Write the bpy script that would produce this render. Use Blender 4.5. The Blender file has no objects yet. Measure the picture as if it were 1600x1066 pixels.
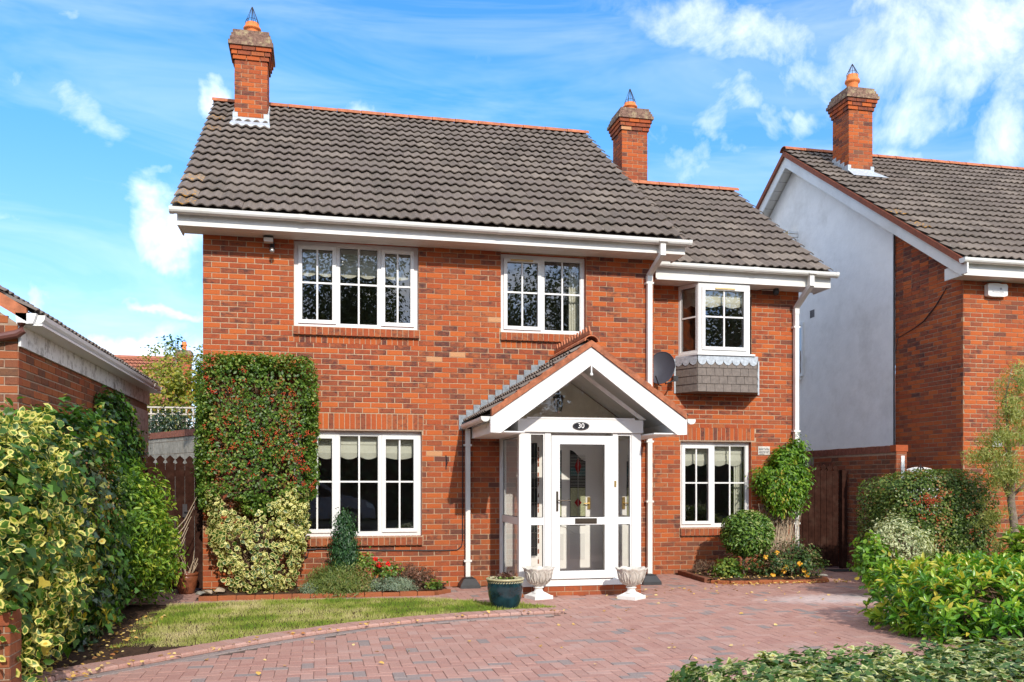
import bpy, math, random
import numpy as np
from mathutils import Matrix, Vector
R = math.radians
random.seed(7)
rs = np.random.RandomState(11)
SC = bpy.context.scene
COL = SC.collection

# ------------------------------------------------------------------ camera
cam_d = bpy.data.cameras.new('camera')
cam = bpy.data.objects.new('camera', cam_d); COL.objects.link(cam)
cam.location = (1.544, -12.59, 1.49)
cam.rotation_euler = (R(90), 0, R(-12.3))
cam_d.sensor_width = 36; cam_d.lens = 36 * 1380 / 1600
cam_d.shift_y = (755 - 533) / 1600
cam_d.clip_end = 2000
SC.camera = cam

# ------------------------------------------------------------------ light, sky, exposure
SUN_AZ, SUN_EL = 6.0, 32.0          # degrees right of the facade normal, and elevation
SUN_POWER, SKY_POWER, EXPO = 2.15, 0.15, 0.98
sd = Vector((math.sin(R(SUN_AZ)) * math.cos(R(SUN_EL)), -math.cos(R(SUN_AZ)) * math.cos(R(SUN_EL)), math.sin(R(SUN_EL))))
sun_d = bpy.data.lights.new('sun', 'SUN'); sun = bpy.data.objects.new('sun', sun_d); COL.objects.link(sun)
sun_d.energy = SUN_POWER; sun_d.angle = R(0.6); sun_d.color = (1.0, 0.93, 0.83)
sun.rotation_euler = sd.to_track_quat('Z', 'Y').to_euler(); sun.location = (8, -20, 20)
SC.view_settings.view_transform = 'Standard'; SC.view_settings.look = 'None'
SC.view_settings.exposure = EXPO; SC.view_settings.gamma = 1.0

class NT:
    """tiny node-tree helper"""
    def __init__(s, tree): s.t = tree; s.n = tree.nodes; s.l = tree.links
    def add(s, typ, **kw):
        n = s.n.new(typ)
        for k, v in kw.items():
            if k.startswith('_'): setattr(n, k[1:], v)
            else: n.inputs[k.replace('__', ' ')].default_value = v
        return n
    def link(s, a, b): s.l.new(a, b)
    def val(s, x, sock):
        if isinstance(x, (int, float)): sock.default_value = x
        else: s.l.new(x, sock)
    def math(s, op, a, b=0.0, c=None, clamp=False):
        n = s.n.new('ShaderNodeMath'); n.operation = op; n.use_clamp = clamp
        s.val(a, n.inputs[0]); s.val(b, n.inputs[1])
        if c is not None: s.val(c, n.inputs[2])
        return n.outputs[0]
    def mix(s, f, a, b, mode='MIX'):
        n = s.n.new('ShaderNodeMix'); n.data_type = 'RGBA'; n.blend_type = mode; n.clamp_factor = True
        s.val(f, n.inputs[0])
        for x, k in ((a, 6), (b, 7)):
            if isinstance(x, tuple): n.inputs[k].default_value = (x + (1,))[:4]
            else: s.l.new(x, n.inputs[k])
        return n.outputs[2]
    def ramp(s, f, stops, interp='LINEAR'):
        n = s.n.new('ShaderNodeValToRGB'); n.color_ramp.interpolation = interp
        e = n.color_ramp.elements
        while len(e) < len(stops): e.new(0.5)
        for i, (p, c) in enumerate(stops):
            e[i].position = p; e[i].color = (tuple(c) + (1,))[:4] if isinstance(c, tuple) else (c, c, c, 1)
        s.val(f, n.inputs[0]); return n.outputs[0]
    def noise(s, vec, scale, detail=3, rough=0.5, dist=0.0):
        n = s.n.new('ShaderNodeTexNoise'); n.inputs['Scale'].default_value = scale
        n.inputs['Detail'].default_value = detail; n.inputs['Roughness'].default_value = rough
        n.inputs['Distortion'].default_value = dist
        if vec is not None: s.l.new(vec, n.inputs['Vector'])
        return n.outputs['Fac']
    def stretch(s, vec, sc):
        n = s.n.new('ShaderNodeMapping'); n.inputs['Scale'].default_value = sc; s.l.new(vec, n.inputs['Vector']); return n.outputs[0]

W = bpy.data.worlds.new('World'); SC.world = W; W.use_nodes = True
nt = NT(W.node_tree); W.node_tree.nodes.clear()
sky = nt.add('ShaderNodeTexSky', _sky_type='NISHITA', _sun_disc=False)
sky.sun_elevation = R(SUN_EL); sky.sun_rotation = R(180 - SUN_AZ)
sky.air_density = 1.0; sky.dust_density = 0.3; sky.ozone_density = 2.0
tc = nt.add('ShaderNodeTexCoord'); dirv = tc.outputs['Generated']
sx = nt.add('ShaderNodeSeparateXYZ'); nt.link(dirv, sx.inputs[0])
az = nt.math('ARCTAN2', sx.outputs[0], sx.outputs[1]); el = nt.math('ARCSINE', sx.outputs[2])
hs = nt.add('ShaderNodeHueSaturation'); hs.inputs['Saturation'].default_value = 1.04; hs.inputs['Value'].default_value = 1.0
tint = nt.ramp(nt.math('MULTIPLY', el, 1 / R(40), clamp=True), [(0, (.80, .80, 1.00)), (.25, (.56, .655, .86)), (.6, (.40, .74, .97)), (1, (.40, .74, .97))])
nt.link(nt.mix(1.0, sky.outputs[0], tint, 'MULTIPLY'), hs.inputs['Color'])
# clouds: (azimuth, elevation, half width, half height, tilt, amount) in degrees
CLOUDS = [(-9.6, 15.2, 1.71, 1.78, 0, 1.05), (-9.1, 13.5, 1.28, 0.9, 0, 0.8), (-9.0, 17.6, 0.96, 0.52, 0, 0.6), (-13.2, 14.2, 0.8, 0.73, 0, 0.62), (-6.5, 21.9, 1.39, 1.39, 0, 1.0), (-5.8, 20.9, 1.84, 1.66, 0, 0.8), (2.9, 22.9, 1.28, 0.83, 0, 0.85), (-2.3, 22.5, 0.89, 0.37, 0, 0.5), (-14.6, 21.4, 3.79, 1.03, -30, 0.62), (-17.2, 22.1, 1.34, 2.01, -20, 0.55), (-14.6, 25.8, 1.13, 0.6, 0, 0.6), (-16.9, 14.4, 2.11, 0.35, 0, 0.45), (-10.1, 10.8, 8.29, 0.3, -12, 0.42), (-10.0, 7.8, 2.86, 0.76, 0, 1.0), (-8.2, 7.5, 1.54, 1.54, 0, 0.8), (-16.2, 10.3, 1.08, 0.65, -30, 0.85), (-12.6, 7.3, 3.36, 0.52, 0, 0.6), (27.7, 26.1, 5.39, 1.37, -12, 0.78), (25.0, 27.3, 2.88, 0.79, -10, 0.6), (37.2, 24.1, 4.13, 2.92, 0, 1.1), (36.8, 20.8, 2.47, 1.59, 0, 0.95), (41.9, 20.9, 2.02, 3.71, 0, 0.85), (41.1, 24.7, 3.96, 1.98, 0, 0.8), (33.3, 23.6, 3.91, 1.42, -10, 0.6), (26.7, 22.5, 1.41, 1.26, 10, 0.72), (25.0, 21.8, 1.28, 1.73, 0, 0.66), (25.4, 20.0, 2.28, 0.76, -30, 0.62), (28.8, 21.4, 1.33, 0.82, -30, 0.62), (30.4, 20.8, 1.33, 0.81, 0, 0.55), (23.0, 19.2, 1.77, 1.54, 30, 0.62), (23.8, 18.5, 2.7, 0.54, -15, 0.6), (27.7, 19.0, 2.27, 0.38, -8, 0.5), (38.5, 18.5, 5.65, 0.92, -4, 0.66), (20.5, 21.2, 2.3, 1.15, 0, 0.35), (5.7, 26.6, 5.9, 0.74, -8, 0.22)]
wn = nt.add('ShaderNodeTexNoise'); wn.inputs['Scale'].default_value = 7.0; wn.inputs['Detail'].default_value = 5; wn.inputs['Roughness'].default_value = .62; nt.link(dirv, wn.inputs['Vector'])
wsx = nt.add('ShaderNodeSeparateColor'); nt.link(wn.outputs['Color'], wsx.inputs[0])
az0 = az; az = nt.math('ADD', az, nt.math('MULTIPLY', nt.math('SUBTRACT', wsx.outputs[0], .5), .13)); el0 = el; el = nt.math('ADD', el, nt.math('MULTIPLY', nt.math('SUBTRACT', wsx.outputs[1], .5), .10))
tot = None
for a0, e0, wa, we, tl, am in CLOUDS:
    da = nt.math('SUBTRACT', az, R(a0)); de = nt.math('SUBTRACT', el, R(e0))
    ct, st = math.cos(R(tl)), math.sin(R(tl))
    p = nt.math('MULTIPLY', nt.math('ADD', nt.math('MULTIPLY', da, ct), nt.math('MULTIPLY', de, st)), 1 / R(wa * 1.3))
    q = nt.math('MULTIPLY', nt.math('SUBTRACT', nt.math('MULTIPLY', de, ct), nt.math('MULTIPLY', da, st)), 1 / R(we * 1.3))
    d2 = nt.math('ADD', nt.math('MULTIPLY', p, p), nt.math('MULTIPLY', q, q))
    g = nt.math('MULTIPLY', nt.math('EXPONENT', nt.math('MULTIPLY', d2, -1.0)), am)
    tot = g if tot is None else nt.math('MAXIMUM', tot, g)
n1 = nt.noise(dirv, 9.0, 8, .62, .35); n2 = nt.noise(nt.stretch(dirv, (1, 1, 3.0)), 3.2, 4, .55, .6)
far = nt.math('MULTIPLY', nt.math('SUBTRACT', n2, .32), 4.0, clamp=True)
# out of view, heavier cloud is added to give neutral fill light
away = nt.math('MULTIPLY', nt.math('SUBTRACT', nt.math('ABSOLUTE', az0), R(48)), 4.0, clamp=True)
tot = nt.math('ADD', tot, nt.math('MULTIPLY', nt.math('MULTIPLY', far, away), 1.5))
dens = nt.math('SUBTRACT', nt.math('ADD', tot, nt.math('MULTIPLY', nt.math('SUBTRACT', n1, .5), 2.6)), .34)
dens = nt.math('MULTIPLY', dens, .82, clamp=True)
dens = nt.math('MULTIPLY', dens, nt.math('MULTIPLY', tot, 2.6, clamp=True))
veil = nt.math('MULTIPLY', nt.math('SUBTRACT', nt.noise(nt.stretch(dirv, (1, 1, 5.0)), 3.0, 5, .6, .8), .42), .55, clamp=True)
dens = nt.math('MAXIMUM', dens, veil)
cloudc = nt.mix(nt.math('MULTIPLY', n1, 1.5, clamp=True), (5.2, 5.3, 5.5), (6.9, 6.85, 6.8))
skyc = nt.mix(dens, hs.outputs[0], cloudc)
# below the horizon: plain ground tone, never seen directly
bg = nt.add('ShaderNodeBackground', Strength=SKY_POWER); nt.link(skyc, bg.inputs['Color'])
out = nt.add('ShaderNodeOutputWorld'); nt.link(bg.outputs[0], out.inputs[0])

# ------------------------------------------------------------------ materials
def new_mat(name):
    m = bpy.data.materials.new(name); m.use_nodes = True; t = NT(m.node_tree); t.n.clear()
    o = t.add('ShaderNodeOutputMaterial'); b = t.add('ShaderNodeBsdfPrincipled'); t.link(b.outputs[0], o.inputs[0])
    return m, t, b, o
def pos(t):
    g = t.add('ShaderNodeNewGeometry'); return g.outputs['Position']
def attr(t, name='rv'):
    a = t.add('ShaderNodeAttribute'); a.attribute_name = name; return a.outputs['Fac']
def bump(t, b, h, strength=.3, dist=.01):
    n = t.add('ShaderNodeBump'); n.inputs['Strength'].default_value = strength; n.inputs['Distance'].default_value = dist
    t.val(h, n.inputs['Height']); t.link(n.outputs[0], b.inputs['Normal'])
def simple(name, col, rough=.5, var=.12, scale=12, bmp=0.0, metal=0.0, spec=.5, dirt=None, dirt_amt=.4):
    m, t, b, o = new_mat(name); p = pos(t)
    n = t.noise(p, scale, 5, .6)
    lo = tuple(c * (1 - var) for c in col); hi = tuple(min(1, c * (1 + var)) for c in col)
    c = t.mix(t.math('MULTIPLY', t.math('SUBTRACT', n, .3), 2.5, clamp=True), lo, hi)
    if dirt:
        n2 = t.noise(p, scale * .35, 6, .7)
        c = t.mix(t.math('MULTIPLY', t.math('MULTIPLY', t.math('SUBTRACT', n2, .5), 5, clamp=True), dirt_amt), c, dirt)
    t.link(c, b.inputs['Base Color']); b.inputs['Roughness'].default_value = rough; b.inputs['Metallic'].default_value = metal
    b.inputs['Specular IOR Level'].default_value = spec
    if bmp: bump(t, b, t.noise(p, scale * 4, 4, .6), bmp, .01)
    return m
def brick_mat(name, stops, dark=(.085, .035, .03), wash=(.50, .30, .17)):
    m, t, b, o = new_mat(name); p = pos(t); rv = attr(t)
    base = t.ramp(rv, stops)
    n = t.noise(t.stretch(p, (1, 1, 1.8)), 10, 5, .72); nf = t.noise(p, 60, 4, .7)
    blot = t.noise(p, 7, 4, .6)
    big = t.noise(p, .8, 3, .6)
    k = t.math('MULTIPLY', t.math('MULTIPLY', t.math('SUBTRACT', t.math('ADD', n, t.math('MULTIPLY', t.math('SUBTRACT', big, .5), .55)), .475), 6, clamp=True), t.math('MULTIPLY', t.math('SUBTRACT', rv, .18), 1.7, clamp=True))
    k = t.math('MULTIPLY', k, t.math('LESS_THAN', rv, .97))
    c = t.mix(k, base, dark)
    c = t.mix(t.math('MULTIPLY', t.math('SUBTRACT', nf, .48), .9, clamp=True), c, t.mix(.35, c, (.62, .26, .12)))
    c = t.mix(t.math('MULTIPLY', t.math('MULTIPLY', t.math('SUBTRACT', blot, .64), 7, clamp=True), .16), c, wash)
    sp = t.add('ShaderNodeSeparateXYZ'); t.link(p, sp.inputs[0])     # damp and grime staining the foot of the walls
    st_ = t.math('MULTIPLY', t.math('MULTIPLY', t.math('SUBTRACT', 1.7, sp.outputs[2]), .8, clamp=True), t.math('MULTIPLY', t.math('SUBTRACT', t.noise(p, 2.2, 6, .7), .36), 3.0, clamp=True))
    c = t.mix(t.math('MULTIPLY', st_, .55), c, (.15, .070, .040))
    t.link(c, b.inputs['Base Color']); b.inputs['Roughness'].default_value = .85; b.inputs['Specular IOR Level'].default_value = .25
    bump(t, b, t.math('ADD', nf, t.noise(p, 40, 3, .6)), .55, .006)
    return m
M = {}
BR = [(0, (.45, .108, .026)), (.22, (.41, .090, .024)), (.42, (.33, .068, .024)), (.58, (.37, .105, .036)), (.74, (.28, .070, .030)), (.86, (.21, .064, .034)), (.94, (.13, .048, .034)), (1, (.50, .25, .12))]
M['brick'] = brick_mat('orange red facing brick', BR)
M['brick_dark'] = brick_mat('weathered garage brick', [(0, (.33, .10, .036)), (.4, (.27, .070, .030)), (.7, (.21, .072, .036)), (.9, (.13, .052, .032)), (1, (.36, .20, .08))], (.10, .05, .035))  # darker brown-red brick of the garage, garden walls and bed edging
M['mortar'] = simple('pale sand mortar', (.43, .295, .19), .95, .18, 30, .3)
M['mortar_dark'] = simple('grey brown mortar', (.34, .24, .17), .95, .25, 30, .3)
M['soffit_white'] = simple('white upvc', (.72, .71, .67), .4, .05, 3, 0, 0, .5, (.42, .38, .30), .34)
M['ceiling'] = simple('white painted boards', (.86, .85, .82), .6, .03, 5)
M['white'] = simple('clean white frame', (.74, .735, .715), .35, .03, 3, 0, 0, .5, (.60, .58, .53), .18)
M['white_old'] = simple('peeling white painted timber', (.74, .74, .72), .6, .06, 26, .1, 0, .4, (.10, .08, .06), .85)
M['render'] = simple('white painted render', (.88, .875, .86), .9, .05, 3.5, .5, 0, .3, (.62, .61, .58), .55)
M['slate_side'] = simple('brown grey hanging tile', (.165, .135, .115), .8, .2, 18, .2)
M['lead'] = simple('pale lead flashing', (.42, .46, .50), .55, .25, 22, .3, .1)
M['terracotta'] = simple('terracotta', (.42, .145, .07), .85, .3, 11, .3, 0, .3, (.20, .10, .06), .6)
M['lead_dark'] = simple('weathered grey lead', (.22, .245, .27), .6, .3, 22, .3, .1)
M['verge_clay'] = simple('weathered clay verge', (.36, .125, .06), .85, .35, 16, .3, 0, .3, (.16, .07, .05), .6)
M['pot_orange'] = simple('orange clay chimney pot', (.70, .20, .05), .75, .12, 14, .15)
M['verge'] = simple('brown red verge', (.27, .085, .045), .8, .25, 20, .3, 0, .3, (.12, .06, .04), .5)
M['cap'] = simple('lichen covered cap', (.20, .12, .09), .95, .5, 26, .6, 0, .2, (.50, .42, .24), .85)
M['black'] = simple('black plastic', (.02, .02, .022), .45, .2, 10)
M['wire'] = simple('dark wire', (.03, .025, .03), .6, .1, 10)
M['dish'] = simple('dark grey dish', (.065, .07, .09), .45, .08, 8)
M['gate'] = simple('dark brown stained timber', (.034, .0135, .009), .9, .35, 14, .25, 0, .08, (.12, .075, .055), .25)
M['block'] = simple('grey concrete block', (.30, .28, .24), .95, .25, 14, .5, 0, .2, (.12, .11, .09), .6)
M['coping'] = simple('brown brick coping', (.22, .075, .045), .9, .3, 20, .4)
M['soil'] = simple('dark garden soil', (.055, .030, .018), .95, .5, 30, .8, 0, .2, (.11, .06, .035), .6)
M['ground'] = simple('rough ground', (.10, .10, .05), .95, .3, 2, .3)
M['asphalt'] = simple('asphalt', (.055, .055, .057), .9, .2, 20, .3)
M['stone'] = simple('pale limestone', (.60, .56, .50), .8, .12, 20, .4, 0, .3, (.36, .31, .25), .6)
M['tan_stone'] = simple('tan stone', (.36, .28, .20), .9, .2, 20, .4)
M['urn_low'] = simple('white cast stone', (.74, .72, .68), .75, .06, 16, .25, 0, .3, (.5, .47, .42), .4)
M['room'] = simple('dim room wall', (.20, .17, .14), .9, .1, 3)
M['plaster'] = simple('cream plaster', (.84, .79, .65), .85, .08, 4, .1, 0, .3, (.38, .33, .24), .4)
M['blind'] = simple('cream fabric blind', (.72, .70, .60), .9, .04, 30)
M['bark'] = simple('grey bark', (.22, .17, .13), .9, .35, 18, .7, 0, .2, (.10, .07, .05), .6)
M['twig'] = simple('brown twig', (.14, .085, .05), .9, .3, 18)
M['dry'] = simple('pale dry twig', (.42, .32, .22), .9, .25, 18)
M['silver'] = simple('silver car paint', (.35, .40, .48), .25, .03, 4, 0, .5)
M['tyre'] = simple('tyre rubber', (.02, .02, .02), .8, .1, 10)
M['brass'] = simple('brass', (.55, .38, .14), .35, .1, 10, 0, .9)
M['chrome'] = simple('worn metal', (.45, .44, .42), .35, .1, 10, 0, .9)
M['bronze'] = simple('dark bronze fitting', (.07, .055, .04), .4, .1, 10, 0, .6)
M['sign_ink'] = simple('dark lettering', (.05, .05, .06), .6, .1, 10)
M['sign_grey'] = simple('faded grey lettering', (.30, .30, .33), .6, .1, 10)
M['letter_white'] = simple('white lettering', (.85, .85, .84), .5, .02, 10)
M['plaque'] = simple('black enamel plaque', (.018, .018, .022), .25, .1, 10)
M['lichen'] = simple('orange lichen', (.62, .30, .02), .95, .3, 30, .5)
M['glaze'] = simple('dark teal glazed pottery', (.010, .035, .045), .12, .6, 9, .05, 0, .7)
M['glaze_rim'] = simple('cream olive glazed rim', (.42, .38, .22), .3, .2, 20)
M['brownpot'] = simple('brown glazed pot', (.20, .065, .03), .2, .35, 14, .1, 0, .6, (.08, .03, .02), .5)
M['mat'] = simple('dark doormat', (.03, .028, .027), .95, .2, 30, .4)
M['timber'] = simple('brown timber threshold', (.22, .08, .045), .5, .2, 12)
M['upvc_brown'] = simple('brown pvc pipe', (.13, .05, .04), .4, .08, 12)
M['aged_tan'] = simple('tan painted vent', (.62, .44, .20), .7, .1, 12)
M['redglass'] = simple('red stained glass', (.30, .01, .015), .15, .1, 10)
M['tealglass'] = simple('teal stained glass', (.01, .10, .12), .15, .1, 10)
M['paleglass'] = simple('pale ribbed glass', (.40, .42, .26), .25, .25, 40)
M['darkglass'] = simple('dark slatted glass', (.03, .03, .035), .2, .2, 40)
M['mulch'] = simple('red roof', (.36, .13, .075), .85, .15, 8, .3)

def glass_mat(name, tint=(.9, .95, .93), refl=.9, base=.07):
    m = bpy.data.materials.new(name); m.use_nodes = True; t = NT(m.node_tree); t.n.clear()
    o = t.add('ShaderNodeOutputMaterial'); tr = t.add('ShaderNodeBsdfTransparent'); tr.inputs[0].default_value = tint + (1,)
    gl = t.add('ShaderNodeBsdfGlossy'); gl.inputs['Roughness'].default_value = .004; gl.inputs['Color'].default_value = (refl, refl, refl, 1)
    fr = t.add('ShaderNodeFresnel', IOR=1.5); mx = t.add('ShaderNodeMixShader')
    f = t.math('ADD', t.math('MULTIPLY', fr.outputs[0], 1.6), base, clamp=True)
    p = pos(t); bm = t.add('ShaderNodeBump'); bm.inputs['Strength'].default_value = .008; bm.inputs['Distance'].default_value = .02
    t.link(t.noise(p, 3.0, 2, .5), bm.inputs['Height']); t.link(bm.outputs[0], gl.inputs['Normal'])
    t.link(f, mx.inputs[0]); t.link(tr.outputs[0], mx.inputs[1]); t.link(gl.outputs[0], mx.inputs[2]); t.link(mx.outputs[0], o.inputs[0])
    return m
M['glass'] = glass_mat('window glass', (.84, .86, .84), .95, .06)
M['glass_up'] = glass_mat('upper window glass', (.88, .89, .86), .82, .10)
M['glass_clear'] = glass_mat('porch glass', (.97, .97, .95), .9, .0)

# roof tile
m, t, b, o = new_mat('concrete pantile'); p = pos(t); rv = attr(t)
c = t.ramp(rv, [(0, (.165, .132, .108)), (.4, (.225, .180, .146)), (.7, (.190, .150, .126)), (1, (.29, .235, .19))])
nf = t.noise(p, 60, 4, .65)
c = t.mix(t.math('MULTIPLY', t.math('SUBTRACT', nf, .35), 1.6, clamp=True), t.mix(.35, c, (.06, .05, .045)), c)
big = t.noise(p, .9, 4, .6); c = t.mix(t.math('MULTIPLY', t.math('SUBTRACT', big, .45), 2.4, clamp=True), c, t.mix(.35, c, (.10, .085, .075)))
sp = t.noise(p, 38, 2, .4); c = t.mix(t.math('MULTIPLY', t.math('SUBTRACT', sp, .735), 30, clamp=True), c, (.55, .50, .42))
mo = t.noise(t.stretch(p, (1, .6, .6)), 2.6, 6, .7); c = t.mix(t.math('MULTIPLY', t.math('MULTIPLY', t.math('SUBTRACT', mo, .56), 6, clamp=True), .45), c, (.085, .080, .055))
li = attr(t, 'li'); ln = t.noise(p, 22, 4, .6)
c = t.mix(t.math('MULTIPLY', t.math('MULTIPLY', t.math('SUBTRACT', ln, .54), 9, clamp=True), li), c, (.58, .27, .02))
t.link(c, b.inputs['Base Color']); b.inputs['Roughness'].default_value = .85; b.inputs['Specular IOR Level'].default_value = .25
bump(t, b, nf, .5, .006); M['tile'] = m
# paver
m, t, b, o = new_mat('block paver'); p = pos(t); rv = attr(t)
c = t.ramp(rv, [(0, (.34, .165, .130)), (.30, (.41, .220, .175)), (.55, (.37, .190, .148)), (.80, (.43, .25, .205)), (.86, (.27, .205, .185)), (1, (.22, .18, .168))])
nf = t.noise(p, 75, 4, .8); nb = t.noise(p, 1.3, 5, .65)
c = t.mix(t.math('MULTIPLY', t.math('SUBTRACT', nf, .47), 4.0, clamp=True), c, t.mix(.36, c, (.66, .55, .49)))
c = t.mix(t.math('MULTIPLY', t.math('SUBTRACT', .42, nf), 5.0, clamp=True), c, t.mix(.5, c, (.14, .10, .09)))
c = t.mix(t.math('MULTIPLY', t.math('SUBTRACT', nb, .48), 2.5, clamp=True), c, t.mix(.4, c, (.30, .22, .19)))
vs = t.add('ShaderNodeVectorMath', _operation='DISTANCE'); sc_ = t.stretch(p, (.42, 1.0, 0)); t.link(sc_, vs.inputs[0]); vs.inputs[1].default_value = (8.2 * .42, -2.35, 0)
stain = t.math('MULTIPLY', t.math('SUBTRACT', t.math('ADD', t.math('MULTIPLY', t.math('SUBTRACT', .75, vs.outputs['Value']), 1.1), t.noise(t.stretch(p, (1, 3, 1)), 9, 4, .6)), .72), 3.0, clamp=True)
c = t.mix(t.math('MULTIPLY', stain, .5), c, (.66, .60, .58))
t.link(c, b.inputs['Base Color']); b.inputs['Roughness'].default_value = .85; b.inputs['Specular IOR Level'].default_value = .3
bump(t, b, nf, .45, .004); M['paver'] = m
M['joint'] = simple('paver joint sand', (.10, .065, .05), .95, .3, 30, .4)

def leaf_mat(name, stops, edge=None, edge_at=.5, trans=.3, rough=.42, spec=.45):
    m = bpy.data.materials.new(name); m.use_nodes = True; t = NT(m.node_tree); t.n.clear()
    o = t.add('ShaderNodeOutputMaterial'); b = t.add('ShaderNodeBsdfPrincipled'); tr = t.add('ShaderNodeBsdfTranslucent'); mx = t.add('ShaderNodeMixShader')
    c = t.ramp(attr(t), stops); p = pos(t)
    c = t.mix(t.math('MULTIPLY', t.noise(p, 45, 3, .5), .35), c, t.mix(.5, c, (.02, .04, .01)))
    if edge:
        e = attr(t, 'ed'); n = t.noise(p, 40, 2, .5)
        k = t.math('MULTIPLY', t.math('SUBTRACT', t.math('ADD', t.math('ADD', e, t.math('MULTIPLY', t.math('SUBTRACT', attr(t), .5), .75)), t.math('MULTIPLY', t.math('SUBTRACT', n, .5), .9)), edge_at), 7, clamp=True)
        c = t.mix(k, c, edge)
    t.link(c, b.inputs['Base Color']); b.inputs['Roughness'].default_value = rough; b.inputs['Specular IOR Level'].default_value = spec
    t.link(t.mix(1.0, c, (1.5, 1.6, .8), 'MULTIPLY'), tr.inputs[0]); mx.inputs[0].default_value = trans
    t.link(b.outputs[0], mx.inputs[1]); t.link(tr.outputs[0], mx.inputs[2]); t.link(mx.outputs[0], o.inputs[0])
    return m
LM = {}
LM['pyra'] = leaf_mat('small dark green leaves', [(0, (.05, .11, .014)), (.45, (.105, .20, .022)), (.8, (.20, .31, .04)), (.97, (.36, .38, .09)), (1, (.34, .18, .05))])
LM['euon'] = leaf_mat('green leaves edged with pale yellow', [(0, (.05, .11, .015)), (.6, (.10, .18, .025)), (.85, (.22, .28, .04)), (1, (.55, .48, .08))], (.74, .68, .27), .46)
LM['goldeuon'] = leaf_mat('green leaves edged with gold', [(0, (.05, .12, .015)), (.6, (.11, .22, .03)), (.88, (.26, .34, .04)), (.96, (.66, .52, .06)), (1, (.72, .44, .04))], (.74, .67, .19), .63)
LM['ivy'] = leaf_mat('green ivy leaves', [(0, (.025, .07, .014)), (.5, (.055, .15, .022)), (.85, (.11, .24, .03)), (.97, (.20, .32, .04)), (1, (.5, .38, .04))])
LM['darkivy'] = leaf_mat('dark blue green ivy leaves', [(0, (.012, .035, .016)), (.5, (.028, .065, .030)), (.9, (.06, .11, .05)), (1, (.20, .22, .05))], None, .5, .15, .3, .6)
LM['choisya'] = leaf_mat('lime green leaves', [(0, (.07, .16, .012)), (.5, (.17, .31, .025)), (.85, (.32, .44, .04)), (1, (.50, .50, .07))])
LM['conifer'] = leaf_mat('deep green conifer sprays', [(0, (.012, .045, .016)), (.6, (.025, .085, .028)), (1, (.07, .15, .04))], None, .5, .12)
LM['heather'] = leaf_mat('olive heath leaves', [(0, (.10, .15, .03)), (.6, (.20, .26, .06)), (.9, (.32, .32, .10)), (1, (.38, .24, .10))])
LM['grey'] = leaf_mat('grey green cushion leaves', [(0, (.17, .23, .16)), (.6, (.28, .36, .25)), (1, (.42, .48, .32))])
LM['rose'] = leaf_mat('rose leaves', [(0, (.06, .12, .02)), (.6, (.14, .24, .03)), (1, (.30, .34, .06))])
LM['rosedark'] = leaf_mat('dark rose leaves', [(0, (.03, .07, .02)), (.6, (.07, .13, .03)), (.9, (.15, .19, .05)), (1, (.30, .22, .10))])
LM['deadleaf'] = leaf_mat('withered brown leaves', [(0, (.09, .035, .02)), (.6, (.16, .06, .035)), (1, (.26, .12, .07))], None, .5, .1)
LM['bay'] = leaf_mat('bay leaves', [(0, (.05, .12, .018)), (.5, (.12, .23, .03)), (.86, (.24, .36, .06)), (1, (.46, .46, .20))], None, .5, .25, .4, .45)
LM['creeper'] = leaf_mat('bright green creeper leaves', [(0, (.06, .15, .010)), (.5, (.13, .28, .018)), (.9, (.25, .40, .03)), (1, (.45, .36, .05))])
LM['rhodo'] = leaf_mat('glossy bright green leaves', [(0, (.04, .13, .014)), (.35, (.09, .26, .02)), (.68, (.20, .39, .028)), (.90, (.42, .54, .05)), (1, (.66, .50, .07))], None, .5, .28, .3, .6)
LM['ivyvar'] = leaf_mat('pale variegated ivy leaves', [(0, (.05, .12, .025)), (.5, (.13, .22, .05)), (.9, (.25, .32, .09)), (1, (.52, .42, .08))], (.60, .60, .28), .72)
LM['pitto'] = leaf_mat('grey green leaves edged with cream', [(0, (.10, .16, .06)), (.6, (.20, .27, .10)), (1, (.34, .38, .18))], (.68, .68, .42), .48)
LM['hedge'] = leaf_mat('olive green hedge leaves', [(0, (.05, .10, .018)), (.5, (.115, .19, .03)), (.85, (.24, .29, .06)), (.96, (.38, .32, .11)), (1, (.42, .18, .07))])
LM['feather'] = leaf_mat('feathery yellow green leaves', [(0, (.17, .20, .045)), (.6, (.34, .37, .09)), (1, (.52, .50, .16))], None, .5, .35)
LM['autumn'] = leaf_mat('yellow green tree leaves', [(0, (.14, .19, .02)), (.5, (.30, .33, .035)), (.9, (.48, .42, .06)), (1, (.45, .25, .05))], None, .5, .35)
LM['tree'] = leaf_mat('mature tree leaves', [(0, (.045, .065, .02)), (.6, (.10, .13, .04)), (1, (.18, .18, .06))], None, .5, .2)
LM['grass'] = leaf_mat('lawn grass', [(0, (.17, .27, .03)), (.35, (.32, .38, .06)), (.62, (.50, .48, .17)), (1, (.66, .55, .31))], None, .5, .25, .6, .2)
LM['fallen'] = leaf_mat('fallen yellow leaves', [(0, (.55, .30, .07)), (.5, (.72, .46, .12)), (.85, (.75, .58, .25)), (1, (.40, .15, .05))], None, .5, .1, .7, .2)
LM['berry'] = leaf_mat('red berries', [(0, (.42, .015, .008)), (.6, (.55, .04, .012)), (1, (.65, .14, .02))], None, .5, .0, .3, .6)
LM['petal_red'] = leaf_mat('red petals', [(0, (.60, .008, .008)), (1, (.75, .03, .02))], None, .5, .2, .5, .2)
LM['petal_yel'] = leaf_mat('yellow orange petals', [(0, (.80, .36, .02)), (1, (.88, .55, .08))], None, .5, .2, .5, .2)

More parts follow.
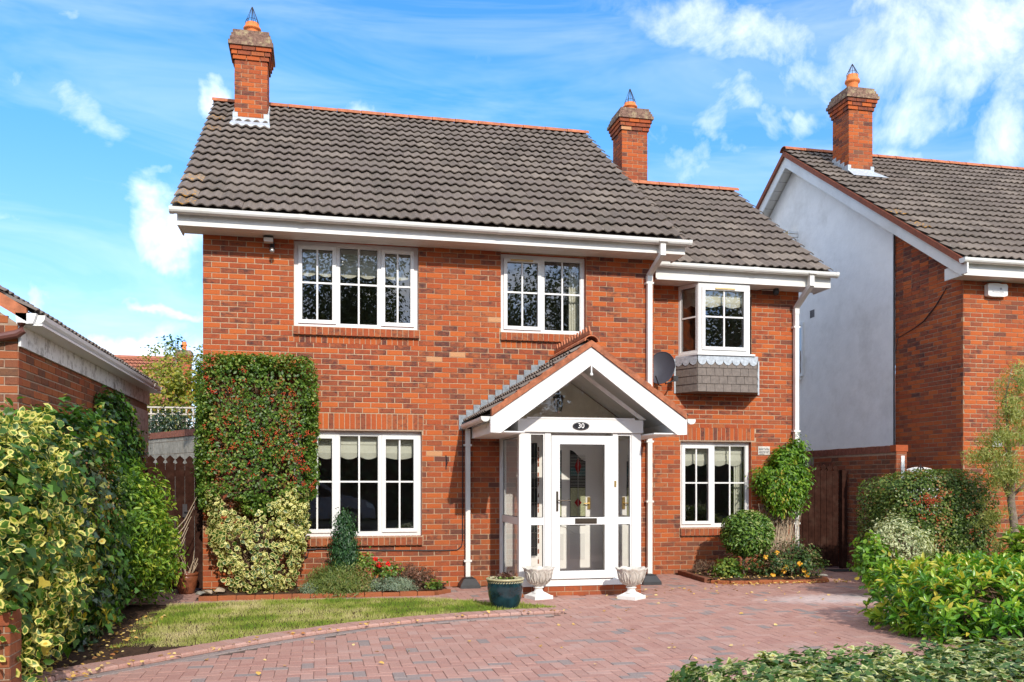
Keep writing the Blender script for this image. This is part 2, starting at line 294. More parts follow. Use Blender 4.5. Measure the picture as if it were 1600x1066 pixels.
# ------------------------------------------------------------------ mesh helpers
def tag(o, label=None, cat=None, group=None, kind=None):
    if label: o['label'] = label
    if cat: o['category'] = cat
    if group: o['group'] = group
    if kind: o['kind'] = kind
    return o
def thing(name, loc, label, cat, group=None):
    o = bpy.data.objects.new(name, None); COL.objects.link(o); o.location = loc; o.empty_display_size = .3
    return tag(o, label, cat, group)
def put(name, mesh, parent=None, mat=None, loc=None):
    o = bpy.data.objects.new(name, mesh); COL.objects.link(o)
    if parent is not None:
        o.parent = parent
        o.matrix_parent_inverse = Matrix.Translation(-Vector(parent.location))
    if mat is not None: mesh.materials.append(mat)
    return o
def fset(me, name, dom, arr):
    a = me.attributes.new(name, 'FLOAT', dom); a.data.foreach_set('value', np.asarray(arr, dtype=np.float32).ravel())

class MB:
    """collects faces, builds ONE mesh object"""
    def __init__(s, ox=0, oy=0, th=0):
        s.v = []; s.f = []; s.m = []; s.rv = []; s.o = (ox, oy); s.c, s.s = math.cos(th), math.sin(th)
    def p(s, u, d, z):
        return (s.o[0] + u * s.c - d * s.s, s.o[1] + u * s.s + d * s.c, z)
    def add(s, pts, faces, m=0, rv=.5):
        b = len(s.v); s.v += [s.p(*q) for q in pts]
        for f in faces: s.f.append(tuple(b + i for i in f)); s.m.append(m); s.rv.append(rv)
    def box(s, x0, x1, y0, y1, z0, z1, m=0, rv=.5, skip=''):
        P = [(x0, y0, z0), (x1, y0, z0), (x1, y1, z0), (x0, y1, z0), (x0, y0, z1), (x1, y0, z1), (x1, y1, z1), (x0, y1, z1)]
        F = {'b': (0, 3, 2, 1), 't': (4, 5, 6, 7), 'f': (0, 1, 5, 4), 'r': (1, 2, 6, 5), 'k': (2, 3, 7, 6), 'l': (3, 0, 4, 7)}
        s.add(P, [F[k] for k in F if k not in skip], m, rv)
    def prism(s, pts, d0, d1, axis='d', m=0, rv=.5):
        """extrude a (u,z) outline between depths d0,d1 (axis 'd'), or an (x,y) outline between z (axis 'z')"""
        n = len(pts)
        if axis == 'd': A = [(a, d0, b) for a, b in pts] + [(a, d1, b) for a, b in pts]
        elif axis == 'z': A = [(a, b, d0) for a, b in pts] + [(a, b, d1) for a, b in pts]
        else: A = [(d0, a, b) for a, b in pts] + [(d1, a, b) for a, b in pts]
        F = [tuple(range(n)), tuple(range(2 * n - 1, n - 1, -1))] + [(i, i + n, (i + 1) % n + n, (i + 1) % n) for i in range(n)]
        s.add(A, F, m, rv)
    def tube(s, pts, r, seg=8, m=0, rv=.5, cap=True):
        pts = [Vector(q) for q in pts]; n = len(pts); rr = r if isinstance(r, (list, tuple)) else [r] * n
        ring = []
        up = Vector((0, 0, 1))
        for i, q in enumerate(pts):
            d = (pts[min(i + 1, n - 1)] - pts[max(i - 1, 0)]).normalized()
            a = d.cross(up if abs(d.z) < .95 else Vector((1, 0, 0))).normalized(); b2 = d.cross(a)
            ring += [tuple(q + (a * math.cos(2 * math.pi * k / seg) + b2 * math.sin(2 * math.pi * k / seg)) * rr[i]) for k in range(seg)]
        F = [(i * seg + k, i * seg + (k + 1) % seg, (i + 1) * seg + (k + 1) % seg, (i + 1) * seg + k) for i in range(n - 1) for k in range(seg)]
        if cap: F += [tuple(range(seg - 1, -1, -1)), tuple((n - 1) * seg + k for k in range(seg))]
        s.add(ring, F, m, rv)
    def lathe(s, cx, cy, prof, seg=24, m=0, rv=.5, mod=None):
        P = []
        for i, (r, z) in enumerate(prof):
            for k in range(seg):
                a = 2 * math.pi * k / seg; r2 = r * (1 + mod(a, i)) if mod else r
                P.append((cx + r2 * math.cos(a), cy + r2 * math.sin(a), z))
        n = len(prof)
        F = [(i * seg + k, i * seg + (k + 1) % seg, (i + 1) * seg + (k + 1) % seg, (i + 1) * seg + k) for i in range(n - 1) for k in range(seg)]
        s.add(P, F, m, rv)
    def mesh(s, name, mats, smooth=False):
        me = bpy.data.meshes.new(name); me.from_pydata(s.v, [], s.f)
        for mt in (mats if isinstance(mats, (list, tuple)) else [mats]): me.materials.append(mt)
        me.polygons.foreach_set('material_index', s.m)
        fset(me, 'rv', 'FACE', s.rv)
        if smooth: me.polygons.foreach_set('use_smooth', [True] * len(s.f))
        me.update(); return me
    def build(s, name, mats, parent=None, smooth=False):
        return put(name, s.mesh(name, mats, smooth), parent)
def text_obj(name, body, size, loc, rot, mat, parent=None, extrude=.002):
    cu = bpy.data.curves.new(name, 'FONT'); cu.body = body; cu.size = size; cu.align_x = 'CENTER'; cu.align_y = 'CENTER'; cu.extrude = extrude
    tmp = bpy.data.objects.new(name, cu); COL.objects.link(tmp)
    me = bpy.data.meshes.new_from_object(tmp.evaluated_get(bpy.context.evaluated_depsgraph_get()))
    bpy.data.objects.remove(tmp)
    me.transform(Matrix.Translation(loc) @ Matrix.Rotation(rot[2], 4, 'Z') @ Matrix.Rotation(rot[0], 4, 'X'))
    return put(name, me, parent, mat)

CAM = Vector(cam.location); FW = Vector((math.sin(R(12.3)), math.cos(R(12.3)), 0))
def zc(x, y): return (x - CAM.x) * FW.x + (y - CAM.y) * FW.y

# ------------------------------------------------------------------ brickwork
def rand_rv():
    r = random.random()
    if r < .005: return 1.0
    if r < .06: return random.uniform(.86, .95)
    return random.random() * .86
BRICK_LIB = {}
def brick_lib(mat, L=.215, H=.065, D=.03):
    key = (mat, L, H, D)
    if key in BRICK_LIB: return BRICK_LIB[key]
    lib = []
    for i in range(16):
        b = MB(); c = .003; x, z = L / 2 + random.uniform(-.004, .002), H / 2 + random.uniform(-.002, .0015)
        P = [(-x + c, 0, -z + c), (x - c, 0, -z + c), (x - c, 0, z - c), (-x + c, 0, z - c), (-x, c, -z), (x, c, -z), (x, c, z), (-x, c, z), (-x, D, -z), (x, D, -z), (x, D, z), (-x, D, z)]
        F = [(0, 1, 2, 3), (4, 5, 1, 0), (5, 6, 2, 1), (6, 7, 3, 2), (7, 4, 0, 3), (8, 9, 5, 4), (9, 10, 6, 5), (10, 11, 7, 6), (11, 8, 4, 7)]
        b.add(P, F, 0, rand_rv()); lib.append(b.mesh('brick', M[mat]))
    BRICK_LIB[key] = lib; return lib
def layout(u0, u1, z0, z1, holes, first=0.0, stretch=.225, course=.075, gap=.010):
    """stretcher-bond bricks clipped to the wall edges and the openings"""
    out = []; row = 0; z = z0
    while z + .02 < z1:
        zt = min(z + course, z1 + .001); off = first + (stretch / 2 if row % 2 else 0)
        k0 = math.floor((u0 - off) / stretch) - 1; segs = []
        a = off + k0 * stretch
        while a < u1:
            segs.append((max(a, u0), min(a + stretch, u1))); a += stretch
        for a, b in segs:
            parts = [(a, b)]
            for hx0, hx1, hz0, hz1 in holes:
                if z + .012 < hz1 and zt - .012 > hz0:
                    np_ = []
                    for q0, q1 in parts:
                        if q1 <= hx0 or q0 >= hx1: np_.append((q0, q1)); continue
                        if q0 < hx0: np_.append((q0, hx0))
                        if q1 > hx1: np_.append((hx1, q1))
                    parts = np_
            for q0, q1 in parts:
                if q1 - q0 > .03: out.append((q0 + gap / 2, q1 - gap / 2, z + gap / 2, zt - gap / 2))
        z += course; row += 1
    return out
def wall_face(mb, u0, u1, z0, z1, holes, d=0.006, m=0, back=.12):
    xs = sorted(set([u0, u1] + [min(max(h[i], u0), u1) for h in holes for i in (0, 1)])); zs = sorted(set([z0, z1] + [min(max(h[i], z0), z1) for h in holes for i in (2, 3)]))
    for i in range(len(xs) - 1):
        for j in range(len(zs) - 1):
            cx, cz = (xs[i] + xs[i + 1]) / 2, (zs[j] + zs[j + 1]) / 2
            if any(h[0] < cx < h[1] and h[2] < cz < h[3] for h in holes): continue
            mb.add([(xs[i], d, zs[j]), (xs[i + 1], d, zs[j]), (xs[i + 1], d, zs[j + 1]), (xs[i], d, zs[j + 1])], [(0, 1, 2, 3)], m)
    for h in holes:   # reveals
        x0, x1, a, b = h
        mb.add([(x0, d, a), (x1, d, a), (x1, d, b), (x0, d, b), (x0, back, a), (x1, back, a), (x1, back, b), (x0, back, b)],
               [(0, 4, 5, 1), (1, 5, 6, 2), (2, 6, 7, 3), (3, 7, 4, 0)], 1, .45)
def add_stuff_brick(mb, q, bricky=.0):
    j = random.uniform(-.0015, .0015)
    a, b_, c, d = (random.uniform(-.0035, .0035) for _ in range(4))
    mb.add([(q[0] + a, j, q[2] + c * .5), (q[1] + b_, j + c * .3, q[2] + d * .5), (q[1] + b_ * .5, .03, q[2]), (q[0], .03, q[2]), (q[0] + a * .6, j + d * .3, q[3] + a * .5), (q[1] + b_ * .7, j, q[3] + b_ * .5), (q[1], .03, q[3]), (q[0], .03, q[3])],
           [(0, 3, 2, 1), (4, 5, 6, 7), (0, 1, 5, 4), (1, 2, 6, 5), (3, 0, 4, 7)], 0, rand_rv())
def brickwork(parts_parent, stuff_parent, th, ox, oy, bricks, nparts, mat='brick', pick=None, name='brick', skiplist=None):
    """the nparts nearest full stretchers become single brick objects, everything else one stuff mesh"""
    def wpos(q):
        u = (q[0] + q[1]) / 2; return ox + u * math.cos(th), oy + u * math.sin(th)
    full = [q for q in bricks if abs((q[1] - q[0]) - .215) < .004 and abs((q[3] - q[2]) - .065) < .004 and (pick is None or pick(*wpos(q), (q[2] + q[3]) / 2))]
    full.sort(key=lambda q: zc(*wpos(q)))
    chosen = set(full[:nparts]); lib = brick_lib(mat)
    for q in full[:nparts]:
        o = put(name, random.choice(lib), parts_parent); x, y = wpos(q)
        o.location = (x, y, (q[2] + q[3]) / 2); o.rotation_euler = (random.uniform(-.006, .006), random.uniform(-.004, .004), th)
    mb = MB(ox, oy, th)
    for q in bricks:
        if q not in chosen: add_stuff_brick(mb, q)
    return mb
def soldier_row(mb, u0, u1, z0, z1, w=.075, d0=0.0, gap=.010, proud=.0):
    n = max(1, round((u1 - u0) / w)); w = (u1 - u0) / n
    for i in range(n):
        mb.box(u0 + i * w + gap / 2, u0 + (i + 1) * w - gap / 2, d0 - proud + random.uniform(-.002, .002), .03, z0 + gap / 2, z1 - gap / 2, 0, rand_rv(), 'k')

# ------------------------------------------------------------------ pantiled roofs
TILE_LIB = {}
def tile_lib(w=.30, L=.43, mat='tile'):
    key = (w, L)
    if key in TILE_LIB: return TILE_LIB[key]
    lib = []
    for i in range(20):
        b = MB(); n = 12; top0 = []; top1 = []; lip = []; hh = .050 + random.uniform(-.003, .003)
        for k in range(n + 1):
            u = w * k / n; ph = (2 * k / n) % 1.0 if k < n else 1.0
            a = .5 - .5 * math.cos(2 * math.pi * (ph ** 1.15))
            h = .030 * a
            top0.append((u, 0, hh + h)); top1.append((u, L, .004 + h)); lip.append((u, .002, hh + h - .016))
        P = top0 + top1 + lip; q = n + 1
        F = [(k, k + 1, q + k + 1, q + k) for k in range(n)] + [(2 * q + k, 2 * q + k + 1, k + 1, k) for k in range(n)]
        b.add(P, F, 0, random.random()); li = 1.0 if i >= 16 else 0.0
        me = b.mesh('roof_tile', M[mat]); fset(me, 'li', 'FACE', [li] * len(b.f)); lib.append(me)
    TILE_LIB[key] = lib; return lib
def roof_slope(parent, E, U, pitch_dir, pitch, width, length, rows, nparts, clip=None, w=.30, lichen=0, stuff_name='tiles', pick=None):
    """E = eave corner, U = unit vector along the eave, pitch_dir = horizontal unit vector going up the slope"""
    E = Vector(E); U = Vector(U); S = Vector(pitch_dir) * math.cos(pitch) + Vector((0, 0, 1)) * math.sin(pitch); N = U.cross(S)
    if N.z < 0: N = -N
    g = length / rows; ncol = max(1, round(width / w)); w = width / ncol
    lib = tile_lib(round(w, 3), round(g + .07, 3)); cand = []
    for r in range(rows):
        for c in range(ncol):
            o = E + U * (c * w) + S * (r * g)
            cen = o + U * (w / 2) + S * (g / 2)
            if clip and not clip(cen): continue
            cand.append((zc(cen.x, cen.y), r, c, o))
    cand.sort(key=lambda q: q[0]); V = []; F = []; RV = []; LI = []; npart = 0
    for (z, r, c, o) in cand:
        me = random.choice(lib[:16]) if not (c < 1 and random.random() < lichen) else random.choice(lib[16:])
        mtx = Matrix(((U.x, S.x, N.x, o.x), (U.y, S.y, N.y, o.y), (U.z, S.z, N.z, o.z), (0, 0, 0, 1)))
        slip = random.random() < .03
        mtx = mtx @ Matrix.Rotation(random.uniform(-.006, .006) * (3 if slip else 1), 4, 'Z') @ Matrix.Translation((0, random.uniform(-.005, .005) - (.018 if slip else 0), random.uniform(-.002, .004)))
        if npart < nparts and (pick is None or pick(o)):
            ob = bpy.data.objects.new('roof_tile', me); COL.objects.link(ob); ob.parent = parent
            ob.matrix_parent_inverse = Matrix.Translation(-Vector(parent.location)); ob.matrix_basis = mtx; npart += 1
        else:
            b = len(V); V += [tuple(mtx @ v.co) for v in me.vertices]; F += [tuple(b + i for i in p_.vertices) for p_ in me.polygons]
            RV += [random.random()] * len(me.polygons); LI += [me.attributes['li'].data[0].value] * len(me.polygons)
    if V:
        me = bpy.data.meshes.new(stuff_name); me.from_pydata(V, [], F); me.materials.append(M['tile']); fset(me, 'rv', 'FACE', RV); fset(me, 'li', 'FACE', LI)
        tag(put(stuff_name, me, parent), kind='stuff')
    # deck under the tiles
    d = [E - N * .01, E + U * width - N * .01, E + U * width + S * (length - .02) - N * .01, E + S * (length - .02) - N * .01]
    return d, N, S
def ridge_tiles(parent, a, b, r=.12, step=.45, mat='terracotta', rise=.62):
    a = Vector(a); b = Vector(b); L = (b - a).length; n = max(1, round(L / step)); d = (b - a) / n; dn = d.normalized(); side = Vector((-dn.y, dn.x, 0))
    mb = MB(); n2 = 8; P = []
    for e, k in ((0, 1.0), (d.length * .985, .96)):
        for i in range(n2 + 1):
            t_ = math.pi * i / n2; P.append((e, math.cos(t_) * r * k * 1.15, math.sin(t_) * r * k * rise * 1.3 - .03))
    for e in (0, ):
        for i in range(n2 + 1):
            t_ = math.pi * i / n2; P.append((e, math.cos(t_) * r * .85 * 1.15, math.sin(t_) * r * .85 * rise * 1.3 - .03))
    q = n2 + 1
    mb.add(P, [(i, i + 1, q + i + 1, q + i) for i in range(n2)] + [(2 * q + i, 2 * q + i + 1, i + 1, i) for i in range(n2)], 0, .5)
    me = mb.mesh('ridge_tile', M[mat])
    for i in range(n):
        o = put('ridge_tile', me, parent); p_ = a + d * i
        o.location = p_; o.rotation_euler = (0, -math.asin(max(-1, min(1, dn.z))), math.atan2(dn.y, dn.x) + random.uniform(-.006, .006))
# ------------------------------------------------------------------ windows
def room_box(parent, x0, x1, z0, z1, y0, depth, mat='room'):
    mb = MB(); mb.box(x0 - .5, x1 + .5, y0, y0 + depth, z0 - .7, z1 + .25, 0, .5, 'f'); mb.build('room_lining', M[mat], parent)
def blind(parent, x0, x1, z1, y, drop, scal, mat='blind'):
    mb = MB(); n = 24; P = []
    for i in range(n + 1):
        u = x0 + (x1 - x0) * i / n; ph = (i / n * scal) % 1.0
        zb = z1 - drop - .045 * math.sin(math.pi * ph)
        P += [(u, y, z1), (u, y - .012, z1 - drop * .45), (u, y, z1 - drop * .47), (u, y - .015, z1 - drop * .85), (u, y + .004, zb)]
    mb.add(P, [(5 * i + k, 5 * i + 5 + k, 5 * i + 6 + k, 5 * i + 1 + k) for i in range(n) for k in range(4)])
    mb.build('blind', M[mat], parent)
def window(parent, x0, x1, z0, z1, y, lights, glass='glass', blinds=None, vent=None, th=0, ox=0, oy=0, bars=True, fw=.055):
    """outer frame + a sash per opening light, one pane per light, white bars, in local (u, depth, z)"""
    f = MB(ox, oy, th); D = .06
    f.box(x0, x1, y, y + D, z0, z0 + fw); f.box(x0, x1, y, y + D, z1 - fw, z1)
    f.box(x0, x0 + fw, y, y + D, z0 + fw, z1 - fw); f.box(x1 - fw, x1, y, y + D, z0 + fw, z1 - fw)
    for i in range(len(lights) - 1):
        a, b = lights[i][1], lights[i + 1][0]; f.box(a, b, y, y + D, z0 + fw, z1 - fw)
    fo = f.build('window', M['white'], parent)
    for (a, b, op) in lights:
        s = .052 if op else .012; d = y - (.022 if op else -.008)
        w = MB(ox, oy, th); aa, bb, c0, c1 = a + .002, b - .002, z0 + fw + .002, z1 - fw - .002
        if op:
            w.box(aa, bb, d, y + .05, c0, c0 + s); w.box(aa, bb, d, y + .05, c1 - s, c1); w.box(aa, aa + s, d, y + .05, c0 + s, c1 - s); w.box(bb - s, bb, d, y + .05, c0 + s, c1 - s)
            w.build('sash', M['white'], fo)
        else:
            w.box(aa, bb, d, y + .05, c0, c0 + s); w.box(aa, bb, d, y + .05, c1 - s, c1); w.box(aa, aa + s, d, y + .05, c0 + s, c1 - s); w.box(bb - s, bb, d, y + .05, c0 + s, c1 - s)
            w.build('bead', M['black'] if False else M['white'], fo)
        p0, p1, q0, q1 = aa + s, bb - s, c0 + s, c1 - s
        gk = MB(ox, oy, th); g_ = .006
        for (e0, e1, r0, r1) in ((p0, p1, q0, q0 + g_), (p0, p1, q1 - g_, q1), (p0, p0 + g_, q0, q1), (p1 - g_, p1, q0, q1)): gk.box(e0, e1, y + .012, y + .02, r0, r1)
        gk.build('gasket', M['black'], fo)
        g = MB(ox, oy, th); tl = random.uniform(-.004, .004)
        g.add([(p0, y + .022, q0), (p1, y + .022 + tl * .3, q0), (p1, y + .022 + tl * .3, q1), (p0, y + .022 + tl, q1)], [(0, 1, 2, 3)]); g.build('pane', M[glass], fo)
        if bars:
            bm = MB(ox, oy, th); mx_ = (p0 + p1) / 2; mz = (q0 + q1) / 2 + .03; hb = .012
            if bars == 'h': bm.box(p0, p1, y + .005, y + .019, mz - hb, mz + hb)
            else: bm.box(mx_ - hb, mx_ + hb, y + .004, y + .020, q0, q1); bm.box(p0, mx_ - hb, y + .005, y + .019, mz - hb, mz + hb); bm.box(mx_ + hb, p1, y + .005, y + .019, mz - hb, mz + hb)
            bm.build('glazing_bar', M['white'], fo)
    if vent is not None:
        v = MB(ox, oy, th); v.box(vent[0], vent[1], y - .04, y - .022, z1 - fw - .04, z1 - fw - .016); v.build('trickle_vent', M['aged_tan'], fo)
    if blinds:
        for (a, b, drop, sc) in blinds:
            if th == 0: blind(fo, a, b, z1 - .05, y + .13, drop, sc)
    return fo

# ================================================================== THE SETTING
def poly_sheet(name, pts, z, mat, kind='structure'):
    mb = MB(); mb.add([(x, y, z) for x, y in pts], [tuple(range(len(pts)))]); return tag(mb.build(name, M[mat]), kind=kind)
poly_sheet('ground', [(-300, -300), (300, -300), (300, 300), (-300, 300)], -.03, 'ground')
poly_sheet('road', [(-60, -20.5), (60, -20.5), (60, -12.6 - .4), (-60, -12.6 - .4)], -.012, 'asphalt')
poly_sheet('pavement', [(-60, -12.9), (60, -12.9), (60, -9.0), (-60, -9.0)], -.004, 'joint')
drive = poly_sheet('driveway', [(-1.2, -9.0), (11.9, -9.0), (11.9, 2.6), (-1.2, 2.6)], -.008, 'joint')

poly_sheet('bounce_path', [(9.48, 1.95), (11.75, 1.95), (11.75, 12), (9.48, 12)], -.003, 'stone')  # unseen pale paving added to bounce light up the neighbour's white wall
# kerb curve between lawn and driveway (inner edge), driveway side is to the right / towards the camera
KI = [(-.95, -5.60), (-.55, -5.16), (-.09, -4.74), (.60, -4.12), (1.07, -3.74), (1.75, -3.28), (2.44, -2.97), (3.20, -2.74), (4.02, -2.62), (4.30, -2.60)]
def cr(P, t):
    i = min(int(t), len(P) - 2); f = t - i; p0 = P[max(i - 1, 0)]; p1 = P[i]; p2 = P[i + 1]; p3 = P[min(i + 2, len(P) - 1)]
    return tuple(.5 * ((2 * p1[k]) + (-p0[k] + p2[k]) * f + (2 * p0[k] - 5 * p1[k] + 4 * p2[k] - p3[k]) * f * f + (-p0[k] + 3 * p1[k] - 3 * p2[k] + p3[k]) * f ** 3) for k in (0, 1))
def arc_samples(P, step):
    dense = [cr(P, i / 40) for i in range((len(P) - 1) * 40 + 1)]; out = [dense[0]]; acc = 0; last = dense[0]
    for q in dense[1:]:
        acc += math.dist(q, last); last = q
        if acc >= step: out.append(q); acc = 0
    return out
def offset_pts(P, d):
    o = []
    for i, q in enumerate(P):
        a = P[max(i - 1, 0)]; b = P[min(i + 1, len(P) - 1)]; tx, ty = b[0] - a[0], b[1] - a[1]; L = math.hypot(tx, ty); o.append((q[0] + ty / L * d, q[1] - tx / L * d))
    return o
kin = arc_samples(KI, .125); kout = offset_pts(kin, .27); gout = offset_pts(kin, .39)
def inpoly(x, y, P):
    c = False; j = len(P) - 1
    for i in range(len(P)):
        if (P[i][1] > y) != (P[j][1] > y) and x < (P[j][0] - P[i][0]) * (y - P[i][1]) / (P[j][1] - P[i][1]) + P[i][0]: c = not c
        j = i
    return c
LAWN_TOP = [(-.30, -1.22), (.92, -1.08), (2.35, -1.20), (3.05, -1.32), (3.35, -1.62), (3.70, -1.95), (4.05, -2.10), (4.30, -2.42)]
LAWN = [q for q in kin] + LAWN_TOP[::-1] + [(-.95, -1.3)]
KZONE = gout + LAWN_TOP[::-1] + [(-.95, -1.3)] + [kin[0]]
BEDL = [(.05, -.80), (3.02, -.86), (3.20, -.66), (3.30, 0), (0, 0), (.02, -.3)]
BEDR = [(7.30, .98), (7.22, -.32), (7.45, -.52), (8.95, -.62), (9.12, -.30), (9.30, .98)]
# herringbone pavers aligned with the house
def paver_cells():
    out = []; w = .1
    for iy in range(-76, 20):
        for ix in range(-12, 118):
            s_ = (ix - iy) % 4
            if s_ == 0: r = (ix * w, (ix + 2) * w, iy * w, (iy + 1) * w)
            elif s_ == 3: r = (ix * w, (ix + 1) * w, iy * w, (iy + 2) * w)
            else: continue
            cx, cy = (r[0] + r[1]) / 2, (r[2] + r[3]) / 2
            if inpoly(cx, cy, KZONE) or inpoly(cx, cy, BEDL) or inpoly(cx, cy, BEDR): continue
            if -.15 < cx < 6.45 and cy > -.03: continue
            if cx >= 6.45 and cx < 9.5 and cy > .95: continue
            if 4.05 < cx < 5.85 and cy > -1.34: continue
            if cx < -.7 and cy < -1.2: continue
            if cx > 10.62 and cy > -.1: continue
            if cy > 1.9: continue
            out.append((r, s_))
    return out
PV_LIB = {}
def pv_mesh(L, Wd, name='paver', cham=.004, mat='paver', grey=False, h=.05):
    b = MB(); x, y, c = L / 2 - .0015, Wd / 2 - .0015, cham
    P = [(-x + c, -y + c, 0), (x - c, -y + c, 0), (x - c, y - c, 0), (-x + c, y - c, 0), (-x, -y, -c), (x, -y, -c), (x, y, -c), (-x, y, -c), (-x, -y, -h), (x, -y, -h), (x, y, -h), (-x, y, -h)]
    F = [(0, 1, 2, 3), (4, 5, 1, 0), (5, 6, 2, 1), (6, 7, 3, 2), (7, 4, 0, 3), (8, 9, 5, 4), (9, 10, 6, 5), (10, 11, 7, 6), (11, 8, 4, 7)]
    b.add(P, F, 0, (random.uniform(.87, 1) if grey or random.random() < .07 else random.random() * .83)); return b.mesh(name, M[mat])
pvH = [pv_mesh(.2, .1) for _ in range(14)]; pvV = [pv_mesh(.1, .2) for _ in range(14)]
cells = paver_cells()
def visible_ground(x, y, z=0):
    d = zc(x, y)
    if d < 5.5: return False
    xc = (x - CAM.x) * FW.y - (y - CAM.y) * FW.x; px = 800 + 1380 * xc / d; py = 755 + 1380 * (CAM.z - z) / d
    return 0 < px < 1600 and py < 1075 and not (px > 1340 and py > 880) and not (px > 1090 and py > 1010)
cells.sort(key=lambda q: zc((q[0][0] + q[0][1]) / 2, (q[0][2] + q[0][3]) / 2))
nsolo = 0; pm = MB()
for r, s_ in cells:
    cx, cy = (r[0] + r[1]) / 2, (r[2] + r[3]) / 2; z = random.uniform(-.0015, .0015)
    if nsolo < 300 and visible_ground(cx, cy):
        o = put('paver', random.choice(pvH if s_ == 0 else pvV), drive); o.location = (cx, cy, z); o.rotation_euler = (random.uniform(-.006, .006), random.uniform(-.006, .006), random.uniform(-.008, .008)); nsolo += 1
    else:
        pm.box(r[0] + .002, r[1] - .002, r[2] + .002, r[3] - .002, -.03, z, 0, (random.uniform(.87, 1) if random.random() < .07 else random.random() * .83), 'b')
tag(pm.build('paving', M['paver'], drive), kind='stuff')
kerb = MB(); kerb.add([(x, y, .006) for x, y in kin[::4] + kin[-1:]] + [(x, y, .006) for x, y in kout[::4] + kout[-1:]], [(i, i + 1, len(kin[::4]) + 2 + i, len(kin[::4]) + 1 + i) for i in range(len(kin[::4]))])
kerb = tag(kerb.build('lawn_kerb', M['joint']), kind='structure')
def quad_block(parent, name, a, b, c, d, z0, z1, rv, mat='paver', ch=.006, rnd=0):
    cx = (a[0] + b[0] + c[0] + d[0]) / 4; cy = (a[1] + b[1] + c[1] + d[1]) / 4
    def sh(p, k): L = math.hypot(p[0] - cx, p[1] - cy); return (cx + (p[0] - cx) * (1 - k / L), cy + (p[1] - cy) * (1 - k / L))
    o4 = [sh(p, .004) for p in (a, b, c, d)]; i4 = [sh(p, .004 + ch) for p in (a, b, c, d)]
    mb = MB(); P = [(x, y, z1) for x, y in i4] + [(x, y, z1 - ch) for x, y in o4] + [(x, y, z0) for x, y in o4]
    mb.add(P, [(0, 1, 2, 3)] + [(4 + i, 4 + (i + 1) % 4, (i + 1) % 4, i) for i in range(4)] + [(8 + i, 8 + (i + 1) % 4, 4 + (i + 1) % 4, 4 + i) for i in range(4)], 0, rv)
    return mb.build(name, M[mat], parent)
for i in range(len(kin) - 1):
    quad_block(kerb, 'kerb_block', kin[i], kin[i + 1], kout[i + 1], kout[i], -.02, .040 + random.uniform(-.002, .002), random.uniform(.25, .82), ch=.014)
gl = arc_samples(offset_pts(arc_samples(KI, .05), .27), .2); go = offset_pts(gl, .10)
for i in range(len(gl) - 1): quad_block(kerb, 'paver', gl[i], gl[i + 1], go[i + 1], go[i], -.02, .004, random.uniform(.88, 1))

# soil beds and lawn
def wavy_bed(name, P, z0, amp, mat='soil', n=26):
    xs = [p[0] for p in P]; ys = [p[1] for p in P]; x0, x1, y0, y1 = min(xs), max(xs), min(ys), max(ys); V = []; F = []; idx = {}
    st = max((x1 - x0), (y1 - y0)) / (n * 2)
    nx, ny = int((x1 - x0) / st) + 1, int((y1 - y0) / st) + 1
    for j in range(ny + 1):
        for i in range(nx + 1):
            V.append((x0 + i * st, y0 + j * st, z0 + amp * (random.random() + .6 * math.sin(i * .7) * math.cos(j * .8))))
    for j in range(ny):
        for i in range(nx):
            if inpoly(x0 + (i + .5) * st, y0 + (j + .5) * st, P): a = j * (nx + 1) + i; F.append((a, a + 1, a + nx + 2, a + nx + 1))
    me = bpy.data.meshes.new(name); me.from_pydata(V, [], F); return tag(put(name, me, None, M[mat]), kind='structure')
bedl = wavy_bed('flower_bed', BEDL, .045, .02); bedr = wavy_bed('flower_bed', BEDR, .045, .02)
wavy_bed('hedge_bed', [(-1.05, -6.6), (-.75, -5.75), (-.30, -5.05), (.10, -4.42), (-.12, -3.2), (-.30, -1.9), (-.32, -1.25), (-1.05, -1.25)], .012, .02)
wavy_bed('side_bed', [(7.25, -7.6), (7.25, -5.4), (7.85, -4.1), (8.75, -2.7), (9.7, -1.7), (9.8, -.9), (11.8, -.9), (12.5, -3), (12.5, -7.6)], .02, .03)
def edge_bricks(parent, pts, z0, z1, L=.215, wd=.10, first_mat='brick', dark=False):
    for (a, b) in zip(pts[:-1], pts[1:]):
        D = math.dist(a, b); n = max(1, round(D / .225)); ux, uy = (b[0] - a[0]) / D, (b[1] - a[1]) / D; nx_, ny_ = -uy * wd / 2, ux * wd / 2
        for i in range(n):
            s0, s1 = D * i / n, D * (i + 1) / n; p = (a[0] + ux * s0, a[1] + uy * s0); q = (a[0] + ux * s1, a[1] + uy * s1); h = random.uniform(-.006, .004)
            quad_block(parent, 'edging_brick', (p[0] - nx_, p[1] - ny_), (q[0] - nx_, q[1] - ny_), (q[0] + nx_, q[1] + ny_), (p[0] + nx_, p[1] + ny_), z0, z1 + h, .0 if not dark else .7, 'brick_dark')
edge_bricks(bedl, [(.05, -.80), (3.04, -.88)], -.02, .055); edge_bricks(bedl, [(3.06, -.84), (3.26, -.62)], -.02, .05)
edge_bricks(bedr, [(7.30, .90), (7.22, -.30)], -.02, .07, dark=True); edge_bricks(bedr, [(7.24, -.38), (7.46, -.54), (8.96, -.64)], -.02, .05); edge_bricks(bedr, [(8.98, -.62), (9.14, -.30)], -.02, .05)
lawn = MB(); lawn.add([(x, y, .012) for x, y in LAWN], [tuple(range(len(LAWN)))]); lawn = tag(lawn.build('lawn', M['soil']), kind='structure')

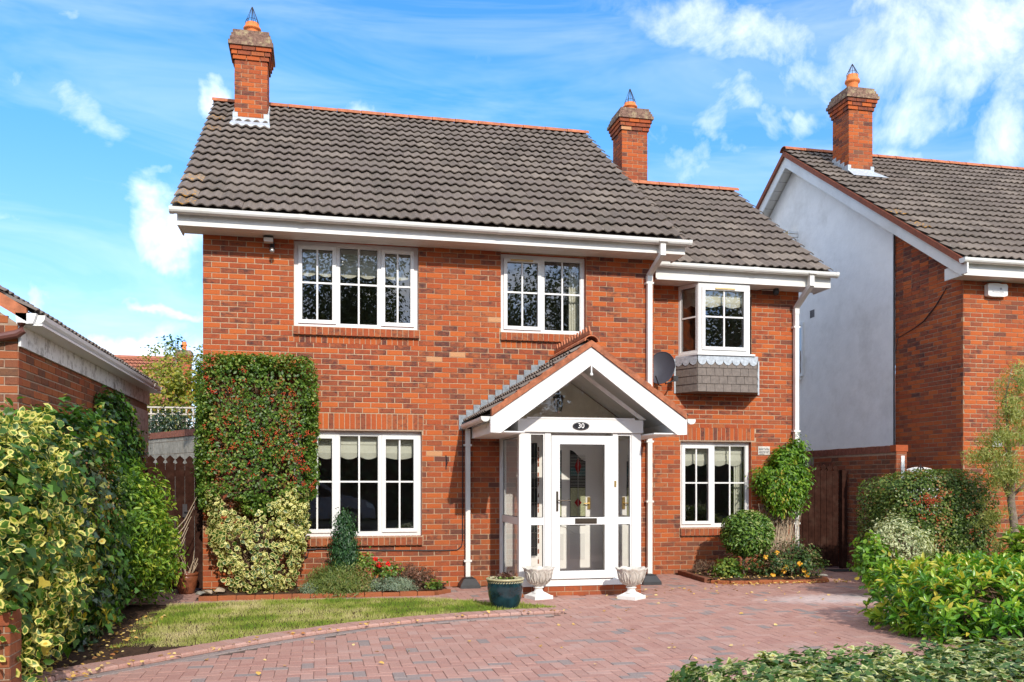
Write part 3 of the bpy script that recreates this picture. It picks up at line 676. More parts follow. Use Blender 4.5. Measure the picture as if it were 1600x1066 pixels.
# ------------------------------------------------------------------ leaf clouds (numpy)
SH = {  # outline (across, along, lift), faces
 'kite': ([(0, 0, 0), (.5, .45, .10), (0, 1, -.05), (-.5, .45, .10)], [(0, 1, 2), (0, 2, 3)], [.3, 1, .6, 1]),
 'oval': ([(0, 0, 0), (.42, .28, .10), (.44, .68, .10), (0, 1, -.04), (-.44, .68, .10), (-.42, .28, .10), (0, .5, 0)], [(0, 1, 6), (1, 2, 6), (2, 3, 6), (3, 4, 6), (4, 5, 6), (5, 0, 6)], [1, 1, 1, 1, 1, 1, 0]),
 'lance': ([(0, 0, 0), (.34, .35, .10), (.30, .70, .06), (0, 1, -.12), (-.30, .70, .06), (-.34, .35, .10), (0, .5, 0)], [(0, 1, 6), (1, 2, 6), (2, 3, 6), (3, 4, 6), (4, 5, 6), (5, 0, 6)], [.5, 1, 1, 1, 1, 1, 0]),
 'ivy': ([(0, .12, 0), (.30, 0, .02), (.55, .22, .04), (.32, .48, .03), (0, 1, -.08), (-.32, .48, .03), (-.55, .22, .04), (-.30, 0, .02)], [(0, 1, 2, 3), (0, 3, 4), (0, 4, 5), (0, 5, 6, 7)], [0, .9, 1, .8, 1, .8, 1, .9]),
 'needle': ([(-.5, 0, 0), (.5, 0, 0), (0, 1, 0)], [(0, 1, 2)], [0, 0, 1]),
}
def leaf_arrays(P, N, D, size, shape, width=.6):
    """P points, N leaf normals, D leaf directions (all n x 3), size per leaf"""
    out, faces, ed = SH[shape]; o = np.array(out); n = len(P)
    N = N / (np.linalg.norm(N, axis=1, keepdims=True) + 1e-9)
    D = D - N * np.sum(D * N, axis=1, keepdims=True); D = D / (np.linalg.norm(D, axis=1, keepdims=True) + 1e-9)
    X = np.cross(D, N); s = size[:, None, None]
    V = P[:, None, :] + s * (X[:, None, :] * o[None, :, 0:1] * width * 1.15 + D[:, None, :] * o[None, :, 1:2] + N[:, None, :] * o[None, :, 2:3])
    return V, faces, np.array(ed)
def leaf_mesh(name, P, N, D, size, shape, width, rv, mat, parent=None, stuff=True, extra_mats=()):
    V, faces, ed = leaf_arrays(P, N, D, size, shape, width); n, k, _ = V.shape
    me = bpy.data.meshes.new(name); me.vertices.add(n * k); me.vertices.foreach_set('co', V.reshape(-1).astype(np.float32))
    lens = [len(f) for f in faces]; flat = np.array([i for f in faces for i in f]); tot_l = len(flat)
    loops = (np.arange(n)[:, None] * k + flat[None, :]).reshape(-1); me.loops.add(n * tot_l); me.loops.foreach_set('vertex_index', loops.astype(np.int32))
    starts = np.concatenate([[0], np.cumsum(lens)[:-1]]); me.polygons.add(n * len(faces))
    me.polygons.foreach_set('loop_start', (np.arange(n)[:, None] * tot_l + starts[None, :]).reshape(-1).astype(np.int32))
    try: me.polygons.foreach_set('loop_total', np.tile(lens, n).astype(np.int32))
    except Exception: pass
    me.update(calc_edges=True)
    fset(me, 'rv', 'POINT', np.repeat(rv, k)); fset(me, 'ed', 'POINT', np.tile(ed, n))
    me.materials.append(LM[mat])
    o = put(name, me, parent)
    return o
def solo_leaves(parent, P, N, D, size, shape, width, rv, mat, nmax, name='leaf'):
    """the nearest leaves as objects of their own, sharing a few meshes; returns the mask of the rest"""
    z = (P[:, 0] - CAM.x) * FW.x + (P[:, 1] - CAM.y) * FW.y
    facing = np.abs(np.sum(N * (P - np.array(CAM)), axis=1)) / (np.linalg.norm(N, axis=1) * np.linalg.norm(P - np.array(CAM), axis=1) + 1e-9)
    order = np.argsort(z / (size * (.3 + facing)))[:nmax]; lib = []
    for q in np.linspace(.02, .98, 12):
        V, faces, ed = leaf_arrays(np.zeros((1, 3)), np.array([[0, 0, 1.]]), np.array([[0, 1., 0]]), np.array([1.0]), shape, width)
        me = bpy.data.meshes.new(name); me.from_pydata([tuple(v) for v in V[0]], [], faces); me.materials.append(LM[mat]); fset(me, 'rv', 'POINT', [q] * len(V[0])); fset(me, 'ed', 'POINT', ed); lib.append(me)
    for i in order:
        n_ = Vector(N[i]).normalized(); d_ = Vector(D[i]); d_ = (d_ - n_ * d_.dot(n_)).normalized(); x_ = d_.cross(n_); s_ = float(size[i])
        o = put(name, lib[int(np.clip(rv[i], 0, .999) * 12)], parent)
        o.matrix_basis = Matrix(((x_.x * s_, d_.x * s_, n_.x * s_, P[i][0]), (x_.y * s_, d_.y * s_, n_.y * s_, P[i][1]), (x_.z * s_, d_.z * s_, n_.z * s_, P[i][2]), (0, 0, 0, 1)))
    m = np.ones(len(P), bool); m[order] = False; return m
def rnd(n): v = rs.normal(size=(n, 3)); return v / np.linalg.norm(v, axis=1, keepdims=True)
def lump(u, seed, amp):
    """smooth pseudo-noise on directions / positions"""
    r_ = np.random.RandomState(seed); o = np.zeros(len(u))
    for k in range(7):
        w = r_.normal(size=3) * (2.0 + k * 1.3); o += np.sin(u @ w + r_.uniform(0, 6.28)) / (1.5 + k * .6)
    return o * amp * .5
def blob(n, c, r, power=2.0, amp=.08, seed=1, depth=.35, zmin=None):
    """points in the outer shell of a superellipsoid"""
    u = rnd(n); c = np.array(c); r = np.array(r); a = np.abs(u) ** power
    rad = 1.0 / (a.sum(1) ** (1.0 / power)); q = rad * (1 + lump(u * 1.5, seed, amp)) * (1 - depth * rs.random_sample(n) ** 2.2)
    P = c + u * q[:, None] * r; nn = np.sign(u) * np.abs(u) ** (power - 1) / r; nn = nn / np.linalg.norm(nn, axis=1, keepdims=True)
    if zmin is not None: k = P[:, 2] > zmin; P, nn = P[k], nn[k]
    return P, nn
def orient(nn, up=.5, rand=.7, droop=-.3):
    n = len(nn); N = nn + np.array([0, 0, up]) + rnd(n) * rand; D = nn * .5 + rnd(n) * .8 + np.array([0, 0, droop]); return N, D
def rvs(n, P=None, seed=3, amt=.35): 
    r = rs.random_sample(n)
    if P is not None: r = np.clip(r + lump(P * 2.2, seed, amt), 0, .999)
    return r
def core(parent, c, r, mat='twig', power=2.0, name='twigs', amp=.06, k=.72):
    """interior tangle of twigs"""
    n = 260; u = rnd(n); c = np.array(c); r = np.array(r); mb = MB()
    for i in range(n):
        base = c + np.array([rs.normal() * .12 * r[0], rs.normal() * .12 * r[1], -r[2] * .9 * rs.random_sample()]); a = np.abs(u[i]) ** power
        tip = c + u[i] * r * .97 / (a.sum() ** (1 / power)); w = .004 + .008 * rs.random_sample(); mid = (base + tip) / 2 + rs.normal(size=3) * .05
        mb.tube([base, mid, tip], [w, w * .8, w * .4], 3, 0, .5, False)
    return tag(mb.build(name, M[mat], parent), kind='stuff')
def clusters(parent, name, P, r, mat, per=9, spread=.03):
    mb = MB()
    for p in P:
        for k in range(per):
            q = p + rs.normal(size=3) * spread; s_ = r * (.8 + .4 * rs.random_sample())
            mb.add([(q[0] + s_, q[1], q[2]), (q[0], q[1] + s_, q[2]), (q[0] - s_, q[1], q[2]), (q[0], q[1] - s_, q[2]), (q[0], q[1], q[2] + s_), (q[0], q[1], q[2] - s_)],
                   [(0, 1, 4), (1, 2, 4), (2, 3, 4), (3, 0, 4), (1, 0, 5), (2, 1, 5), (3, 2, 5), (0, 3, 5)], 0, random.random())
    o = mb.build(name, LM[mat], parent, True); return tag(o, kind='stuff')

# ================================================================== THE HOUSE
PIT = R(35); TP = math.tan(PIT)
house = thing('brick_house', (0, 0, 0), 'orange brick two storey house with a glazed white entrance porch and brown pantiled roof', 'house')
def hidden_house(x, y, z):
    if x < 1.52 and z < 3.2: return False
    if 3.65 < x < 5.9 and z < 3.1: return False
    if z < .35 or z > 4.8: return False
    return True
# --- main wall
WUL = (1.199, 2.926, 3.668, 4.868); WUM = (4.126, 5.416, 3.688, 4.845); WG = (1.199, 2.972, .735, 2.225)
W2G = (7.334, 8.597, .752, 2.175)
mw = MB(); holes = [WUL, WUM, WG, (4.70, 5.70, .14, 2.25), (4.45, 4.67, .30, 2.10)]
wall_face(mw, 0, 6.478, 0, 5.02, holes)
mwall = mw.build('wall', [M['mortar'], M['brick']], house)
spec = [(WUL[0] - .02, WUL[1] + .02, 3.545, 3.668), (WUM[0] - .02, WUM[1] + .02, 3.565, 3.69), (WG[0] - .02, WG[1] + .02, .607, .735), (WG[0] - .12, WG[1] + .02, 2.225, 2.47),
        (WUL[0], WUL[1], 3.44, 3.545), (WUM[0], WUM[1], 3.46, 3.565)]
bl = layout(0, 6.478, 0, 5.02, holes + spec)
rest = brickwork(mwall, house, 0, 0, 0, bl, 200, 'brick', hidden_house)
soldier_row(rest, WG[0] - .12, WG[1] + .02, 2.245, 2.47); soldier_row(rest, WUL[0], WUL[1], 3.44, 3.54); soldier_row(rest, WUM[0], WUM[1], 3.46, 3.56)
tag(rest.build('brickwork', M['brick'], mwall), kind='stuff')
def rowlock_sill(parent, x0, x1, z0, z1, oy, proud=.05):
    n = max(1, round((x1 - x0) / .079)); w = (x1 - x0) / n
    s_ = MB(); s_.box(x0, x1, oy - proud + .008, oy + .10, z0 + .008, z1 - .004); so = s_.build('window_sill', M['mortar'], parent)
    for i in range(n):
        b = MB(); b.add([(x0 + i * w + .005, oy - proud, z0), (x0 + (i + 1) * w - .005, oy - proud, z0), (x0 + (i + 1) * w - .005, oy + .09, z0), (x0 + i * w + .005, oy + .09, z0),
                         (x0 + i * w + .005, oy - proud + random.uniform(-.003, .003), z1 - .012), (x0 + (i + 1) * w - .005, oy - proud, z1 - .012), (x0 + (i + 1) * w - .005, oy + .09, z1 + .004), (x0 + i * w + .005, oy + .09, z1 + .004)],
                        [(0, 3, 2, 1), (4, 5, 6, 7), (0, 1, 5, 4), (1, 2, 6, 5), (2, 3, 7, 6), (3, 0, 4, 7)], 0, .35 + random.random() * .3)
        b.build('brick', M['brick'], so)
rowlock_sill(house, WUL[0] - .01, WUL[1] + .01, 3.548, 3.668, 0); rowlock_sill(house, WUM[0] - .01, WUM[1] - .03, 3.568, 3.688, 0); rowlock_sill(house, WG[0] - .01, WG[1] + .01, .61, .735, 0)
# steel angle above the ground floor windows
lm = MB(); lm.box(WG[0], WG[1], .004, .10, 2.226, 2.245); lm.build('lintel', M['mortar_dark'], house)
# --- wing wall (set back)
OW = .98
ww = MB(0, OW); wall_face(ww, 6.40, 9.469, 0, 5.0, [W2G, (7.35, 8.60, 3.1, 4.6)])
wwall = ww.build('wing_wall', [M['mortar'], M['brick']], house)
bl2 = layout(6.40, 9.469, 0, 4.98, [W2G, (W2G[0] - .02, W2G[1] + .02, .617, .752), (W2G[0] - .02, W2G[1] + .06, 2.175, 2.409), (7.35, 8.60, 3.1, 4.6)], first=.02)
rest = brickwork(wwall, house, 0, 0, OW, bl2, 100, 'brick', lambda x, y, z: x > 6.6 and 2.45 < z < 2.95 or (x > 8.75 and 2.3 < z < 4.5))
soldier_row(rest, W2G[0] - .02, W2G[1] + .06, 2.195, 2.409); tag(rest.build('brickwork', M['brick'], wwall), kind='stuff')
rowlock_sill(house, W2G[0] - .01, W2G[1] + .01, .627, .752, OW)
lm = MB(); lm.box(W2G[0], W2G[1], OW + .004, OW + .10, 2.176, 2.195); lm.build('lintel', M['mortar_dark'], house)
# --- side and rear walls (brickwork as one mass)
def side(name, th, ox, oy, L, H, gable=None, mat='brick'):
    mb = MB(ox, oy, th); wall_face(mb, 0, L, 0, H, [])
    if gable: mb.add([(0, .006, H), (L, .006, H), (gable[0], .006, gable[1])], [(0, 1, 2)])
    o = mb.build(name, [M['mortar'], M['brick']], house); st = MB(ox, oy, th)
    for q in layout(0, L, 0, H, []): add_stuff_brick(st, q)
    if gable:
        z = H
        while z < gable[1] - .1:
            k = (z + .08 - H) / (gable[1] - H)
            for q in layout(gable[0] * k, L - (L - gable[0]) * k, z, z + .074, []): add_stuff_brick(st, q)
            z += .075
    tag(st.build('brickwork', M[mat], o), kind='stuff'); return o
side('gable_wall', R(-90), 0, 8.7, 8.7, 5.0, (4.35, 7.95))
side('return_wall', R(90), 6.478, 0, .98, 5.0)
wg = MB(); wg.box(9.40, 9.475, 2.6, 6.98, 0, 5.0); wg.prism([(2.6, 5.001), (6.98, 5.001), (3.97, 7.05)], 9.40, 9.475, 'x'); wg.build('rendered_wall', M['render'], house)  # unseen side wall made white to bounce light onto the neighbour's gable
side('wing_gable_wall', R(90), 9.469, .98, 1.62, 5.0)
bw = MB(); bw.box(0, 9.469, 8.6, 8.7, 0, 5, 0, .4); bw.box(6.5, 9.46, 6.9, 7.0, 0, 5, 0, .4); bw.build('rear_wall', M['brick'], house)

# --- roofs
deck = MB()
d, N_, S_ = roof_slope(house, (-.335, -.49, 5.06), (1, 0, 0), (0, 1, 0), PIT, 7.10, 5.88, 17, 150, lichen=.45)
deck.add(d, [(0, 1, 2, 3)]); deck.add([(-.335, 9.2, 5.03), (6.765, 9.2, 5.03), (6.765, 4.34, 8.42), (-.335, 4.34, 8.42)], [(0, 1, 2, 3)])
d, N_, S_ = roof_slope(house, (6.50, .50, 4.955), (1, 0, 0), (0, 1, 0), PIT, 3.30, 4.24, 12, 60, stuff_name='wing_tiles', clip=lambda c: True)
deck.add(d, [(0, 1, 2, 3)]); deck.add([(6.5, 7.46, 4.93), (9.8, 7.46, 4.93), (9.8, 3.97, 7.37), (6.5, 3.97, 7.37)], [(0, 1, 2, 3)])
deck.add([(6.70, -.35, 5.0), (6.70, 9.0, 5.0), (6.70, 4.34, 8.38)], [(0, 1, 2)])
deck.build('roof', M['tile'], house)
ridge_tiles(house, (-.36, 4.34, 8.46), (6.78, 4.34, 8.46)); ridge_tiles(house, (6.4, 3.98, 7.42), (9.83, 3.98, 7.42))
# plaster bedding along the verges
vb = MB()
for (x, e, zz, L) in ((-.335, -.47, 5.03, 5.85), (6.755, -.47, 5.03, 5.85), (9.79, .52, 4.92, 4.2)):
    y1 = e + L * math.cos(PIT); z1 = zz + L * math.sin(PIT)
    vb.add([(x, e, zz - .03), (x, e, zz + .03), (x, y1, z1 + .03), (x, y1, z1 - .03), (x + .02, e, zz - .03), (x + .02, e, zz + .03), (x + .02, y1, z1 + .03), (x + .02, y1, z1 - .03)], [(0, 1, 2, 3), (7, 6, 5, 4), (0, 3, 7, 4), (1, 5, 6, 2)])
vb.build('verge', M['mortar_dark'], house)

# --- fascias, soffits, gutters, downpipes
def fascia(parent, x0, x1, y, z0, z1, wall_y, mat='soffit_white'):
    f = MB(); f.box(x0, x1, y, y + .02, z0, z1); f.box(x0, x1, y - .004, y, z0, z0 + .022)
    f.box(x0, x0 + .02, y + .02, wall_y + .1, z0, z1); f.box(x1 - .02, x1, y + .02, wall_y + .1, z0, z1)
    x = x0 + 3.2
    while x < x1 - .5: f.box(x, x + .07, y - .003, y, z0 + .022, z1); x += 3.3
    f.build('fascia', M[mat], parent)
    s = MB(); n = 4; ys = [y + .02 + (wall_y - y - .02) * i / n for i in range(n + 1)]
    for i in range(n): s.box(x0 + .02, x1 - .02, ys[i] + .003, ys[i + 1] - .003, z0 + .004, z0 + .014)
    s.box(x0 + .02, x1 - .02, y + .02, wall_y, z0 + .016, z0 + .022)
    s.build('soffit', M[mat], parent)
def gutter(parent, a, b, r=.055, mat='soffit_white', lip=True, ends=True, joints=2.7, name='gutter'):
    a = Vector(a); b = Vector(b); d = (b - a).normalized(); sd_ = Vector((d.y, -d.x, 0)); n = 8
    mb = MB(); P = []
    for p_, in ((a,), (b,)):
        for rr in (r, r * .86):
            for i in range(n + 1):
                t_ = math.pi * i / n; q = p_ + sd_ * (math.cos(t_) * rr) + Vector((0, 0, -abs(math.sin(t_)) ** .7 * rr * 1.15)); P.append(tuple(q))
    k = n + 1; F = [(i, i + 1, 2 * k + i + 1, 2 * k + i) for i in range(n)] + [(k + i, 3 * k + i, 3 * k + i + 1, k + i + 1) for i in range(n)]
    F += [(0, 2 * k, 3 * k, k), (n, k + n, 3 * k + n, 2 * k + n)]
    if ends: F += [tuple(range(k))[::-1], tuple(range(2 * k, 3 * k))]
    mb.add(P, F); L = (b - a).length
    rings = [0.0, L - .045] + [x for x in np.arange(joints * .6, L - .4, joints)]
    for s_ in rings:
        w = .045 if s_ in (0.0, L - .045) else .09
        p0 = a + d * (s_ - (.004 if s_ == 0.0 else 0)); p1 = a + d * (s_ + w + (.004 if s_ == L - .045 else 0)); Q = []
        for p_ in (p0, p1):
            for i in range(n + 1):
                t_ = math.pi * i / n; q = p_ + sd_ * (math.cos(t_) * r * 1.10) + Vector((0, 0, -abs(math.sin(t_)) ** .7 * r * 1.27 + .002)); Q.append(tuple(q))
        mb.add(Q, [(i, i + 1, k + i + 1, k + i) for i in range(n)] + [tuple(range(k))[::-1], tuple(range(k, 2 * k))])
    mb.build(name, M[mat], parent, False)
fascia(house, -.27, 6.81, -.41, 4.855, 5.03, 0.0); gutter(house, (-.345, -.495, 5.055), (6.86, -.495, 5.035), .066)
fascia(house, 6.74, 9.81, .57, 4.715, 4.92, OW); gutter(house, (6.735, .485, 4.965), (9.875, .485, 4.945), .066)
def square_pipe(parent, x, y, z0, z1, w=.075, out=None, mat='soffit_white', clips=(), name='downpipe', outx=None):
    mb = MB(); h = w / 2; mb.box(x - h, x + h, y - h, y + h, z0, z1)
    if out:   # swan neck to (outx, outy, outz)
        ox_, oy_, oz = out
        A = [(x - h, y - h, z1), (x + h, y - h, z1), (x + h, y + h, z1), (x - h, y + h, z1)]; zb = oz - .14
        B = [(ox_ - h, oy_ - h, zb - .06), (ox_ + h, oy_ - h, zb - .06), (ox_ + h, oy_ + h, zb), (ox_ - h, oy_ + h, zb)]
        mb.add([(a[0], a[1], a[2] + (.0 if i < 2 else .03)) for i, a in enumerate(A)] + B, [(0, 1, 5, 4), (1, 2, 6, 5), (2, 3, 7, 6), (3, 0, 4, 7)])
        mb.box(ox_ - h * 1.12, ox_ + h * 1.12, oy_ - h * 1.12, oy_ + h * 1.12, zb - .05, oz); mb.box(x - h * 1.13, x + h * 1.13, y - h * 1.13, y + h * 1.13, z1 - .09, z1 + .01)
        mb.box(ox_ - .07, ox_ + .07, oy_ - .075, oy_ + .075, oz, oz + .03)
    for c in clips: mb.box(x - h - .022, x + h + .022, y - h - .004, y + h + .02, c, c + .028)
    mb.build(name, M[mat], parent)
square_pipe(house, 6.39, -.055, .10, 4.60, .072, (6.42, -.495, 4.99), clips=(1.2, 2.1, 4.48))
square_pipe(house, 9.385, .92, .02, 4.42, .072, (9.40, .485, 4.90), clips=(.8, 2.35, 4.10))
def gully(x, y):
    t_ = MB(); P = lambda a, b, z: [(x - a, y - b, z), (x + a, y - b, z), (x + a, y + b, z), (x - a, y + b, z)]
    t_.add(P(.145, .14, 0) + P(.14, .135, .045) + P(.085, .08, .13) + P(.05, .05, .15), [(0, 1, 5, 4), (1, 2, 6, 5), (2, 3, 7, 6), (3, 0, 4, 7), (4, 5, 9, 8), (5, 6, 10, 9), (6, 7, 11, 10), (7, 4, 8, 11), (8, 9, 13, 12), (9, 10, 14, 13), (10, 11, 15, 14), (11, 8, 12, 15), (12, 13, 14, 15)])
    t_.build('gully_cover', M['black'], house)
gully(3.63, -.14); gully(6.30, -.28)

# --- windows
LUL = [(1.254, 1.775, True), (1.815, 2.362, False), (2.402, 2.871, True)]
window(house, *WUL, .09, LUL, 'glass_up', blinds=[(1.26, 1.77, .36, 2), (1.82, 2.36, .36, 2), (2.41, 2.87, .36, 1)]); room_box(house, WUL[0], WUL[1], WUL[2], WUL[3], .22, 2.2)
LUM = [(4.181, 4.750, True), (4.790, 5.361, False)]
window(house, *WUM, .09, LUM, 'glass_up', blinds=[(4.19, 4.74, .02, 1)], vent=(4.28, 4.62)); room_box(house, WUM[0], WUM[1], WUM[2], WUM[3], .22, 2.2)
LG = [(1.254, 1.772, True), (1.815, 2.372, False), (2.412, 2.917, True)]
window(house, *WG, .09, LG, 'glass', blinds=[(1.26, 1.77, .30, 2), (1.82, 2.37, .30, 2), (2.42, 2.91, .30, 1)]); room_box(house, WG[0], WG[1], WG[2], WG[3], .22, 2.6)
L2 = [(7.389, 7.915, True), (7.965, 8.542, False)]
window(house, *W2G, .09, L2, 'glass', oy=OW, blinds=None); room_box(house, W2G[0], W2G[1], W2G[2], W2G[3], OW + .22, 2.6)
for a, b_, s_ in ((7.40, 7.91, 2), (7.97, 8.54, 2)): blind(house, a, b_, 2.12, OW + .22, .30, s_)
cu = MB(); 
for k in range(8): cu.box(8.40 + k * .02, 8.42 + k * .02, OW + .24 + (k % 2) * .02, OW + .26 + (k % 2) * .02, .8, 2.1)
for k in range(8): cu.box(5.22 + k * .02, 5.24 + k * .02, .24 + (k % 2) * .02, .26 + (k % 2) * .02, 3.7, 4.8)
cu.build('curtain', M['blind'], house)

# --- oriel bay on the wing
OL = [(7.296, .98), (7.478, .60), (8.372, .60), (8.555, .98)]
def bay_panel(parent, p, q, z0, z1, opener, name='bay_window'):
    th = math.atan2(q[1] - p[1], q[0] - p[0]); L = math.dist(p, q)
    return window(parent, .0, L, z0, z1, .0, [(.055, L - .055, opener)], 'glass_up', th=th, ox=p[0], oy=p[1], fw=.055 if L > .6 else .04, vent=(.28, .62) if L > .6 else None, bars=True if L > .6 else 'h')
for i in range(3): bay_panel(house, OL[i], OL[i + 1], 3.575, 4.70, i == 1)
bb = MB(); bb.prism([(7.296, .99), (7.478, .61), (8.372, .61), (8.555, .99)], 4.700, 4.712, 'z'); bb.build('bay_head', M['white'], house); bb = MB(); bb.prism([(7.24, .99), (7.445, .555), (8.445, .555), (8.65, .99)], 3.545, 3.575, 'z')
bb.build('bay_sill', M['white'], house)
blind(house, 7.55, 8.30, 4.64, .70, .26, 2)
bl_ = MB(); bl_.add([(7.37, .97, 4.64), (7.52, .66, 4.64), (7.52, .66, 4.36), (7.48, .74, 4.33), (7.44, .81, 4.37), (7.40, .89, 4.33), (7.37, .97, 4.36)], [(0, 1, 2, 3, 4, 5, 6)]); bl_.build('blind', M['blind'], house)
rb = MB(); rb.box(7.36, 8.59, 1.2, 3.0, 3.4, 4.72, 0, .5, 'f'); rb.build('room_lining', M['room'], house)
box_pts = [(7.245, .98), (7.462, .60), (8.498, .60), (8.70, .98)]
bx = MB(); bx.prism([(a, b_ + .012) for a, b_ in box_pts], 2.96, 3.545, 'z'); bay_base = bx.build('bay_base', M['slate_side'], house)
def face_frame(p, q):
    L = math.dist(p, q); return L, math.atan2(q[1] - p[1], q[0] - p[0])
for i in range(3):
    p, q = box_pts[i], box_pts[i + 1]; L, th = face_frame(p, q)
    for row in range(4):
        z0 = 2.962 + row * .128; n = max(2, round(L / .148)); w = L / n; off = (row % 2) * .5 * w; u = -off
        while u < L - .01:
            a, b_ = max(0, u), min(L, u + w)
            if b_ - a > .02:
                tmb = MB(p[0], p[1], th); tmb.add([(a + .003, -.012, z0), (b_ - .003, -.012 + random.uniform(-.003, .002), z0), (b_ - .003, .002, z0 + .17), (a + .003, .002, z0 + .17), (a + .003, .004, z0), (b_ - .003, .004, z0)], [(0, 1, 2, 3), (4, 5, 1, 0), (0, 3, 4), (1, 5, 2)], 0, random.random())
                tmb.build('hanging_tile', M['slate_side'], bay_base)
            u += w
    # scalloped lead apron
    la = MB(p[0], p[1], th); n = max(2, round(L / .148)); w = L / n; P = [(0, -.016, 3.545), (L, -.016, 3.545)]
    la.box(0, L, -.018, -.010, 3.475, 3.544)
    for k in range(n):
        cx = (k + .5) * w; pts = [(cx + w * .5 * math.cos(t_), 3.475 - .085 * math.sin(t_)) for t_ in np.linspace(0, math.pi, 9)]
        la.prism(pts, -.018, -.010, 'd')
    la.build('lead_apron', M['lead'], bay_base)
ls = MB(); ls.box(7.215, 7.242, .965, .979, 2.96, 3.52); ls.box(8.703, 8.735, .965, .979, 2.96, 3.52); ls.build('lead_edge', M['lead'], bay_base)

# --- chimneys
def chimney(parent, x0, x1, y0, y1, zb, zs, cap_top, pot_h, guard_h, mat='brick', pot_x=None, pot_y=None):
    """shaft from zb to zs, three corbel courses, stepped weathered cap, clay pot with a wire bird guard"""
    c = MB(); c.box(x0 + .006, x1 - .006, y0 + .006, y1 - .006, zb, zs + .23)
    ch = c.build('chimney', M['mortar'], parent)
    st = MB()
    n = 0
    for (th, ox, oy, L) in ((0, x0, y0, x1 - x0), (R(-90), x0, y1, y1 - y0), (R(90), x1, y0, y1 - y0), (R(180), x1, y1, x1 - x0)):
        rows = int((zs - zb) / .075); z_top = zs; q0 = zs - rows * .075
        for q in layout(0, L, q0, zs, []):
            sb = MB(ox, oy, th); 
            if th == 0:
                sb.box(q[0], q[1], random.uniform(-.0015, .0015), .03, q[2], q[3], 0, rand_rv(), 'k'); sb.build('brick', M[mat], ch)
            else:
                b = MB(ox, oy, th); b.box(q[0], q[1], random.uniform(-.0015, .0015), .03, q[2], q[3], 0, rand_rv(), 'k')
                k = len(st.v); st.v += b.v; st.f += [tuple(k + i for i in f) for f in b.f]; st.m += b.m; st.rv += b.rv
    for k in range(3):
        e = .022 * (k + 1) + .004; z0 = zs + .075 * k
        for (th, ox, oy, L) in ((0, x0 - e, y0 - e, x1 - x0 + 2 * e), (R(-90), x0 - e, y1 + e, y1 - y0 + 2 * e), (R(90), x1 + e, y0 - e, y1 - y0 + 2 * e), (R(180), x1 + e, y1 + e, x1 - x0 + 2 * e)):
            for q in layout(0, L, z0, z0 + .075, [], first=.1 * k):
                b = MB(ox, oy, th); b.box(q[0], q[1], 0, .09, z0 + .003, z0 + .071, 0, rand_rv(), 'k'); kk = len(st.v); st.v += b.v; st.f += [tuple(kk + i for i in f) for f in b.f]; st.m += b.m; st.rv += b.rv
    tag(st.build('brickwork', M[mat], ch), kind='stuff')
    z0 = zs + .225; e = .10; hh = (cap_top - z0) / 4; cp = MB()
    for k in range(4):
        ee = e - k * .024; cp.box(x0 - ee + random.uniform(0, .004), x1 + ee, y0 - ee + random.uniform(0, .004), y1 + ee, z0 + hh * k, z0 + hh * (k + 1) - (.0 if k == 3 else -.001))
    cp.build('chimney_cap', M['cap'], ch)
    px, py = pot_x or (x0 + x1) / 2, pot_y or (y0 + y1) / 2; z = cap_top - .03
    pt = MB(); r = .115
    pt.lathe(px, py, [(r * 1.02, z), (r, z + pot_h * .55), (r * 1.04, z + pot_h * .58), (r * 1.28, z + pot_h * .62), (r * 1.33, z + pot_h * .68), (r * 1.22, z + pot_h * .76), (r * 1.02, z + pot_h * .80), (r * 1.0, z + pot_h * .97), (r * .96, z + pot_h), (r * .82, z + pot_h), (r * .80, z + pot_h * .6)], 24)
    po = pt.build('chimney_pot', M['pot_orange'], ch, True)
    g = MB(); zt = z + pot_h
    for k in range(8):
        a = 2 * math.pi * k / 8 + .2; g.tube([(px + r * .98 * math.cos(a), py + r * .98 * math.sin(a), zt - .06), (px + r * .98 * math.cos(a), py + r * .98 * math.sin(a), zt + .02), (px + .012 * math.cos(a), py + .012 * math.sin(a), zt + guard_h)], .0055, 4)
    g.tube([(px + r * .8 * math.cos(2 * math.pi * k / 12), py + r * .8 * math.sin(2 * math.pi * k / 12), zt + .06) for k in range(13)], .004, 4)
    g.tube([(px, py, zt + guard_h - .02), (px, py, zt + guard_h + .015)], .014, 6); g.build('bird_guard', M['wire'], ch)
    return ch
ch1 = chimney(house, .115, .664, 3.287, 3.85, 7.2, 8.79, 9.30, .30, .28)
ch2 = chimney(house, 7.49, 8.035, 4.30, 4.86, 6.9, 8.60, 9.05, .25, .28)
def zr(y): return 5.06 + (y + .49) * TP
lf = MB()
yb = 3.287; lf.box(.085, .694, yb - .012, yb - .002, 7.66, 7.80); lf.box(.085, .17, yb - .014, yb - .003, 7.80, 7.88); lf.box(.60, .694, yb - .014, yb - .003, 7.80, 7.88)
lf.add([(.06, 2.98, zr(2.98) + .085), (.72, 2.98, zr(2.98) + .085), (.694, yb - .003, 7.76), (.085, yb - .003, 7.76), (.06, 2.98, zr(2.98) + .03), (.72, 2.98, zr(2.98) + .03)], [(0, 1, 2, 3), (4, 5, 1, 0)])
for sx_ in (.103, .674):
    for k in range(4): y_ = yb + k * .14; lf.box(sx_ - .006, sx_ + .006, y_, y_ + .15, zr(y_) + .04, zr(y_) + .20)
lf.build('lead_flashing', M['lead'], ch1)

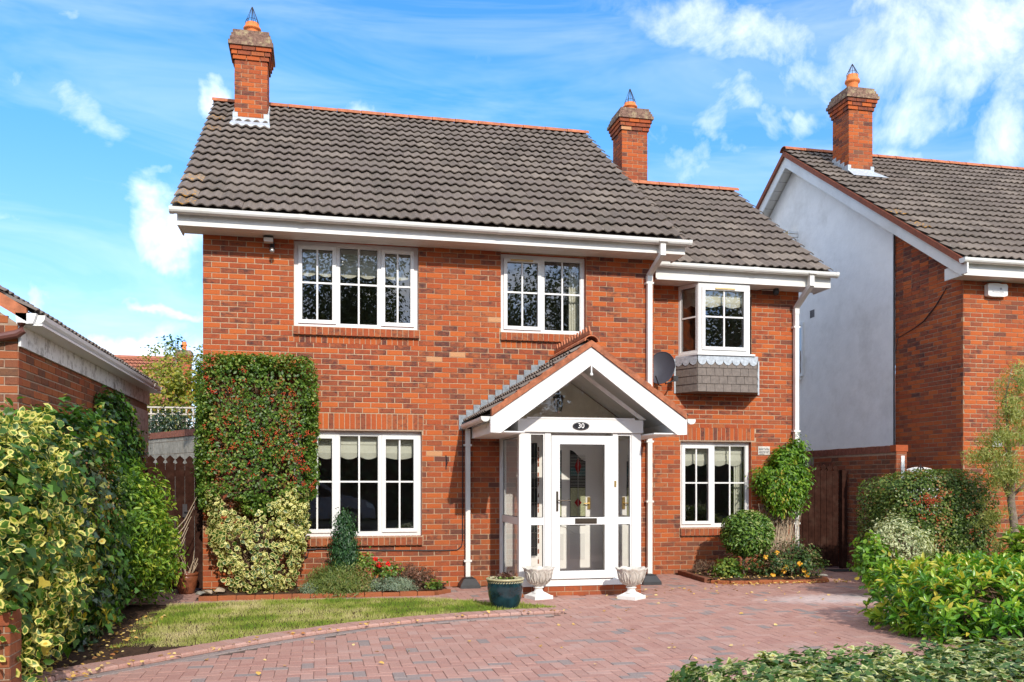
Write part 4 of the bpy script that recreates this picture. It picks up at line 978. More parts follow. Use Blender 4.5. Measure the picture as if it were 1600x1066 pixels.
# --- porch (part of the house)
PX0, PX1, PY = 4.10, 5.79, -1.30
pb = MB(); pb.box(PX0 + .006, PX1 - .006, PY + .006, -.002, 0, .125); base = pb.build('porch_base', M['mortar'], house)
for (th, ox, oy, L) in ((0, PX0, PY, PX1 - PX0), (R(-90), PX0, 0, 1.3), (R(90), PX1, PY, 1.3)):
    for q in layout(0, L, -.022, .128, [], first=.06):
        b = MB(ox, oy, th); b.box(q[0], q[1], random.uniform(-.002, .002), .03, q[2], q[3], 0, random.uniform(.2, .6), 'k'); b.build('brick', M['brick'], base)
fl = MB(); fl.box(PX0 + .08, PX1 - .08, PY + .06, -.01, .126, .150); fl.build('porch_floor', M['timber'], house)
ps = MB(); ps.box(PX0 - .005, PX1 + .005, PY - .012, PY + .07, .129, .205); ps.build('porch_threshold', M['white'], house)
def frame_panel(name, parent, th, ox, oy, u0, u1, z0, z1, rail, st=.055, D=.06, glass='glass_clear', d=0.0, top=.06, bot=.06, kids=True):
    f = MB(ox, oy, th)
    f.box(u0, u0 + st, d, d + D, z0, z1); f.box(u1 - st, u1, d, d + D, z0, z1); f.box(u0 + st, u1 - st, d, d + D, z0, z0 + bot); f.box(u0 + st, u1 - st, d, d + D, z1 - top, z1)
    f.box(u0 + st, u1 - st, d, d + D, rail[0], rail[1]); fo = f.build(name, M['white'], parent)
    for a, b in ((z0 + bot, rail[0]), (rail[1], z1 - top)):
        gk = MB(ox, oy, th); g_ = .006
        for (e0, e1, r0, r1) in ((u0 + st, u1 - st, a, a + g_), (u0 + st, u1 - st, b - g_, b), (u0 + st, u0 + st + g_, a, b), (u1 - st - g_, u1 - st, a, b)): gk.box(e0, e1, d + .016, d + .024, r0, r1)
        gk.build('gasket', M['black'], fo)
        g = MB(ox, oy, th); g.add([(u0 + st, d + .03, a), (u1 - st, d + .03, a), (u1 - st, d + .03, b), (u0 + st, d + .03, b)], [(0, 1, 2, 3)]); g.build('pane', M[glass], fo)
    return fo
RL = (.937, 1.035)
posts = MB()
for a, b in ((PX0, 4.245), (5.655, PX1), (4.448, 4.532), (5.392, 5.452)): posts = MB(); posts.box(a, b, PY, PY + .09, .205, 2.16); posts.build('porch_post', M['white'], house)
for a in (PX0, PX1 - .07): posts = MB(); posts.box(a, a + .07, -.07, -.002, .14, 2.16); posts.build('porch_post', M['white'], house)
frame_panel('porch_sidelight', house, 0, 0, PY + .01, 4.247, 4.446, .205, 2.158, RL, .016, .06, bot=.075, top=.03)
frame_panel('porch_sidelight', house, 0, 0, PY + .01, 5.454, 5.653, .205, 2.158, RL, .016, .06, bot=.075, top=.03)
frame_panel('porch_side_window', house, R(-90), PX0 + .015, -.072, 0, 1.13, .14, 2.16, RL, .05, .05, top=.05)
frame_panel('porch_side_window', house, R(90), PX1 - .015, PY + .092, 0, 1.13, .14, 2.16, RL, .05, .05, top=.05)
door = frame_panel('porch_door', house, 0, 0, PY - .012, 4.536, 5.388, .222, 2.12, (.937, 1.035), .115, .07, top=.115, bot=.105)
dh = MB(0, 0, 0); dh.box(4.600, 4.626, PY - .024, PY - .012, .98 + .14, 1.38); dh.tube([(4.613, PY - .02, 1.262), (4.613, PY - .065, 1.262), (4.78, PY - .068, 1.258)], [.009, .009, .008], 8); dh.build('door_handle', M['bronze'], door)
lb = MB(); lb.box(4.86, 5.16, PY - .022, PY - .012, .952, 1.022); lb.box(4.885, 5.135, PY - .028, PY - .022, .968, 1.008); lb.build('letter_box', M['bronze'], door)
dbell = MB(); dbell.box(5.41, 5.436, PY - .012, PY, 1.44, 1.52); dbell.build('door_bell', M['brass'], house)
# beam with gable glazing above
bm = MB(); bm.box(PX0 - .02, PX1 + .02, PY - .03, PY + .09, 2.163, 2.335); bm.box(PX0 - .02, PX0 + .06, PY + .09, 0, 2.163, 2.30); bm.box(PX1 - .06, PX1 + .02, PY + .09, 0, 2.163, 2.30)
bm.box(PX0 + .10, PX1 - .10, PY - .036, PY + .02, 2.336, 2.360); bm.build('porch_beam', M['white'], house)
PC = 4.945; PRZ = 3.235; HALF = 1.30; slope = .70; PYF = -1.75
def pz(x): return PRZ - abs(x - PC) * slope       # top of barge line
gg = MB(); gy = PY + .03; gg.add([(PC - .86, gy, 2.345), (PC + .86, gy, 2.345), (PC, gy, 2.345 + .86 * slope)], [(0, 1, 2)]); gg.build('gable_pane', M['glass_clear'], house)
gf = MB()
for s_ in (-1, 1):
    P = [(PC + s_ * .92, 2.345), (PC, 2.345 + .92 * slope), (PC, 2.345 + .84 * slope), (PC + s_ * .83, 2.345)]
    gf.prism(P if s_ < 0 else P[::-1], gy - .03, gy + .02)
gf.build('gable_frame', M['soffit_white'], house)
br = MB()
for s_ in (-1, 1):
    P = [(PC, PRZ), (PC + s_ * HALF, PRZ - HALF * slope), (PC + s_ * HALF, PRZ - HALF * slope - .20), (PC + s_ * (HALF - .12), PRZ - HALF * slope - .205), (PC, PRZ - .235)]
    br.prism(P if s_ > 0 else P[::-1], PYF, PYF + .022)
    P = [(PC, PRZ - .235), (PC + s_ * (HALF - .12), PRZ - HALF * slope - .205 + .0), (PC + s_ * (HALF - .14), PRZ - HALF * slope - .18), (PC, PRZ - .205)]
    br.prism(P if s_ < 0 else P[::-1], PYF - .008, PYF)
    x = PC + s_ * HALF; br.box(min(x, x + s_ * .012), max(x, x + s_ * .012), PYF - .005, PYF + .10, PRZ - HALF * slope - .20, PRZ - HALF * slope + .0)
br.build('bargeboard', M['white'], house)
fi = MB(); fi.lathe(PC, PYF - .018, [(.001, 2.86), (.018, 2.865), (.022, 2.88), (.018, 2.895), (.009, 2.90), (.009, 3.03), (.001, 3.03)], 10); fi.build('finial', M['white'], house, True)
# porch ceiling and side soffits
so = MB()
for s_ in (-1, 1):
    a, b = PC + s_ * (HALF - .02), PC
    for y0, y1 in ((PYF + .022, PY - .03), (PY - .03, 0)):
        P = [(a, y0, PRZ - HALF * slope - .06), (b, y0, PRZ - .10), (b, y1, PRZ - .10), (a, y1, PRZ - HALF * slope - .06)]; so.add(P, [(0, 1, 2, 3)])
    xw = PX0 - .02 if s_ < 0 else PX1 + .02; xe = PC + s_ * (HALF - .06)
    so.box(min(xw, xe), max(xw, xe), PYF + .022, -.002, PRZ - HALF * slope - .195, PRZ - HALF * slope - .180)
    so.box(min(xe, xe + s_ * .02), max(xe, xe + s_ * .02), PYF + .1, -.002, PRZ - HALF * slope - .195, PRZ - HALF * slope - .03)
so.build('porch_soffit', M['ceiling'], house)
pdk = MB()
ptop = PRZ + .045
for s_ in (-1, 1):
    E_ = (PC + s_ * (HALF + .03), -.005 if s_ < 0 else PYF + .05, ptop - (HALF + .03) * slope); U_ = (0, -1, 0) if s_ < 0 else (0, 1, 0)
    d, N_, S_ = roof_slope(house, E_, U_, (-s_, 0, 0), math.atan(slope), 1.695, (HALF + .03) / math.cos(math.atan(slope)), 6, 60, w=.28, stuff_name='porch_tiles')
    pdk.add(d, [(0, 1, 2, 3)])
pdk.build('porch_roof', M['tile'], house)
vt = MB()   # terracotta verge tiles along the barge
for s_ in (-1, 1):
    n = 8
    for k in range(n):
        xa, xb = HALF * k / n, HALF * (k + 1) / n; za, zb_ = PRZ + .085 - xa * slope, PRZ + .085 - xb * slope + .016
        P = [(PC + s_ * xa, za), (PC + s_ * xb, zb_), (PC + s_ * xb, zb_ - .095), (PC + s_ * xa, za - .08)]
        t_ = MB(); t_.prism(P if s_ > 0 else P[::-1], PYF - .02 - random.random() * .01, PYF + .07, rv=random.random()); t_.build('verge_tile', M['verge_clay'], house)
ridge_tiles(house, (PC, PYF - .03, PRZ + .10), (PC, .0, PRZ + .10), .085, .30, 'terracotta', .7)
n = 13
for k in range(n):
    y_ = -1.72 + k * 1.70 / n; cb = MB(PC, y_, R(90)); w = 1.70 / n
    cb.prism([(0, PRZ + .17), (w * .98, PRZ + .17), (w * .98, PRZ + .205), (w * .78, PRZ + .225), (w * .62, PRZ + .27), (w * .49, PRZ + .285), (w * .36, PRZ + .27), (w * .2, PRZ + .225), (0, PRZ + .205)], -.010, .010)
    cb.build('crest_tile', M['terracotta'], house)
fl = MB()      # stepped lead on the wall
for s_ in (-1, 1):
    for k in range(12):
        x = PC + s_ * (.16 + k * .107); zt = PRZ + .12 - abs(x - PC) * slope
        x2 = x + s_ * .107; fl.box(min(x, x2) + .003, max(x, x2) - .003, -.012 - .002 * (k % 2), -.004, zt - .16, zt + .05)
tag(fl.build('stepped_flashing', M['lead_dark'], house), kind='stuff')
gutter(house, (PC - HALF - .07, -.02, PRZ - HALF * slope + .0), (PC - HALF - .07, PYF + .04, PRZ - HALF * slope - .0), .052); gutter(house, (PC + HALF + .07, PYF - .02, PRZ - HALF * slope), (PC + HALF + .07, -.02, PRZ - HALF * slope), .052)
square_pipe(house, 3.625, -.06, .10, 2.27, .066, clips=(.36, 2.02))
cab = MB(); cab.tube([(3.56, -.012, 2.36), (3.558, -.012, .66), (3.54, -.012, .58), (3.48, -.012, .53), (3.3, -.012, .525), (2.4, -.012, .54), (1.5, -.012, .575), (1.40, -.012, .57), (1.38, -.02, .47), (1.32, -.02, .43), (1.27, -.02, .45), (1.25, -.02, .55)], .008, 6)
cab.tube([(1.5, -.02, .57), (1.30, -.025, .565), (1.24, -.03, .45), (1.20, -.04, .36)], .008, 6); cab.build('wall_cable', M['black'], house)

# inside the porch: cream plaster, white front door with stained glass, leaded side light
ip = MB(); ip.prism([(PC - 1.0, 2.27), (PC + 1.0, 2.27), (PC + 1.0, 2.43), (PC, 3.125), (PC - 1.0, 2.43)], -.034, -.022); ip.build('porch_plaster', M['plaster'], house)
FD = MB(.25); FD.box(4.50, 5.45, .05, .09, .15, 2.18); FD.box(4.42, 4.50, .0, .09, .15, 2.25); FD.box(5.45, 5.52, -.01, .09, .15, 2.25); FD.box(4.42, 5.52, -.012, .09, 2.18, 2.27)
FD.box(3.87, 4.22, -.02, -.004, .15, 2.27); FD.box(4.22, 4.42, -.015, .08, .15, .42); FD.box(4.22, 4.42, -.015, .08, 2.08, 2.25); FD.box(4.22, 4.42, -.01, .08, .93, .99)

fdoor = FD.build('front_door', M['ceiling'], house)
def arch(x0, x1, z0, z1, left):
    n = 12; P = [(x0, z0), (x1, z0)]
    for i in range(n + 1):
        t_ = i / n; x = x1 + (x0 - x1) * t_; s2 = t_ if not left else 1 - t_
        P.append((x, z1 - .16 * (.5 + .5 * math.cos(math.pi * s2))))
    return P
for nm, pts, mt in (('stained_pane', arch(4.66, 4.80, .86, 1.98, True), 'darkglass'), ('stained_pane', arch(4.93, 5.17, .86, 1.98, False), 'darkglass')):
    a = MB(.25); a.prism(pts, .040, .049); a.build(nm, M[mt], fdoor)
sg = MB(.25); sg.box(4.935, 5.165, .034, .040, 1.00, 1.42); sg.box(4.665, 4.795, .034, .040, 1.00, 1.42); sg.build('pale_pane', M['paleglass'], fdoor)
sg = MB(.25)
for cz, h_, w_ in ((1.74, .13, .05), (1.20, .07, .055)): sg.prism([(5.05 - w_, cz), (5.05, cz - h_), (5.05 + w_, cz), (5.05, cz + h_)], .024, .033)
sg.build('red_lozenge', M['redglass'], fdoor)
sg = MB(.25); sg.box(4.935, 5.165, .034, .039, 1.60, 1.72); sg.box(4.665, 4.795, .034, .039, 1.62, 1.72); sg.build('teal_band', M['tealglass'], fdoor)
le = MB(.25); le.box(5.046, 5.054, .022, .032, .88, 1.9)
for k in range(22): le.box(4.665, 4.795, .0335, .0345, 1.44 + k * .022, 1.446 + k * .022); le.box(4.935, 5.165, .0325, .0335, 1.44 + k * .022, 1.446 + k * .022)
le.build('leading', M['chrome'], fdoor)
hd = MB(.25); hd.box(5.20, 5.245, .035, .05, 1.10, 1.28); hd.tube([(5.22, .04, 1.19), (5.22, .0, 1.19), (5.13, -.002, 1.185)], .008, 8); hd.build('door_handle', M['brass'], fdoor)
pn = MB(.25)
for x0, x1 in ((4.62, 4.83), (4.93, 5.16)):
    for z0, z1 in ((.36, .74),):
        pn.box(x0, x1, .040, .050, z0, z1)
pn.tube([(4.62, .045, .80), (4.75, .045, .86), (4.86, .045, .84), (4.98, .045, .75), (5.10, .045, .73)], .008, 6); pn.build('door_panel', M['white'], fdoor)
sl = MB(.25); sl.add([(4.22, .03, .42), (4.42, .03, .42), (4.42, .03, 2.08), (4.22, .03, 2.08)], [(0, 1, 2, 3)]); sl.build('sidelight_pane', M['darkglass'], fdoor)
ll = MB(.25)
for z in np.arange(.56, 2.0, .22):
    ll.tube([(4.22, .022, z), (4.25, .022, z - .05), (4.25, .022, z - .05), (4.30, .022, z - .02), (4.42, .022, z - .02)], .004, 4); ll.tube([(4.25, .022, z + .03), (4.22, .022, z)], .004, 4)
ll.tube([(4.38, .022, .45), (4.38, .022, 2.06)], .004, 4); ll.build('leading', M['chrome'], fdoor)
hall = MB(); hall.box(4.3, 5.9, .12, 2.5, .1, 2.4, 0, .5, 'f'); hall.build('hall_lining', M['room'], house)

# ================================================================== NEIGHBOURING BUILDINGS
nb = thing('brick_house', (11.79, -.1, 0), 'neighbouring brick house with a tall white rendered gable wall, right of the side gate', 'house')
NX = 11.79
f = MB(0, -.1); wall_face(f, NX, 18.4, 0, 5.0, [(14.6, 16.8, 3.5, 4.8), (14.6, 16.8, .8, 2.2)]); nw = f.build('wall', [M['mortar'], M['brick']], nb)
rest = brickwork(nw, nb, 0, 0, -.1, layout(NX, 18.4, 0, 4.98, [(14.6, 16.8, 3.5, 4.8), (14.6, 16.8, .8, 2.2)]), 110, 'brick', lambda x, y, z: 1.7 < z < 4.9 and x < 13.1)
tag(rest.build('brickwork', M['brick'], nw), kind='stuff')
for z0, z1 in ((3.5, 4.8), (.8, 2.2)): window(nb, 14.6, 16.8, z0, z1, -.02, [(14.66, 15.3, True), (15.35, 16.05, False), (16.1, 16.74, True)])
rl = MB(); rl.box(14.4, 17, .2, 2.5, .5, 4.9, 0, .5, 'f'); rl.build('room_lining', M['room'], nb)
# side wall, brick part (faces -X), u runs towards the camera
f = MB(NX, 1.64, R(-90)); f.add([(0, .006, 0), (1.74, .006, 0), (1.74, .006, 4.9), (0, .006, 6.1)], [(0, 1, 2, 3)]); ns = f.build('side_wall', [M['mortar_dark'], M['brick']], nb)
sb = layout(0, 1.74, 0, 4.92, []); rest = brickwork(ns, nb, R(-90), NX, 1.64, sb, 160, 'brick', lambda x, y, z: z > 1.8)
z = 4.875
while z < 6.0:
    for q in layout(0, 1.74 - (z + .04 - 4.86) / .70, z, z + .0745, []): add_stuff_brick(rest, q)
    z += .075
tag(rest.build('brickwork', M['brick'], ns), kind='stuff')
wr = MB(NX - .03, 10.5, R(-90)); L_ = 10.5 - 1.64
ya = 10.5 - 5.03
wr.add([(0, 0, 0), (L_, 0, 0), (L_, 0, 6.12), (ya, 0, 8.45), (0, 0, 4.75)], [(0, 1, 2, 3, 4)]); wr.add([(L_, 0, 0), (L_, .03, 0), (L_, .03, 6.12), (L_, 0, 6.12)], [(0, 1, 2, 3)])
wr.build('rendered_wall', M['render'], nb)
tr = MB(); tr.tube([(NX - .035, 1.625, 2.1), (NX - .035, 1.625, 6.1)], .014, 6); tr.build('wall_cable', M['wire'], nb)
ck = MB(); ck.tube([(NX - .008, -.02 + .3, 4.76), (NX - .008, .55, 4.50), (NX - .008, .85, 4.3), (NX - .008, 1.1, 4.22), (NX - .008, 1.55, 4.12), (NX - .008, 1.61, 3.9)], [.008, .014, .012, .007, .006, .006], 4); ck.build('wall_cable', M['wire'], nb)  # crack in the brickwork, modelled as a thin dark tube
nw_ = MB(); nw_.box(18.3, 18.4, -.09, 10.4, 0, 5.0); nw_.box(11.8, 18.4, 10.4, 10.5, 0, 4.7); nw_.build('rear_wall', M['brick'], nb)
NP = math.atan(3.72 / 5.53)
dk = MB(); d, a_, b_ = roof_slope(nb, (11.47, -.52, 5.03), (1, 0, 0), (0, 1, 0), NP, 7.2, math.hypot(5.53, 3.72), 19, 240, lichen=.06)
dk.add(d, [(0, 1, 2, 3)]); dk.add([(11.47, 10.6, 4.99), (18.6, 10.6, 4.99), (18.6, 5.0, 8.72), (11.47, 5.0, 8.72)], [(0, 1, 2, 3)]); dk.build('roof', M['tile'], nb)
ridge_tiles(nb, (11.44, 5.01, 8.78), (18.7, 5.01, 8.78))
gb = MB()      # bargeboards, seen on the gable (plane x = 11.5)
ty = lambda y: 8.70 - abs(y - 5.01) * (3.72 / 5.53)
P = [(-.42, ty(-.42)), (5.01, 8.66), (10.5, ty(10.5)), (10.5, ty(10.5) - .28), (5.01, 8.39), (-.42, ty(-.42) - .27)]
gb.prism([(y, z_ - .0) for y, z_ in P], 11.495, 11.515, 'x'); 
gb.box(11.49, 11.52, -.55, -.40, 4.80, 5.03)
gb.build('bargeboard', M['soffit_white'], nb)
vg = MB(); P = [(-.48, ty(-.48) + .05), (5.01, 8.74), (10.55, ty(10.5) + .05), (10.55, ty(10.5) - .06), (5.01, 8.63), (-.48, ty(-.48) - .06)]; vg.prism(P, 11.45, 11.494, 'x'); vg.build('verge', M['verge'], nb)
sf = MB()
for s_ in (0, 1):
    for k in range(26):
        ys = [5.0 - k * .205, 5.0 - (k + 1) * .205 + .006] if s_ == 0 else [5.02 + k * .205, 5.02 + (k + 1) * .205 - .006]
        if ys[1] > 10.5: break
        sf.add([(11.516, ys[0], ty(ys[0]) - .20), (NX - .01, ys[0], ty(ys[0]) - .20), (NX - .01, ys[1], ty(ys[1]) - .20), (11.516, ys[1], ty(ys[1]) - .20)], [(0, 1, 2, 3)])
tag(sf.build('soffit', M['soffit_white'], nb), kind='stuff')
fascia(nb, 11.52, 18.6, -.44, 4.79, 4.98, -.1); gutter(nb, (11.43, -.52, 5.035), (18.7, -.52, 5.02), .066)
nw3 = window(nb, .15, .80, 3.80, 4.97, -.035, [(.205, .745, False)], th=R(-90), ox=NX - .03, oy=5.49, bars=False)
ws = MB(); ws.box(NX - .12, NX - .02, 4.78, 5.5, 3.73, 3.79); ws.build('window_sill', M['render'], nb)
ag = MB()
for k in range(4): ag.box(NX - .04, NX - .029, 4.28 + k * .045, 4.30 + k * .045, 5.0, 5.16)
ag.build('air_vent', M['wire'], nb)
vx = MB(); vx.box(NX - .25, NX - .03, 4.95, 5.25, 6.55, 7.0); vx.build('extractor_box', M['aged_tan'], nb)
vy = MB()
for k in range(6): vy.box(NX - .26, NX - .03, 4.92, 4.948, 6.56 + k * .075, 6.62 + k * .075)
vy.build('vent_louvre', M['render'], nb)
ch3 = chimney(nb, 12.125, 12.675, 3.60, 4.18, 7.5, 9.14, 9.60, .42, .22)
zn = lambda y: 5.03 + (y + .52) * math.tan(NP)
lf = MB(); lf.box(12.10, 12.70, 3.586, 3.598, 7.80, 7.93); lf.box(12.10, 12.17, 3.584, 3.597, 7.93, 8.0); lf.box(12.62, 12.70, 3.584, 3.597, 7.93, 8.0)
lf.add([(12.06, 3.32, zn(3.32) + .085), (12.86, 3.32, zn(3.32) + .085), (12.70, 3.597, 7.90), (12.10, 3.597, 7.90)], [(0, 1, 2, 3)])
for k in range(4): y_ = 3.60 + k * .145; lf.box(12.108, 12.12, y_, y_ + .14, zn(y_) + .04, zn(y_) + .21)
lf.build('lead_flashing', M['lead'], ch3)
# alarm box
al = thing('alarm_box', (12.376, -.13, 4.64), 'white burglar alarm box high on the neighbouring brick wall under its gutter', 'alarm box')
ab = MB(); P = [(12.19, 4.57), (12.20, 4.55), (12.26, 4.535), (12.50, 4.54), (12.56, 4.56), (12.565, 4.72), (12.54, 4.75), (12.46, 4.745), (12.38, 4.755), (12.22, 4.75), (12.19, 4.73)]
ab.prism(P, -.185, -.10); ab.build('cover', M['white'], al)
ab = MB(); ab.prism([(12.40, 4.66), (12.43, 4.69), (12.46, 4.66), (12.43, 4.645)], -.187, -.1855); ab.build('logo', M['sign_grey'], al)
ab = MB(); x = 12.27
for w in (.022, .012, .018, .012, .02, .014, .016, .024, .012): ab.box(x, x + w, -.187, -.1855, 4.605, 4.605 + random.choice((.012, .02, .014))); x += w + .008
tag(ab.build('lettering', M['sign_grey'], al), kind='stuff')
ab = MB(); x = 12.40
for w in (.012, .01, .014, .012): ab.box(x, x + w, -.187, -.1855, 4.578, 4.588); x += w + .006
tag(ab.build('small_lettering', M['sign_grey'], al), kind='stuff')

# --- garage on the left
ga = thing('brick_garage', (-1.06, -4.0, 0), 'low brick garage with a peeling white fascia behind the left hedge', 'garage')
GX, GY0, GY1 = -1.06, -4.02, 2.0
f = MB(GX, GY0, R(90)); wall_face(f, 0, GY1 - GY0, 0, 2.95, []); gs = f.build('side_wall', [M['mortar_dark'], M['brick_dark']], ga)
rest = brickwork(gs, ga, R(90), GX, GY0, layout(0, 4.3, 0, 2.70, [], course=.076), 90, 'brick_dark', lambda x, y, z: z > 1.9)
tag(rest.build('brickwork', M['brick_dark'], gs), kind='stuff')
f = MB(0, GY0); wall_face(f, -5.0, GX, 0, 2.9, []); f.add([(-5.0, .006, 2.9), (GX, .006, 2.9), (-3.0, .006, 4.2)], [(0, 1, 2)]); gf_ = f.build('front_wall', [M['mortar_dark'], M['brick_dark']], ga)
rest = brickwork(gf_, ga, 0, 0, GY0, layout(-3.2, GX, 0, 2.9, [], course=.076, first=GX - .225 * 20), 30, 'brick_dark', lambda x, y, z: z > 2.0 and x > -1.7)
z = 2.9
while z < 4.1:
    for q in layout(-3.2, GX - (z - 2.85) / .62, z, z + .0755, []): add_stuff_brick(rest, q)
    z += .076
tag(rest.build('brickwork', M['brick_dark'], gf_), kind='stuff')
gw = MB(); gw.box(-1.09, -1.052, .30, 2.02, 0, 2.6); gw.build('rendered_panel', M['white_old'], ga)
gfa = MB(); gfa.box(GX + .003, -1.035, GY0 - .01, .60, 2.70, 2.90); gfa.box(GX + .003, -1.032, .605, 2.02, 2.70, 2.91); gfa.build('fascia', M['white_old'], ga)
gso = MB(); gso.box(-1.05, -.86, GY0 - .02, 2.02, 2.885, 2.905); gso.build('soffit', M['white'], ga)
gutter(ga, (-.905, GY0 - .0, 2.98), (-.905, 1.95, 2.97), .058, 'white', joints=9)
hp = MB(); hp.prism([(-1.07, 2.99), (-.90, 2.99), (-.93, 2.90), (-1.06, 2.89)], GY0 - .05, GY0 - .0); hp.build('gutter_outlet', M['white'], ga)
bp = MB(); bp.tube([(-1.02, GY0 - .045, 2.90), (-1.02, GY0 - .045, 2.83), (-1.06, GY0 - .05, 2.80), (-1.5, GY0 - .05, 2.70), (-2.2, GY0 - .05, 2.55)], .038, 10); bp.build('downpipe', M['upvc_brown'], ga)
GP = R(31.5)
dk = MB(); d, a_, b_ = roof_slope(ga, (-.93, GY0 - .05, 2.975), (0, 1, 0), (-1, 0, 0), GP, 6.05, 2.7, 9, 120, w=.28)
dk.add(d, [(0, 1, 2, 3)]); dk.add([(-5.3, GY0, 2.95), (-5.3, 2, 2.95), (-3.2, 2, 4.36), (-3.2, GY0, 4.36)], [(0, 1, 2, 3)]); dk.build('roof', M['tile'], ga)
ridge_tiles(ga, (-3.22, GY0, 4.42), (-3.22, 2.02, 4.42))
vt = MB()
for k in range(9):
    x0 = -.98 - k * .28; z0 = 2.975 + k * .28 * math.tan(GP)
    t_ = MB(); t_.prism([(x0, z0 - .06), (x0, z0 + .06), (x0 - .28, z0 + .06 + .28 * math.tan(GP)), (x0 - .28, z0 - .06 + .28 * math.tan(GP))], GY0 - .05, GY0 - .005); t_.build('verge_tile', M['terracotta'], ga)

# --- distant house behind
dh_ = thing('distant_house', (-6, 30, 0), 'distant house with a red tiled roof, small skylight and chimney, far behind the left gate', 'house')
f = MB(); f.box(-15, -5.9, 32.2, 38, 0, 4.3); f.build('wall', M['render'], dh_)
f = MB()
rows = 20
for k in range(rows):
    z0, z1 = 4.2 + k * .1875, 4.2 + (k + 1) * .1875; y0, y1 = 31.5 + k * .24, 31.5 + (k + 1) * .24
    n = 44
    for i in range(n):
        x0 = -15 + 9.3 * i / n; x1 = -15 + 9.3 * (i + 1) / n; xm = (x0 + x1) / 2
        f.add([(x0 + .01, y0, z0 + .06), (xm, y0, z0 + .12), (x1 - .01, y0, z0 + .06), (x1 - .01, y1, z1 + .01), (xm, y1, z1 + .06), (x0 + .01, y1, z1 + .01)], [(0, 1, 4, 5), (1, 2, 3, 4)], 0, random.random())
tag(f.build('roof', M['mulch'], dh_), kind='stuff')
f = MB(); f.add([(-15, 31.5, 4.15), (-5.7, 31.5, 4.15), (-5.7, 36.3, 7.9), (-15, 36.3, 7.9)], [(0, 1, 2, 3)]); f.add([(-15, 41, 4.1), (-5.7, 41, 4.1), (-5.7, 36.3, 7.9), (-15, 36.3, 7.9)], [(0, 1, 2, 3)]); f.build('roof_deck', M['mulch'], dh_)
f = MB(); f.tube([(-15, 36.3, 7.98), (-5.65, 36.3, 7.98)], .13, 8); f.build('ridge', M['mulch'], dh_)
sk = MB(); sk.box(-8.75, -7.55, 33.9, 34.0, 6.02, 6.10); sk.add([(-8.8, 33.9, 6.15), (-7.5, 33.9, 6.15), (-7.5, 35.0, 7.02), (-8.8, 35.0, 7.02)], [(0, 1, 2, 3)]); sk.build('skylight', M['lead'], dh_)
chimney(dh_, -5.72, -5.05, 36.0, 36.7, 5, 7.95, 8.42, .5, .12)

# ================================================================== WALLS, GATES, FENCES
gwl = thing('garden_wall', (10.7, 2, 0), 'brown brick garden wall between the two houses beside the right hand gate', 'wall')
f = MB(10.6, 8.0, R(-90)); wall_face(f, 0, 8.03, 0, 2.10, []); f.box(0, 8.03, .012, .19, 0, 2.09); f2 = f.build('wall_body', [M['mortar_dark'], M['brick_dark']], gwl)
rest = brickwork(f2, gwl, R(-90), 10.6, 8.0, layout(0, 8.03, 0, 1.96, [(4.85, 5.62, 1.72, 2.0)]), 120, 'brick_dark', lambda x, y, z: y < 5.2 and z > .3)
for q in layout(0, .2, 0, 2.0, []):
    b = MB(10.6, -.03, 0); b.box(q[0], q[1], -.005, .02, q[2], q[3], 0, .3, 'k'); k = len(rest.v); rest.v += b.v; rest.f += [tuple(k + i for i in f_) for f_ in b.f]; rest.m += b.m; rest.rv += b.rv
tag(rest.build('brickwork', M['brick_dark'], f2), kind='stuff')
for k in range(100):
    u = k * .08
    if u > 7.98: break
    b = MB(10.6, 8.0, R(-90)); b.box(u + .004, u + .076, -.004 + random.uniform(-.004, .003), .20, 1.985, 2.10 + random.uniform(-.006, .004), 0, random.random()); b.build('coping_brick', M['coping'], gwl)
b = MB(); b.box(10.59, 10.81, -.045, .10, 2.0, 2.105, 0, .3); b.build('coping_brick', M['brick'], gwl)
for a_, c_ in ((4.87, 5.23), (5.25, 5.60)):
    b = MB(10.6, 8.0, R(-90)); b.box(a_, c_, -.012, .03, 1.74, 1.97); b.build('block', M['block'], gwl)
sgn = thing('wall_sign', (10.72, -.05, 1.7), 'narrow weathered white strip on the end of the garden wall', 'sign'); b = MB(); b.box(10.685, 10.745, -.05, -.036, 1.45, 1.93); b.build('strip', M['white_old'], sgn)
# white arched gate between wall and neighbour
ga2 = thing('arched_gate', (11.3, .3, 0), 'white arched side gate top with black scroll ornament, above the clipped berry hedge', 'gate')
P = [(10.82, 0), (11.74, 0)] + [(11.28 + .46 * math.cos(t_), 1.48 + .28 * math.sin(t_)) for t_ in np.linspace(0, math.pi, 15)]
b = MB(); b.prism(P, .28, .31); b.build('panel', M['white'], ga2)
b = MB()
for k in range(7): b.box(10.93 + k * .115, 10.936 + k * .115, .275, .279, 0, 1.48 + .27 * math.sin(math.acos(max(-1, min(1, (10.93 + k * .115 - 11.28) / .46)))))
tag(b.build('board_joint', M['wire'], ga2), kind='stuff')
b = MB()
for s_ in (-1, 1): b.tube([(11.28 + s_ * (.02 + .05 * math.sin(t_)), .27, 1.66 + .10 * math.cos(t_)) for t_ in np.linspace(0, 4.6, 12)], .009, 5)
b.tube([(11.28, .27, 1.58), (11.28, .27, 1.80)], .009, 5); b.build('scroll_ornament', M['wire'], ga2)

